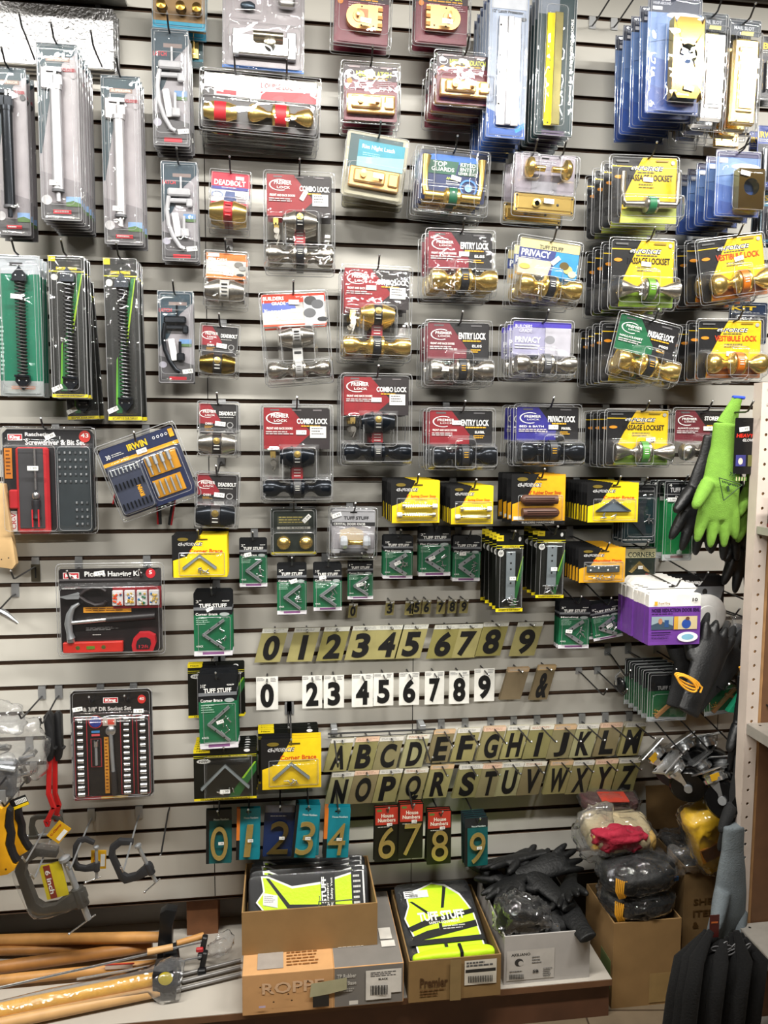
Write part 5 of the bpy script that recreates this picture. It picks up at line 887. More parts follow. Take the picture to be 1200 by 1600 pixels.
for xx in (p.x+.01, q.x-.01): mb = MB(); mb.box((xx, -.025, p.z-.004), (.018, .052, .02), STEEL, ch=.001); mb.build('bracket', rr); hook(xx, p.z-.03, .16, 'standing empty '+('left' if xx < .2 else 'right')+' under the black display bar', lean=-.03)
# ---------------------------------------------------------------- gold house numbers
def house(ch, px, df, card, desc, n=1, tilt=0, met=None):
    P = Pack('house_number_pack', *px, df, tilt, vh=.07); w_, h_ = P.w, P.h
    if card == 'red': P.base(0, 0, 1, 1, '15160f', cut=.03); P.rect(.04, .02, .96, .33, 'b8382a'); P.rect(.1, .05, .3, .09, '5a7a3a'); P.text('House', .28, .13, .78, .20, 'f2e8d8', .03); P.text('Numbers', .14, .21, .86, .28, 'f2e8d8', .03); P.lines(.14, .36, .8, .39, 1)
    elif card == 'navy': P.base(0, 0, 1, 1, '1c2f5c', cut=.03); P.rect(.02, 0, .98, .14, '7c8090'); P.lines(.2, .2, .8, .24, 1)
    else:
        P.base(0, 0, 1, 1, '158394' if card != 'dark' else '0e5a5c', cut=.03)
        if card == 'orange': P.rect(0, 0, .14, .62, 'dc7a2c'); P.rect(0, .62, .14, 1, '16181a')
        else: P.rect(0, 0, .12, 1, '16181a')
        if card == 'dark': P.rect(.0, 0, 1, .2, '22262a')
        P.text('House Numbers', .3, .16, .9, .20, 'd8e8e8', .02)
    G = met or C('dcc67c', .25, .8); mb = MB(); x0, x1, z0, z1 = P.X(.18), P.X(.86), P.Z(.93), P.Z(.36 if card == 'red' else .30)
    if ch == '1': x0, x1 = P.X(.38), P.X(.66)
    vs, fs = tmesh(ch, .0, 6); bm = bmesh.new(); bv = [bm.verts.new((x0+a*(x1-x0)+(0.12*w_*(b-.5) if ch in '1234679' else 0), -.004, z0+b*(z1-z0))) for a, b in vs]
    for f in fs:
        try: bm.faces.new([bv[k] for k in f])
        except ValueError: pass
    bmesh.ops.remove_doubles(bm, verts=bm.verts, dist=1e-6)
    ex = bmesh.ops.extrude_face_region(bm, geom=list(bm.faces)); bmesh.ops.translate(bm, verts=[v for v in ex['geom'] if isinstance(v, bmesh.types.BMVert)], vec=(0, -.005, 0)); bmesh.ops.recalc_face_normals(bm, faces=bm.faces); bm.verts.index_update()
    mb.add([v.co.copy() for v in bm.verts], [[v.index for v in f.verts] for f in bm.faces], G); bm.free(); P.part('gold_digit', mb, 0, .0012)
    P.sticker(.6, .6 if card != 'red' else .3, 0, -.014, .016, .009).done(desc, 'house number', n, .012, short=desc); return P
house('0', (342, 1307, 40, 84), .09, 'dark', 'gold house number zero on dark teal card', 2, 1); house('1', (388, 1303, 37, 80), .10, 'orange', 'gold house number one on teal card with orange edge', 2, 2)
house('2', (436, 1298, 48, 80), .09, 'navy', 'dull gold house number two on navy card', 1, 3, C('7c6c44', .4, .8)); house('3', (478, 1299, 38, 82), .12, 'teal', 'gold house number three on dark edged teal card', 4, 6); house('4', (526, 1301, 40, 78), .11, 'orange', 'gold house number four on teal card with orange edge', 3, 3)
house('6', (604, 1303, 38, 86), .10, 'red', 'gold house number six on red and black card', 2, 0); house('7', (642, 1298, 38, 86), .11, 'red', 'gold house number seven on red and black card', 3, 1); house('8', (686, 1308, 38, 84), .11, 'red', 'gold house number eight on red and black card', 3, 0); house('9', (744, 1315, 36, 76), .14, 'dark', 'gold house number nine on dark teal card', 5, -1)
# ---------------------------------------------------------------- top left: foil boards
foil = C('c4c4c6', .3, 1, bump=.8, bs=110, var=.04); edge_ = C('d8d4cc', .6)
for i in range(3):
    a = W(-30, 10, .03+.014*i); b = W(178+4*(2-i), 100+2*(2-i), .03+.014*i); mb = MB(); mb.box(((a.x+b.x)/2, 0, 0), (b.x-a.x, .011, .158), foil, ch=.002); mb.box(((a.x+b.x)/2, 0, -.0795), (b.x-a.x-.004, .010, .001), edge_)
    o = mb.build('foil_board', None, 0); o.location = (0, -.015-.014*i, W(90, 55, .05).z-.004*(2-i)); tag(o, 'silver embossed foil board at the top left, '+['rearmost', 'middle', 'frontmost'][i]+' of three', 'foil board', 'silver foil boards')
mb = MB(); a = W(-40, 1, .002); b = W(176, -6, .2); a.z = W(80, 3, .002).z; bx(mb, a.x, b.x, -.22, -.002, a.z+.002, a.z+.012, C('a8a8a6', .4, .5)); bx(mb, a.x, b.x, -.224, -.22, a.z-.012, a.z+.014, C('b4b2ae', .4, .5))
o = mb.build('metal_shelf', None, 0); tag(o, 'grey metal shelf edge above the silver foil boards', 'shelf')
for px in (58, 145): p = W(px, 4, .1); mb = MB(); mb.box((p.x, -.02, p.z+.012), (.012, .04, .03), DSTEEL);  tag(mb.build('shelf_bracket'), ('left' if px < 100 else 'right')+' dark bracket under the grey metal shelf at the top left', 'bracket', 'shelf brackets')
for px, py, e in ((52, 92, 'left'), (158, 118, 'right')): p = W(px, py, .06); hook(p.x, p.z, .12, 'standing empty in front of the silver foil boards, '+e+' one', lean=.03)
# top right trim
a = W(1040, -4, .02); b = W(1240, 8, .02); mb = MB(); bx(mb, a.x, b.x, -.10, -.001, b.z+.015, b.z+.06, C('7c7c7a', .5)); struct(mb.build('trim_4'))
# ---------------------------------------------------------------- left edge: wood, hooks, clamps, bars, knives
def rect_pts(px0, py0, px1, py1, d): a = W(px0, py0, d); b = W(px1, py1, d); return a, b
r = empty('wooden_board', W(8, 836, .10), (0, .12, 0)); tag(r, 'light wooden board piece hanging at the left edge', 'wooden board'); mb = MB(); mb.prism([(-.09, .14), (-.01, .14), (.038, -.075), (.030, -.09), (-.08, -.085)], -.012, .012, C('c9a878', .5, var=.12, vs=14)); mb.build('board', r, 20, .002); mb = MB()
for x, z in ((.018, -.06), (.0, -.066)): mb.lathe([(.002, 0), (0, .0006)], INK, (x, -.012, z), (0, -1, 0), 8)
mb.build('nail_hole', r)
p = W(56, 884, 0); hook(p.x, p.z, .16, 'with a long steel plate beside the wooden board', lean=-.01); mb = MB(); mb.box((0, -.003, -.02), (.024, .003, .05), C('6c6656', .35, .8)); mb.box((0, -.0046, -.02), (.004, .0006, .03), INK); o = mb.build('steel_plate'); o.location = (p.x, -.001, p.z); tag(o, 'narrow drilled steel plate on the slat wall beside the wooden board', 'bracket')
p = W(8, 962, .12); r = empty('bar_tool', p, (0, .6, 0)); tag(r, 'chrome tool end sticking out at the left edge', 'hand tool'); mb = MB(); mb.tube([(-.06, 0, .0), (0, 0, .004), (.04, 0, 0)], .010, CHROME, 10, rr=[.012, .010, .004]); mb.build('chrome_head', r, 50); mb = MB(); mb.tube([(-.02, 0, 0), (-.03, .01, -.05)], .005, BLK, 8); mb.build('black_grip', r, 50)
hook(p.x-.01, p.z+.012, .14, 'holding the chrome tool at the left edge')
def film(name, c, s, par=None, p_=.6, amp=.012, fr=22, seed=1, M=None, n=34, m=None):
    mb = MB(); blob(mb, c, s, m or FILM, p_, amp, fr, n, seed, M, fold=.012); return mb.build(name, par, 60)
# red pry bars with black grips
p = W(78, 1150, .10); r = empty('pry_bar', p); tag(r, 'red pry bar with black grip hanging at left, front one', 'pry bar', 'red pry bars at the left')
r2 = empty('pry_bar', p+Vector((.014, .03, .004))); tag(r2, 'red pry bar with black grip hanging at left, rear one', 'pry bar', 'red pry bars at the left')
for q, pts in ((r, ((78, 1165), (76, 1240), (84, 1262), (74, 1282))), (r2, ((86, 1165), (86, 1240), (92, 1258), (88, 1274)))):
    dd = .10 if q is r else .07
    P3 = [W(a, b, dd)-q.location for a, b in pts]; mb = MB()
    for i in range(3): 
        a, b = P3[i], P3[i+1]; v = b-a; mb.box((a+b)/2, (.0135, .010, v.length+.008), C('b82020', .4), (0, math.atan2(v.x, v.z), 0), ch=.002)
    for s in (-1, 1): v = P3[3]; mb.box((v.x+s*.005, v.y, v.z-.008), (.006, .008, .02), C('b82020', .4), (0, s*.3, 0), ch=.001)
    mb.build('bar', q, 30); mb = MB(); a = W(81, 1118, dd)-q.location; b = W(81, 1170, dd)-q.location; z1, z0 = a.z, b.z
    mb.prism([(-.014, z0), (-.006, z0-.035), (.006, z0-.03), (.012, z0), (.018, z0), (.018, z0+.004), (.012, z0+.006), (.012, z1), (.004, z1+.012), (-.004, z1+.012), (-.014, z1), (-.010, (z0+z1)/2)], -.010, .010, BLK); mb.build('grip', q, 30, .002)
hook(p.x, W(81, 1120, .1).z, .14, 'holding the red pry bars')
# clear bag with fittings
r = empty('bagged_fittings', W(32, 1172, .14)); tag(r, 'clear plastic bag of metal fittings at the left edge', 'bag of fittings')
film('plastic_bag', (0, 0, 0), (.145, .09, .19), r, .7, .022, 20, 4); film('bag_top', (-.03, .01, .09), (.09, .05, .10), r, .8, .018, 22, 5)
for x, z, e in ((-.03, -.05, .4), (.02, -.02, -.6), (-.05, .01, .1), (.01, -.07, 1.2)): mb = MB(); mb.box((x, 0, z), (.05, .02, .012), C('8c8a84', .3, .8), (0, e, 0), ch=.002); mb.cyl((x-.02, -.01, z), (x+.02, -.014, z+.01), .006, CHROME, 10); mb.build('metal_fitting', r, 30)
hook(r.location.x+.02, r.location.z+.10, .16, 'holding the clear bag of fittings')
r = empty('bagged_tool', W(10, 1215, .18)); tag(r, 'grey tool in clear film above the yellow handled knives', 'hand tool'); mb = MB(); mb.box((0, 0, 0), (.05, .03, .10), C('55565a', .4, .5), (0, .1, 0), ch=.006); mb.cyl((-.02, -.02, .04), (.03, -.02, .03), .008, STEEL, 10); mb.build('tool_body', r, 30); film('clear_film', (0, 0, 0), (.075, .05, .13), r, .7, .01, 30, 8)
# yellow and black handled snips
def snip(px, py, d, s, ds, a=0):
    r = empty('utility_knife', W(px, py, d), (0, a, 0)); tag(r, ds, 'knife', 'yellow and black handles at the left edge'); Y = C('e3a41a', .45)
    mb = MB(); mb.prism([(x*s, z*s) for x, z in ((-.012, .085), (-.002, .078), (.004, .088), (.012, .084), (.006, .06), (.002, .03), (.008, .01), (.002, -.02), (.010, -.05), (.020, -.075), (.030, -.080), (.022, -.095), (.004, -.106), (-.016, -.108), (-.020, -.08), (-.016, -.04), (-.018, 0), (-.016, .05))], -.010, .010, Y); mb.build('yellow_handle', r, 20, .002)
    mb = MB(); mb.prism([(x*s, z*s) for x, z in ((.010, .082), (.022, .07), (.020, .03), (.024, 0), (.020, -.03), (.026, -.055), (.034, -.072), (.022, -.074), (.012, -.05), (.004, -.02), (.010, .01), (.004, .03), (.008, .06))], -.011, .011, C('17171a', .6)); mb.build('black_grip', r, 20, .002)
    mb = MB(); mb.lathe([(.003, 0), (0, .001)], C('5a3a10'), (.002*s, -.0102, -.09*s), (0, -1, 0), 8); mb.box((-.002, 0, .10*s), (.014, .004, .05), STEEL); mb.build('blade', r, 20)
snip(8, 1305, .22, 1.0, 'black and yellow handled tool at the left edge, front one'); snip(26, 1292, .16, .9, 'black and yellow handled tool at the left edge, rear one', -.12)
r = empty('barcode_tag', W(30, 1254, .2), (0, -.35, 0)); tag(r, 'black and yellow barcode tag above the yellow handles', 'tag'); mb = MB(); mb.box((0, 0, 0), (.045, .0012, .030), BLK); mb.box((.006, -.001, .003), (.03, .0006, .012), WHT); mb.box((.0, -.001, -.010), (.045, .0006, .008), YEL)
for k in range(7): mb.box((-.006+.004*k, -.0014, .003), (.0014, .0004, .009), INK)
mb.build('printed_tag', r)
hook(W(10, 1240, .2).x, W(10, 1218, .2).z, .26, 'holding the yellow and black handled tools')
hook(W(28, 1235, .14).x, W(28, 1235, .14).z, .22, 'behind the barcode tag at the left edge')
# C clamps
def clamp(px, py, d, s, tilt, ds, body, sw=1, tagm=None, grp='c clamps low on the left'):
    r = empty('c_clamp', W(px, py, d), (0, math.radians(tilt), 0)); tag(r, ds, 'clamp', grp); t = .012*s; m_ = C(body, .45, .3)
    mb = MB(); o_ = [(.030, .045), (.0, .062), (-.028, .055), (-.040, .035), (-.042, -.035), (-.034, -.052), (.0, -.058), (.036, -.056), (.046, -.050), (.046, -.034), (.030, -.030), (.0, -.040), (-.020, -.036), (-.027, -.026), (-.027, .026), (-.02, .040), (.0, .046), (.026, .034)]
    mb.prism([(x*s, z*s) for x, z in o_][::-1], -.008*s, .008*s, m_); mb.cyl((.036*s, 0, -.060*s), (.036*s, 0, -.028*s), .010*s, m_, 12); mb.build('frame', r, 25, .002)
    mb = MB(); mb.tube([(.036*s, 0, -.085*s), (.034*s, 0, .022*s)], .005*s, STEEL, 10); mb.lathe([(.009*s, 0), (.009*s, .005*s), (.004*s, .008*s)], STEEL, (.034*s, 0, .022*s), (0, 0, 1), 12); mb.build('screw', r, 50)
    mb = MB(); mb.cyl((.036*s-.035*s*sw, -.004, -.096*s), (.036*s+.012*s*sw, .002, -.082*s), .0022, CHROME, 8); mb.ball((.036*s-.035*s*sw, -.004, -.096*s), .004, CHROME, n=8); mb.build('handle_bar', r, 50)
    if tagm:
        mb = MB(); mb.box((.008*s, -.002, -.003*s), (.034*s, .003, .058*s), C('d8c41c', .4), (0, .1, 0)); mb.box((.002*s, -.004, -.003*s), (.010*s, .0006, .056*s), C('8c2a1c', .4), (0, .1, 0)); mb.text('6 inch', -.02*s, -.004*s, .02*s, .004*s, -.0046, WHT, .03, M=Matrix.Rotation(PI/2+.1, 3, 'Y'), c=(.002*s, 0, -.003*s)); mb.build('yellow_label', r)
    return r
clamp(76, 1375, .16, 1.75, -17, 'large grey c clamp with yellow label in clear film', '4c4a46', 1, True); film('clear_film', (-.01, 0, 0), (.15, .045, .21), bpy.data.objects['c_clamp'], .5, .006, 24, 11, m=CLR)
clamp(134, 1335, .12, .85, 2, 'small dark c clamp, middle of the three', '38383a'); clamp(202, 1343, .12, 1.12, -22, 'medium dark c clamp, rightmost of the three', '36373a', 1)
clamp(72, 1290, .07, .8, 90, 'grey c clamp lying sideways behind the large one', '55544e', 1)
for px, py, a, ds in ((154, 1343, .05, 'yellow price card hanging between the two dark clamps'), (92, 1300, .7, 'yellow and red card hanging behind the large clamp')):
    r = empty('hang_tag', W(px, py, .10), (0, a, 0)); tag(r, ds, 'tag'); mb = MB(); mb.box((0, 0, 0), (.042, .001, .056), C('d8a41e', .4)); mb.text('C-Clamp', -.022, -.004, .022, .004, -.0008, C('a8281c'), .03, M=Matrix.Rotation(-PI/2, 3, 'Y'), c=(-.010, 0, 0)); mb.box((.012, -.0009, -.002), (.012, .0004, .036), WHT); mb.build('card', r)
for px, py, ds in ((66, 1300, 'holding the sideways grey clamp'), (78, 1325, 'holding the large grey clamp'), (130, 1312, 'holding the small dark clamp'), (208, 1315, 'holding the medium dark clamp')):
    p = W(px, py, .1); hook(p.x, p.z, .22, ds, lean=-.012, m=STEEL)
p = W(265, 1262, 0); hook(p.x, p.z, .16, 'standing empty right of the socket set', lean=-.055, clip=False, tip=.002)
# empty hooks right of the plates and a caster lock
for px, py, e in ((904, 1048, 'left'), (933, 1048, 'right')): p = W(px, py, 0); hook(p.x, p.z, .17, 'standing empty below the tuff packs, '+e+' one', lean=-.02)
r = empty('snap_hook', W(969, 1062, .10)); tag(r, 'single black and chrome caster hanging left of the dark green packs', 'caster'); mb = MB(); mb.lathe([(.020, -.006), (.023, -.003), (.023, .003), (.020, .006)], C('161618', .25), (0, 0, -.016), (1, .3, 0), 18); mb.build('wheel', r, 40); mb = MB(); mb.tube([(-.012, 0, -.016), (-.014, 0, .012), (0, 0, .026), (.014, 0, .012), (.012, 0, -.016)], .004, CHROME, 8); mb.build('chrome_fork', r, 50)
hook(r.location.x, r.location.z+.02, .12, 'holding the single caster')
# casters bunch
def caster(px, py, d, e, ds, yl=False, sw=.8):
    r = empty('caster', W(px, py, d), e); tag(r, ds, 'caster', 'chrome and black casters in a bunch'); s = 1.0
    mb = MB(); mb.lathe([(.012, -.016), (.036, -.016), (.041, -.010), (.041, .010), (.036, .016), (.012, .016)], C('0b0b0c', .22, bump=.02), (0, 0, -.062), (1, 0, 0), 28); w_ = mb.build('wheel', r, 40)
    mb = MB(); mb.lathe([(.009, -.024), (.009, .024)], STEEL, (0, 0, -.062), (1, 0, 0), 12); mb.build('axle', w_, 40)
    mb = MB()
    for sg in (-1, 1): mb.prism([(-.003, -.060), (0, -.070), (.006, -.064), (.003, -.045), (.012, -.020), (-.012, -.020)], .019*sg-.001, .019*sg+.001, CHROME, Matrix.Rotation(PI/2, 3, 'Z'))
    mb.lathe([(.026, -.022), (.027, -.014), (.022, -.010), (.026, -.006), (.020, 0)], CHROME, (0, 0, 0), (0, 0, 1), 22); mb.build('fork', r, 40)
    mb = MB(); mb.box((0, 0, .003), (.074, .056, .004), CHROME, ch=.001)
    for a in (-1, 1):
        for b in (-1, 1): mb.lathe([(.0042, 0), (0, .0003)], INK, (a*.029, b*.020, .0052), (0, 0, 1), 8); mb.lathe([(.0042, 0), (0, .0003)], INK, (a*.029, b*.020, .0008), (0, 0, -1), 8)
    mb.build('mount_plate', r, 20)
    for q_ in (w_, [c_ for c_ in r.children if c_.name.startswith('fork')][0]): q_.rotation_euler = (0, 0, sw)
    if yl: mb = MB(); mb.box((-.012, -.026, -.012), (.022, .0015, .014), C('c89a1c', .4), (.3, 0, 0)); mb.build('yellow_tag', r)
    return r
cs = [((1018, 1172), .16, (-.55, -.75, .1), 'leftmost of the caster bunch, its plate turned left', 1), ((1062, 1158), .16, (-.5, -.5, .1), 'caster at the top middle of the bunch', 0), ((1100, 1152), .17, (-.5, -.15, -.1), 'caster at the top right of the bunch', 0), ((1046, 1192), .27, (-.45, -.62, .35), 'front caster left of the middle with a big black wheel', 0), ((1088, 1190), .24, (-.5, -.5, .2), 'caster in the middle of the bunch behind the front pair', 0), ((1128, 1186), .24, (-.5, -.1, -.2), 'caster at the right edge of the bunch beside the dark glove', 0), ((1112, 1205), .34, (-.55, -.22, .1), 'front caster at the right, lowest of the bunch', 1)]
for (px, d, e, ds, y_) in cs: caster(px[0], px[1], d, e, ds, y_).scale = (1.28,)*3
for i, (px, py) in enumerate(((1035, 1150), (1075, 1145), (1118, 1145))): p = W(px, py, .2); hook(p.x, p.z, .30, 'holding the '+['left', 'middle', 'right'][i]+' casters of the bunch', lean=-.01)
# ---------------------------------------------------------------- gloves
def glove(name, px, py, d, s, e, mats, ds, spread=.16, grp='gloves hanging at the right', cuff=True, flat=.42, curl=0.0, fing=None):
    r = empty(name, W(px, py, d), e); tag(r, ds, 'glove', grp); body, palm = mats
    mb = MB(); F = fing or [(-.040, .070, -.30), (-.015, .088, -.10), (.012, .092, .05), (.036, .078, .20)]
    mb.tube([(0, 0, .16), (0, 0, .10), (.0, 0, .06), (0, 0, 0), (.0, 0, -.05), (0, 0, -.085)], .04, body, 16, rr=[.037, .038, .045, .052, .053, .042])
    for v in range(len(mb.v)): x, y, z = mb.v[v]; mb.v[v] = (x, y*flat, z)
    for x, ln, a in F:
        q = Vector((math.sin(a*spread/.16), curl, -1)).normalized(); b0 = Vector((x, 0, -.055)); pts = [b0+q*(ln*1.15*t) for t in (0, .25, .5, .75, .93, 1.0)]
        mb.tube(pts, .014, body, 12, rr=[.0165, .0165, .015, .0125, .0085, .004])
    q = Vector((-.55, -.3, -.85)).normalized(); b0 = Vector((-.040, -.008, .01)); mb.tube([b0+q*(.085*t) for t in (0, .3, .6, .9, 1.0)], .015, body, 12, rr=[.018, .018, .016, .012, .006])
    o = mb.build('fabric', r); fuse(o, .0035, 5)
    for v in o.data.vertices: v.co *= 1
    if palm:
        o.data.materials.append(palm)
        for f in o.data.polygons:
            if f.normal.y > .25 and f.center.z < .06: f.material_index = 1
    r.scale = (s, s, s); return r
GREEN = C('6f9c34', .85, bump=.5, bs=500, var=.08, vs=60); BG = C('101113', .45, bump=.25, bs=160); DG = C('18191b', .8, bump=.4, bs=300); GG = C('6e777c', .8, bump=.5, bs=300)
g = glove('work_glove', 1126, 760, .38, 1.06, (0, .06, 0), (GREEN, BG), 'bright green knit work glove with black palm, front one', fing=[(-.036, .080, -.16), (-.010, .090, -.02), (.016, .088, .10), (.038, .070, .22)])
mb = MB(); K = C('1f3a1c', .6); ct = Vector((.004, -.031, .0))
tri = [(-.030, .022), (.034, .008), (-.012, -.034)]
for i in range(3): a = tri[i]; b = tri[(i+1) % 3]; mb.tube([ct+Vector((a[0], -.001, a[1])), ct+Vector((b[0], -.001, b[1]))], .0011, K, 5)
mb.text('7X', -.004, .028, .014, .038, -.031, K, .02, M=Matrix.Rotation(.15, 3, 'Y')); mb.box(ct+Vector((-.003, -.001, -.004)), (.006, .002, .014), K, (0, -.3, 0)); mb.ball(ct+Vector((-.001, -.001, .007)), .003, K, n=8)
for k in range(10): mb.box(ct+Vector((-.020+.0045*k, -.0015, .013-.001*k)), (.0026, .001, .005), K)
mb.build('printed_mark', g)
mb = MB(); mb.tube([(0, 0, .155), (.010, 0, .19), (.022, 0, .225)], .03, GREEN, 16, rr=[.030, .020, .013]); 
for v in range(len(mb.v)): x, y, z = mb.v[v]; mb.v[v] = (x, y*.4, z)
mb.build('cuff', g, 60); mb = MB(); mb.box((.024, 0, .226), (.032, .012, .008), C('2748b8', .6), ch=.002); mb.build('blue_hem', g, 20)
glove('work_glove', 1098, 775, .30, 1.05, (0, .20, 0), (BG, None), 'black coated work glove behind the green one'); glove('work_glove', 1140, 790, .30, 1.0, (0, -.08, 0), (BG, None), 'black coated work glove low behind the green one'); glove('work_glove', 1190, 770, .34, 1.05, (0, .0, 0), (GREEN, BG), 'second green work glove half behind the shelf post'); glove('work_glove', 1168, 845, .26, 1.0, (0, .05, 0), (BG, None), 'black work glove hanging lowest beside the shelf post')
P = Pack('glove_tag', 1162, 697, 30, 88, .41, 0, vh=.06, uh=.5); P.base(0, 0, 1, 1, '101012', cut=.03); P.text('HEAVY', .1, .28, .98, .35, 'c8281c', .04, sh=.01); P.text('GLOVE', .42, .37, 1, .42, 'e8e8e8', .02, sh=.01); P.rect(.1, .66, .62, .86, '3a3a78'); P.ell(.35, .77, .12, .06, 'd8c4b8'); P.rect(.72, .66, .95, .86, '6a6a3a')
P.sticker(.45, .2, -8).done('black card tag on the front green glove', 'tag', 1, hk=False); _p = W(1152, 650, .4); hook(_p.x, _p.z, .42, 'holding the green gloves', lean=.005)
mb = MB(); p = W(1157, 748, .405); 
for k in range(9): mb.box((-.016+.004*k, 0, 0), (.0022, .002, .011), C('d8cfa0' if k % 2 else '4a7a2a', .8))
o = mb.build('striped_fabric_strip'); o.location = p; tag(o, 'striped cream fabric strip below the black glove card', 'fabric strip')
# black gloves with yellow string
glove('work_glove', 1105, 1035, .36, .95, (PI*.93, .5, 0), (BG, None), 'black glove pointing up above the yellow loops', fing=[(-.036, .05, -.3), (-.012, .06, -.1), (.012, .06, .1), (.036, .05, .3)]); glove('work_glove', 1128, 1045, .32, .9, (PI*.95, .9, .2), (DG, None), 'dark grey glove lying to the right above the yellow loops'); glove('work_glove', 1078, 1030, .30, .9, (PI, .25, 0), (DG, None), 'dark grey glove standing left of the black one')
mb = MB(); c0 = W(1074, 1062, .42); YS = C('e0a02a', .6)
for k in range(3): mb.tube([c0+Vector(((.036-.004*k)*math.cos(t)-.001*k, -.002*k, (.010+.003*k)*math.sin(t)-.005*k-.45*((.036)*math.cos(t)))) for t in [2*PI*i/24 for i in range(24)]], .0026, YS, 6, close=True)
mb.tube([W(1090, 1068, .42), W(1097, 1074, .42), W(1094, 1082, .42)], .003, YS, 6); tag(mb.build('cord_loop', None, 60), 'bright yellow cord loops on the black gloves', 'cord')
mb = MB(); mb.tube([W(1156, 1042, .40), W(1161, 1054, .40), W(1164, 1062, .40)], .004, YS, 6); tag(mb.build('cord_loop', None, 60), 'short yellow cord beside the shelf post', 'cord', 'yellow cords')
p = W(1076, 1050, .2); hook(p.x, p.z, .36, 'holding the black gloves with yellow loops', lean=.0)
p = W(1082, 903, 0); hook(p.x, p.z, .34, 'standing long and empty above the white disc pack', lean=-.02); 
# clear bags of grey things right of the disc
for i, (px, py, cl) in enumerate(((1132, 1005, '8c8f92'), (1152, 1010, '4a4c50'))):
    r = empty('bagged_gloves', W(px, py, .20+.05*i)); tag(r, ['clear bag of pale grey gloves right of the white disc', 'clear bag of dark grey gloves beside the shelf post'][i], 'bag of gloves'); mb = MB(); blob(mb, (0, 0, -.01), (.04, .03, .16), C(cl, .8), .6, .006, 30, 24, i); mb.build('gloves', r, 60)
    if i == 0: mb = MB(); mb.box((.022, -.02, .0), (.007, .002, .08), C('2a4aa8', .5)); mb.build('blue_strip', r)
    film('plastic_bag', (0, 0, 0), (.055, .045, .19), r, .7, .008, 30, i+20); _h = r.location; hook(_h.x, _h.z+.09, _h.y*-1+.02, 'holding the '+r['label'][:26].strip())
# gloves in front of the post, low: dark and grey
glove('work_glove', 1160, 1262, .40, .95, (0, .03, 0), (DG, None), 'dark knit glove cuff above the grey gloves by the post'); glove('work_glove', 1143, 1392, .43, 1.2, (0, .02, .3), (GG, None), 'long grey work glove beside the shelf post, left one'); glove('work_glove', 1166, 1400, .38, 1.15, (0, .02, .5), (GG, None), 'long grey work glove beside the shelf post, right one')
mb = MB(); p = W(1150, 1100, .3); mb.prism([(-.03, -.02), (.02, .05), (.03, .05), (.03, -.03)], -.01, .01, C('1d9a72', .6)); o = mb.build('teal_glove_cuff', None, 20, .003); o.location = p; tag(o, 'small teal fabric corner beside the shelf post', 'fabric')
hook(p.x, p.z+.04, .44, 'holding the gloves beside the shelf post')
glove('work_glove', 1170, 1135, .36, .95, (0, -.05, 0), (BG, None), 'black glove hanging behind the casters by the post')
# black strands bottom right
sm = C('040405', 1.0, bump=.5, bs=200)
for i in range(11):
    px = 1050+i*12.5; mb = MB(); d0 = .55+.02*(i % 3); top = W(1098+i*6.5, 1462-8*math.sin(i), d0); ctrl = [top, top+(W(px+14, 1500, d0+.03)-top), W(px+4, 1560, d0+.03), W(px-6, 1640, d0)]
    mb.tube(ctrl, .02, sm, 10, rr=[.008, .018, .021, .022]); tag(mb.build('mop_strand', None, 70), 'thick black fabric strand at the lower right, '+['first', 'second', 'third', 'fourth', 'fifth', 'sixth', 'seventh', 'eighth', 'ninth', 'tenth', 'eleventh'][i]+' from left', 'mop strand', 'black fabric strands hanging at the lower right')
mb = MB()
for k in range(9): c = W(1118+6*k, 1482+6*math.sin(k*2), .60); mb.tube([c+Vector((.012*math.cos(t), 0, .006*math.sin(t)+.004*math.cos(t)*(k % 3))) for t in [2*PI*i/12 for i in range(12)]], .0016, C('5a5a5c', .5), 5, close=True)
tag(mb.build('plastic_tag_loops', None, 60), 'grey plastic tag loops on the black fabric strands', 'tag loops')
mb = MB(); p = W(1116, 1447, .58); mb.box((0, 0, 0), (.026, .0012, .06), C('4a1614', .4)); mb.box((0, -.001, .01), (.018, .0006, .004), C('b8602c', .4)); o = mb.build('maroon_tag'); o.location = p; tag(o, 'dark red tag above the black fabric strands', 'tag')
# ---------------------------------------------------------------- shelf unit at the right edge
PX = W(1166, 1100, .44).x; ztop = W(1180, 597, .44).z; cream = C('cbbdb2', .5, var=.08, vs=12)
r = empty('shelf_unit', (PX, -.44, 0)); tag(r, 'beige metal shelf unit with a perforated post at the right edge', 'shelf unit')
a = 0; hw = .035
mb = MB(); n_ = int((ztop-.02)/.0385); zs = [ztop-.02-.0385*k for k in range(n_)]; hs = .0042; lx0, lx1 = 0, hw; hc = .017
zc = ztop
for z in zs:
    bx(mb, lx0, lx1, -.0015, 0, z+hs, zc, cream); zc = z-hs
    nn = 12; ring = [(hc+hs*math.cos(2*PI*k/nn), z+hs*math.sin(2*PI*k/nn)) for k in range(nn)]
    L_ = [(lx1, z), (lx1, z+hs), (hc+hs, z+hs), (hc, z+hs), (hc-hs, z+hs), (lx0, z+hs), (lx0, z), (lx0, z-hs), (hc-hs, z-hs), (hc, z-hs), (hc+hs, z-hs), (lx1, z-hs)]
    vs = [(p_[0], -.0015, p_[1]) for p_ in ring]+[(p_[0], -.0015, p_[1]) for p_ in L_]+[(p_[0], 0, p_[1]) for p_ in ring]; fs = [(k, nn+k, nn+(k+1) % nn, (k+1) % nn) for k in range(nn)]+[(k, (k+1) % nn, 2*nn+(k+1) % nn, 2*nn+k) for k in range(nn)]
    mb.add(vs, fs, cream)
bx(mb, lx0, lx1, -.0015, 0, 0, zc, cream); bx(mb, lx0, lx0+.0015, 0, .035, 0, ztop, cream); mb.build('perforated_post', r)
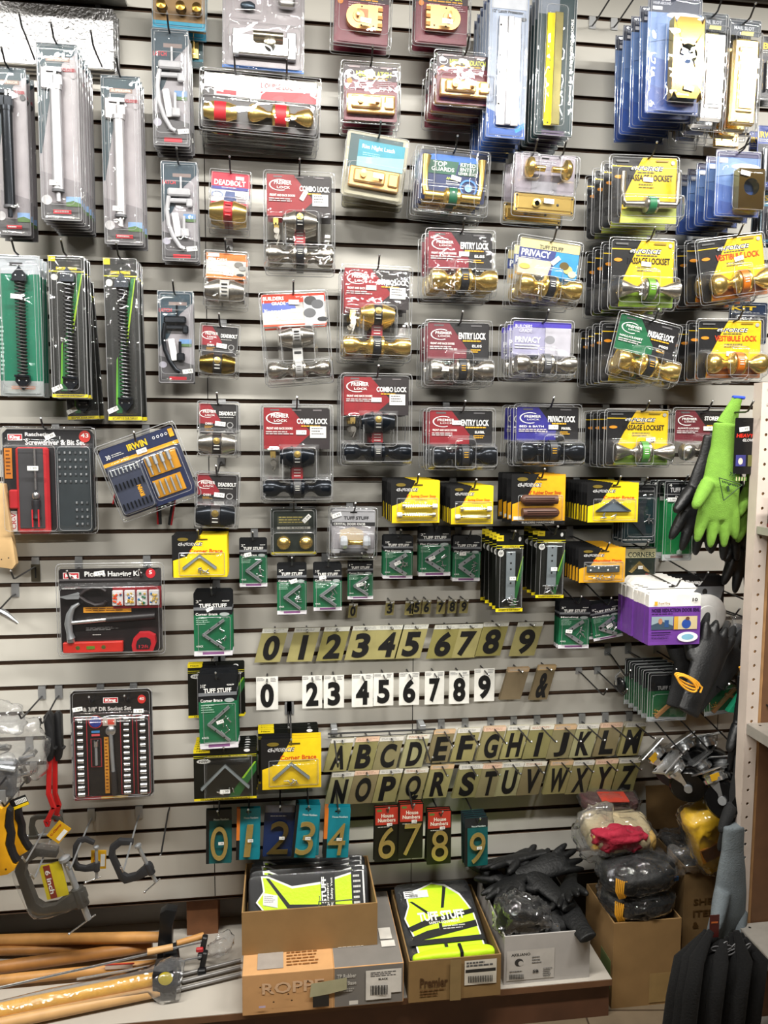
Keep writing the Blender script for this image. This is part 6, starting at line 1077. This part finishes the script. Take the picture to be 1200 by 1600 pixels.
mb = MB(); bx(mb, .003, .5, .004, .012, 0, ztop-.06, C('b58a5c', .7, var=.15, vs=30)); mb.build('particle_board', r)
mb = MB(); bx(mb, hw+.012, .5, .002, .0035, 0, ztop-.07, C('6b4a30', .7, var=.1)); mb.build('brown_back', r)
for k, (py, th) in enumerate(((822, .02), (1130, .028), (1442, .034), (1590, .03))):
    z = W(1166, py, .44).z; mb = MB(); sm_ = C('a9a49c', .45, .3)
    bx(mb, .004, .6, -.42, -.002, z-.002, z, sm_); mb.prism([(0, 0), (0, 0)], 0, 0, sm_) if 0 else None
    bx(mb, .002, .0045, -.42, -.004, z-th, z, sm_); mb.lathe([(.004, 0), (0, .0004)], INK, (.03, -.02, z), (0, 0, 1), 10); mb.build('metal_shelf', r)
z = W(1166, 822, .44).z; mb = MB(); bx(mb, PX+.014, PX+.12, -.60, -.47, z, z+.085, C('17171a', .4)); bx(mb, PX+.0135, PX+.121, -.601, -.469, z, z+.010, C('6a1c20', .4)); tag(mb.build('black_box'), 'small black box with red foot on the shelf unit', 'box')
# ---------------------------------------------------------------- cartons on the platform
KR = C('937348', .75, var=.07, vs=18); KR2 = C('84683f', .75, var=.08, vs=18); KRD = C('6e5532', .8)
def carton(name, x0, x1, yf, yb, z0, z1, m, ds, label=None, t=.004, flaps=()):
    r = empty(name, ((x0+x1)/2, (yf+yb)/2, z0)); tag(r, ds, 'cardboard box'); cx, cy = (x0+x1)/2, (yf+yb)/2; hx, hy, h = (x1-x0)/2, (yb-yf)/2, z1-z0
    for nm, b in (('front_panel', (-hx, hx, -hy, -hy+t, 0, h)), ('back_panel', (-hx, hx, hy-t, hy, 0, h)), ('side_panel', (-hx, -hx+t, -hy+t, hy-t, 0, h)), ('side_panel', (hx-t, hx, -hy+t, hy-t, 0, h)), ('bottom_panel', (-hx+t, hx-t, -hy+t, hy-t, 0, t))): mb = MB(); bx(mb, *b, m); mb.build(nm, r)
    return r
def front_art(r, w_, h_, yf, fn):
    P = Pack.__new__(Pack); P.w, P.h, P.uh, P.vh, P.n, P.cm, P.root = w_, h_, .5, 1.0, 0, MB(), r; fn(P); o = P.cm.build('printing', r); o.location = (0, yf, 0); return o
# wall base box (closed) with printing
x0, x1, z0, z1 = -.112, .325, PZ, PZ+.115
r = empty('wall_base_box', ((x0+x1)/2, -.17, z0)); tag(r, 'long closed orange and grey printed carton under the vest carton', 'cardboard box'); hx = (x1-x0)/2
mb = MB(); bx(mb, -hx, -hx+.245, -.175, .165, 0, z1-z0, C('c99a68', .6, var=.05)); bx(mb, -hx+.245, hx, -.175, .165, 0, z1-z0, C('77736e', .6, var=.05)); mb.build('carton_body', r, 0, .002)
def fa(P):
    P.text('ROPPE', .12, .22, .50, .50, 'd8b490', .02); P.text('TP Rubber', .58, .16, .70, .26, 'c8c4bc', .02); P.text('Wall Base', .58, .34, .70, .44, 'c8c4bc', .02); P.lines(.60, .52, .70, .62, 2, 'a8a49c', .6); P.rect(.76, .12, .985, .72, 'd8d4cc'); P.rect(.76, .12, .92, .86, 'd8d4cc'); P.lines(.79, .17, .96, .30, 3, '5a5856', .6); P.text('BLACK', .84, .33, .90, .38, '3a3a3a', .03)
    for k in range(12): P.rect(.79+.009*k, .50, .794+.009*k+.003*(k % 2), .74, '2a2a2a')
    P.rect(.43, .62, .53, .90, '232120'); P.poly([(.42, .30), (.64, .22), (.64, .52), (.52, .60), (.41, .64)], 'a8a484'); P.rect(.10, .74, .14, .79, 'c8b8d0')
    for u, v in ((.11, .28), (.17, .38), (.28, .50), (.34, .36), (.40, .22), (.30, .66), (.19, .66)): P.ell(u, v, .006, .02, '4a3420')
    P.rect(.655, .80, .71, .90, 'd8d4cc')
front_art(r, .437, .115, -.1755, fa)
P = Pack.__new__(Pack); P.w, P.h, P.uh, P.vh, P.n, P.cm, P.root = .437, .34, .5, .5, 0, MB(), r
P.text('Wall Base', .60, .60, .80, .68, 'c8c4bc', .02); P.lines(.60, .71, .78, .78, 2, 'b8b4ac', .5); P.rect(.09, .62, .25, .95, '9c948c'); P.poly([(.09, .62), (.17, .75), (.25, .62)], 'd8d0c0'); P.lines(.27, .62, .5, .95, 9, '8c5a2c', .4); P.rect(.88, .55, .96, .70, 'd8d4cc'); P.rect(.88, .72, .97, .80, 'd8d4cc')
o = P.cm.build('top_printing', r); o.rotation_euler = (-PI/2, 0, 0); o.location = (0, -.005, z1-z0+.0006)
# vests: folded pack
NEON = C('c4f01e', .6, bump=.3, bs=120, var=.05); VB = C('15161a', .5)
def vest(ds, w_, h_, loc, e, full=True):
    P = Pack.__new__(Pack); P.w, P.h, P.uh, P.vh, P.n, P.cm = w_, h_, .5, .5, 5, MB(); P.root = empty('vest_pack', loc, e); tag(P.root, ds, 'safety vest', 'packed neon safety vests')
    mb = MB(); blob(mb, (0, .008, 0), (w_, .018, h_), VB, .12, .0015, 20, 30, R.random()*9); mb.build('folded_vest', P.root, 50)
    if full:
        P.poly([(.12, .16), (.34, .10), (.50, .04), (.68, .08), (.84, .22), (.90, .36), (.95, .48), (.96, .98), (.12, .98), (.10, .72), (.04, .50), (.12, .34)], 'e4e4e4'); P.poly([(.14, .18), (.34, .12), (.50, .055), (.66, .10), (.82, .24), (.88, .37), (.93, .50), (.94, .97), (.14, .97), (.12, .72), (.06, .50), (.14, .34)], NEON)
        P.poly([(.64, .10), (.68, .12), (.58, .40), (.54, .40)], VB); P.poly([(.15, .28), (.19, .28), (.46, .52), (.42, .54)], VB); P.poly([(.06, .62), (.30, .54), (.96, .44), (.96, .50), (.30, .62), (.10, .68)], VB); P.text('TUFF STUFF', .22, .44, .82, .56, bold=.04, sh=.0); P.text('SAFETY EQUIPMENT', .34, .57, .74, .61); P.poly([(.10, .74), (.30, .68), (.94, .60), (.94, .68), (.30, .78), (.10, .80)], VB); P.lines(.45, .64, .85, .70, 2); P.poly([(.46, .60), (.50, .60), (.49, .70), (.45, .70)], VB); P.rect(.10, .14, .42, .24, 'dcdcdc'); P.lines(.12, .15, .25, .23, 3, '444444')
        for k in range(8): P.rect(.17+.014*k, .195, .176+.014*k, .235, '222222')
        P.rect(.04, .80, .98, .86, VB); P.rect(.46, .86, .50, .97, VB)
    else:
        P.poly([(.10, .02), (.16, .03), (.36, .22), (.60, .18), (.92, .02), (.97, .03), (.97, .98), (.10, .98), (.12, .6), (.06, .45), (.12, .28)], 'e4e4e4'); P.poly([(.115, .05), (.16, .06), (.36, .26), (.60, .22), (.92, .05), (.955, .06), (.955, .97), (.12, .97), (.135, .6), (.075, .45), (.135, .28)], NEON)
        P.poly([(.14, .06), (.17, .07), (.34, .52), (.96, .60), (.96, .66), (.32, .58)], VB); P.rect(.60, .05, .72, .98, VB); P.text('TUFF STUFF', .605, .10, .645, .95, vert=1, bold=.04); P.text('SAFETY EQUIPMENT', .652, .2, .67, .95, vert=1); P.text('High Visibility Safety Vest', .68, .12, .705, .95, vert=1); P.rect(.86, .04, .955, .97, VB); P.lines(.875, .1, .94, .9, 9); P.poly([(.12, .30), (.24, .36), (.24, .56), (.12, .50)], 'dcdcdc'); P.lines(.13, .36, .23, .48, 4, '888888'); P.rect(.60, .64, .96, .68, VB)
    P.cm.v = [(x, y-.0045-.0006, z) for x, y, z in P.cm.v]; P.part('printed_front', P.cm, 0); film('clear_bag', (0, .008, 0), (w_*1.01, .030, h_*1.01), P.root, .14, .0012, 25, 3, n=34, m=CLR); return P.root
bxc = carton('open_carton', -.116, .262, -.262, -.01, z1+.0005, z1+.125, KR, 'open brown carton of neon vests standing on the printed carton')
cx = .073; zt = z1+.005
for k in range(4): vest('neon vest pack standing in the brown carton, '+['frontmost', 'second', 'third', 'rearmost'][k]+' of its four', .350, .160, (cx+.004*(k % 2), -.158+.034*k, zt+.072-.004*k), (-.62, 0, 0), False)
mb = MB(); mb.tube([(.10, -.232, zt+.135), (.10, -.236, zt+.120), (.14, -.238, zt+.119), (.21, -.236, zt+.119)], .0018, CHROME, 6); mb.tube([(.098, -.234, zt+.12), (.098, -.236, zt+.105), (.102, -.236, zt+.105)], .0018, CHROME, 6); tag(mb.build('wire_hook', None, 60), 'loose wire hook lying on the vests in the brown carton', 'hook')
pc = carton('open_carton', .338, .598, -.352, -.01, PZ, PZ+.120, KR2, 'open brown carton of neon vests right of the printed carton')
front_art(pc, .26, .120, -.1716, lambda P: (P.text('Premier', .12, .42, .42, .66, '4a3018', .03), P.lines(.12, .70, .40, .90, 3, '6a4a28', .5), P.rect(.60, .08, .95, .68, 'cfc9bc'), P.rect(.61, .30, .94, .38, '222222'), P.lines(.62, .12, .92, .26, 2, '555555', .6), [P.rect(.64+.018*k, .46, .65+.018*k, .62, '222222') for k in range(15)], P.rect(.44, .0, .56, 1, '86704a')))
vest('neon vest pack lying on top in the right vest carton', .235, .27, (.462, -.165, PZ+.118), (-PI/2+.26, 0, .03), True)
for k in range(3):
    mb = MB(); blob(mb, (0, 0, 0), (.235, .036, .040), NEON, .5, .002, 16, 30, k+30, fold=.004); mb.box((.02, 0, 0), (.009, .0385, .043), VB); o = mb.build('rolled_vest', None, 60); o.location = (.468, -.330+.03*k, PZ+.112-.038*k); o.rotation_euler = (0, -.03, 0); tag(o, 'rolled neon vest at the front rim of the right vest carton, '+['top', 'second', 'third'][k]+' one', 'safety vest', 'rolled neon vests')
for k in range(2): vest('neon vest pack hidden lower in the right vest carton, '+['upper', 'lower'][k]+' one', .235, .25, (.462, -.150, PZ+.070-.032*k), (-PI/2+.1, 0, 0), True)
# white carton with gloves
wc = carton('white_carton', .618, .872, -.316, -.01, PZ, PZ+.145, C('b4b0ac', .7, var=.04), 'open white carton of black gloves in the middle of the platform')
front_art(wc, .254, .145, -.1536, lambda P: (P.rect(.03, .30, .58, .92, 'c4c0ba'), P.text('AKILIANO', .08, .36, .30, .42, '222222', .03), P.ell(.17, .55, .05, .08, '333333'), P.ell(.19, .57, .03, .05, 'c4c0ba'), P.lines(.32, .45, .45, .62, 3, '6a6a6a', .4), P.lines(.06, .72, .24, .76, 1, '444444'), P.text('SB', .33, .72, .40, .79, '333333', .03), P.lines(.45, .70, .56, .90, 5, '6a6a6a', .4), [P.rect(.06+.012*k, .78, .067+.012*k, .88, '222222') for k in range(14)]))
def pile(name, ds, c, s, m, seed, e=(0, 0, 0), fold=.012, amp=.012, cat='gloves', grp=None, n=40, p=.6, wrap=None, extra=None, fr=22):
    r = empty(name, c, e); tag(r, ds, cat, grp); mb = MB(); blob(mb, (0, 0, 0), s, m, p, amp, fr, n, seed, fold=fold); mb.build('folded_fabric', r, 70)
    if wrap: film('plastic_bag', (0, 0, 0), tuple(v+.014 for v in s), r, p, wrap, 42, seed+3, n=64, m=WRAP)
    if extra: extra(r)
    return r
BGL = C('0b0c0d', .6, bump=.5, bs=90)
def small_glove(px, py, d, e, ds, m=BGL, s=.95): return glove('work_glove', px, py, d, s, e, (m, None), ds, grp='black gloves piled in the white carton', spread=.2)
for i, (x, y, z, e, dn) in enumerate(((.66, -.06, .205, (1.9, .3, 1.0), 'left rear'), (.74, -.05, .225, (1.8, -.4, -.6), 'middle rear'), (.83, -.08, .235, (1.7, .5, -1.3), 'right rear'), (.70, -.12, .215, (1.5, .2, 2.2), 'left middle'), (.79, -.14, .215, (1.7, .0, .4), 'middle'), (.86, -.16, .20, (1.8, .6, 2.8), 'right middle'), (.84, -.23, .175, (1.6, -.3, .1), 'right front'), (.72, -.04, .24, (1.5, .4, 1.7), 'topmost left'))):
    g = glove('work_glove', 600, 800, .1, .74, e, (BGL, None), 'black glove in the white carton, '+dn+' of the pile', grp='black gloves piled in the white carton', spread=.2); g.location = (x, y, PZ+z-.03)
pile('glove_bundle', 'dark glove bundle filling the white carton below the pile', (.745, -.16, PZ+.10), (.235, .27, .12), BGL, 5, amp=.01)
r = pile('bagged_gloves', 'clear bag of black and green gloves at the front of the white carton', (.685, -.265, PZ+.165), (.15, .09, .11), BGL, 9, e=(.3, .35, 0), wrap=.014, fold=.015)
mb = MB(); blob(mb, (.045, -.043, -.025), (.05, .02, .02), C('5a7a2a', .7), .7, .003, 30, 16, 2); mb.build('green_patch', r, 60)
film('loose_film', (.07, -.02, -.03), (.10, .05, .15), r, .8, .02, 22, 33)
# tall brown cartons on the floor
bc = carton('tall_carton', .955, 1.165, -.290, -.085, 0, .265, KR, 'tall brown carton full of bagged gloves, standing on the floor'); front_art(bc, .21, .265, -.103, lambda P: (P.rect(.55, .62, .98, .97, '9c8052'),))
o = MB(); bx(o, -.1056, -.105, -.09, -.02, .05, .14, C('6b7a4a', .7)); o.build('green_print', bc)
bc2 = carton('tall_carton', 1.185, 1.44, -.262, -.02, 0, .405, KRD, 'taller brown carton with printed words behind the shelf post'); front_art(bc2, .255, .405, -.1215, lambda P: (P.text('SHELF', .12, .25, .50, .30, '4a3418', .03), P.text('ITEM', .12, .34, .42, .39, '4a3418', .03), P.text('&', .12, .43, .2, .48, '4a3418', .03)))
mb = MB(); mb.box((-.02, .125, .47), (.22, .004, .14), KRD, (-.15, 0, 0)); mb.build('rear_flap', bc2)
def yel(r):
    for j in range(5):
        mb = MB(); x = -.088+.004*j; mb.tube([(x, -.055-.004*j, .03), (x-.008, -.07-.003*j, .0), (x+.004, -.068, -.03), (x+.016+.006*j, -.062, -.02+.006*j), (x+.01, -.062, .02)], .0022, YS, 6); mb.build('yellow_cord', r, 60)
def strip(r): mb = MB(); mb.box((.098, -.055, -.002), (.014, .004, .014), C('1d3a58', .4)); mb.build('blue_clip', r)
r = pile('bagged_gloves', 'clear bag of black gloves with yellow cords, lower front one on the tall carton', (1.055, -.215, .305), (.215, .16, .085), BGL, 21, p=.75, e=(.12, -.06, 0), wrap=.006, fold=.010, extra=yel)
r = pile('bagged_gloves', 'clear bag of black gloves with yellow cords, upper front one on the tall carton', (1.05, -.225, .385), (.225, .15, .09), BGL, 27, p=.75, e=(.15, -.08, 0), wrap=.006, fold=.010, extra=lambda r: (yel(r), strip(r)))
def redext(r):
    mb = MB(); blob(mb, (-.02, -.050, .016), (.17, .065, .075), C('a81e38', .8, bump=.8, bs=90), .6, .012, 34, 40, 6, fold=.016); mb.build('red_fabric', r, 60)
    for s in (-1, 1): mb = MB(); blob(mb, (.088*s, -.04, 0), (.025, .05, .06), C('d8b060', .8, bump=.6, bs=120), .6, .004, 60, 18, s+4); mb.build('tan_edge', r, 60)
pile('bagged_gloves', 'clear bag of red and cream gloves on the tall carton', (1.02, -.15, .470), (.215, .15, .085), C('cdbb94', .8, bump=.4, bs=100), 31, e=(.2, .06, 0), wrap=.008, fold=.008, extra=redext)
pile('bagged_gloves', 'clear bag of dark red gloves, topmost at the rear of the tall carton', (1.03, -.06, .530), (.19, .11, .045), C('4a2a2a', .7, bump=.4), 35, e=(.1, .05, 0), wrap=.006, extra=lambda r: [MB().box((0, -.03, .024), (.09, .05, .006), C('b84030', .5), (.1, 0, 0), ch=.002).build('red_card', r)])
film_r = empty('crumpled_film', (.945, -.16, .47)); tag(film_r, 'crumpled clear plastic film left of the red glove bag', 'plastic film'); film('film', (0, 0, 0), (.12, .08, .20), film_r, .8, .03, 18, 41)
film_r = empty('crumpled_film', (1.22, -.24, .42)); tag(film_r, 'crumpled clear plastic film between the tall cartons', 'plastic film'); film('film', (0, 0, 0), (.16, .07, .11), film_r, .8, .025, 20, 44)
pile('glove_bundle', 'dark glove bundle at the left inside the taller carton', (1.235, -.13, .385), (.09, .14, .08), BGL, 51, wrap=.01); 
def band(r): 
    mb = MB(); mb.box((.0, -.048, -.01), (.13, .006, .05), C('b8741c', .5), ch=.002); mb.build('orange_band', r)
pile('bagged_gloves', 'clear bag of yellow gloves leaning in the taller carton', W(1110, 1304, .27), (.14, .10, .21), C('f0bf24', .5, bump=.3), 55, e=(.2, -.4, 0), wrap=.006, fold=.006, p=.4, extra=band)
# ---------------------------------------------------------------- long tools on the platform at left
WOOD = C('c08c4e', .5, var=.16, vs=18); WOOD2 = C('a8743c', .5, var=.16, vs=18); WOOD3 = C('cba06a', .5, var=.1, vs=18)
def F(px, py, z): 
    v = _r*((px-600)/FPX)-_u*((py-800)/FPX)+_f; return CAM+v*((z-CZ)/v.z)
def handle(ds, pa, pb, ra, rb, m, name='axe', cat='axe', grp='long handled tools on the platform'):
    r = empty(name, pb); tag(r, ds, cat, grp); a, b = Vector(pa)-Vector(pb), Vector((0, 0, 0)); mb = MB(); d_ = (b-a)
    mb.tube([a+d_*t for t in (0, .3, .6, .85, 1)], ra, m, 14, rr=[ra*.9, ra, ra*.95, ra*.95, rb]); mb.build('wooden_handle', r, 60); return r
H1 = handle('axe with dark upright head, rear wooden handle', F(-60, 1470, PZ+.03), F(262, 1464, PZ+.085), .017, .014, WOOD)
mb = MB(); mb.prism([(-.030, -.06), (-.026, -.01), (-.020, .05), (-.018, .085), (.0, .095), (.03, .088), (.026, .075), (.016, .04), (.014, -.02), (.010, -.06)], -.018, .014, C('1c1d1f', .35, .4)); mb.build('axe_head', H1, 25, .003)
mb = MB(); mb.lathe([(.018, 0), (.017, .016), (.010, .022), (0, .024)], C('3a3836', .5), (-.008, -.018, -.068), (0, -1, 0), 16); mb.build('head_end', H1, 40)
handle('thin wooden handle lying behind, without a visible head', F(-60, 1487, PZ+.02), F(235, 1480, PZ+.03), .014, .012, WOOD2, 'wooden_handle_tool', 'tool handle')
H3 = handle('thick brown wooden handle slanting up to the axe head', F(-60, 1520, PZ+.02), F(238, 1478, PZ+.04), .018, .013, WOOD2, 'wooden_handle_tool', 'tool handle')
H4 = handle('hammer with wooden handle and red printed label', F(-60, 1538, PZ+.02), F(255, 1506, PZ+.03), .015, .013, WOOD, 'sledge_hammer', 'hammer'); mb = MB(); mb.box((-.12, -.015, .014), (.075, .003, .014), C('d8c0b0', .5), (0, .04, 0)); mb.box((-.12, -.0155, .021), (.085, .003, .003), C('b8382c', .5), (0, .04, 0)); mb.build('red_label', H4)
mb = MB(); mb.box((.025, 0, .0), (.045, .12, .05), C('2a2b2d', .35, .4), (0, -.05, .2), ch=.006); mb.build('hammer_head', H4, 25)
pb = F(244, 1530, PZ+.045); H5 = handle('splitting maul with bright yellow handle wrapped in film', F(-60, 1592, PZ+.03), pb, .021, .019, C('e3a82e', .4, var=.12), 'splitting_maul', 'hammer')
mb = MB(); mb.prism([(-.005, .035), (.05, .040), (.058, .02), (.055, -.045), (.035, -.075), (.0, -.05), (-.005, -.02)], -.03, .035, C('222327', .4, .4)); mb.lathe([(.020, 0), (.020, .001)], C('d8c41c', .4), (.03, -.0305, .022), (0, -1, 0), 18); mb.build('maul_head', H5, 25, .004)
mb = MB(); a = F(-40, 1590, PZ+.03)-pb; mb.tube([a, a*.6+Vector((0, 0, .004)), a*.3, Vector((-.02, 0, 0)), Vector((.03, 0, -.005)), Vector((.07, 0, -.01))], .03, FILM, 16, rr=[.028, .027, .030, .034, .055, .05])
for i, (x, y, z) in enumerate(mb.v): q = noise.noise(Vector((x*40, y*40, z*40)))*.007; mb.v[i] = (x+q, y+q, z+q*1.3)
mb.build('clear_film', H5, 70)
handle('pale wooden handle below the yellow one', F(-60, 1612, PZ+.02), F(250, 1548, PZ+.022), .016, .015, WOOD3, 'sledge_hammer', 'hammer')
# bar clamps
def barclamp(pa, pb, ds, hd=True):
    r = empty('bar_clamp', pb); tag(r, ds, 'clamp', 'long bar clamps on the platform'); mb = MB(); a = Vector(pa)-Vector(pb); mb.tube([a, (0, 0, 0)], .0035, CHROME, 8); mb.build('steel_bar', r, 40); mb = MB(); mb.box((0, 0, -.01), (.016, .02, .055), C('1a1a1c', .4), (0, .2, 0), ch=.003); mb.box((-.004, -.012, -.036), (.024, .016, .018), C('1a1a1c', .4), ch=.003); mb.build('jaw', r, 25); return r
B1 = barclamp(F(-40, 1552, PZ+.06), F(318, 1471, PZ+.085), 'long chrome bar clamp lying highest over the handles'); B2 = barclamp(F(120, 1530, PZ+.05), F(318, 1495, PZ+.05), 'shorter chrome bar clamp just below the long one')
v0 = F(230, 1488, PZ+.085)-B1.location; v1 = F(270, 1480, PZ+.085)-B1.location; mb = MB(); mb.tube([v0, v1], .010, WOOD3, 12); mb.build('wooden_grip', B1, 50); v0 = F(276, 1474, PZ+.085)-B1.location; v1 = F(318, 1462, PZ+.085)-B1.location; mb = MB(); mb.tube([v0, v1], .009, WOOD, 12, rr=[.008, .010]); mb.build('wooden_grip', B1, 50)
v0 = F(262, 1507, PZ+.06)-B2.location; mb = MB(); mb.box(v0, (.045, .03, .025), C('1a1a1c', .4), (0, -.1, 0), ch=.004); mb.cyl(v0+Vector((.01, -.02, -.02)), v0+Vector((.01, -.02, .02)), .004, CHROME, 8); mb.build('sliding_jaw', B2, 25)
mb = MB(); q = F(312, 1484, PZ+.09)-B1.location; mb.box(q, (.02, .01, .012), C('b8282c', .5), ch=.002); mb.build('red_pad', B1)
film_r = empty('crumpled_film', F(345, 1478, PZ+.05)); tag(film_r, 'crumpled clear film at the end of the bar clamps', 'plastic film'); film('film', (0, 0, 0), (.07, .06, .07), film_r, .8, .02, 26, 61)
for k in range(3):  # thin grey tubes stand in for faint flat grey stripes on the platform
    a = F(232+8*k, 1536+9*k, PZ+.012); b = F(376, 1500+11*k, PZ+.012); mb = MB(); mb.tube([a, b], .005, C('8a8886', .4, .4), 10); tag(mb.build('grey_stripe', None, 60), 'grey stripe right of the maul head, '+['rear', 'middle', 'front'][k]+' one', 'rod', 'grey stripes on the platform')
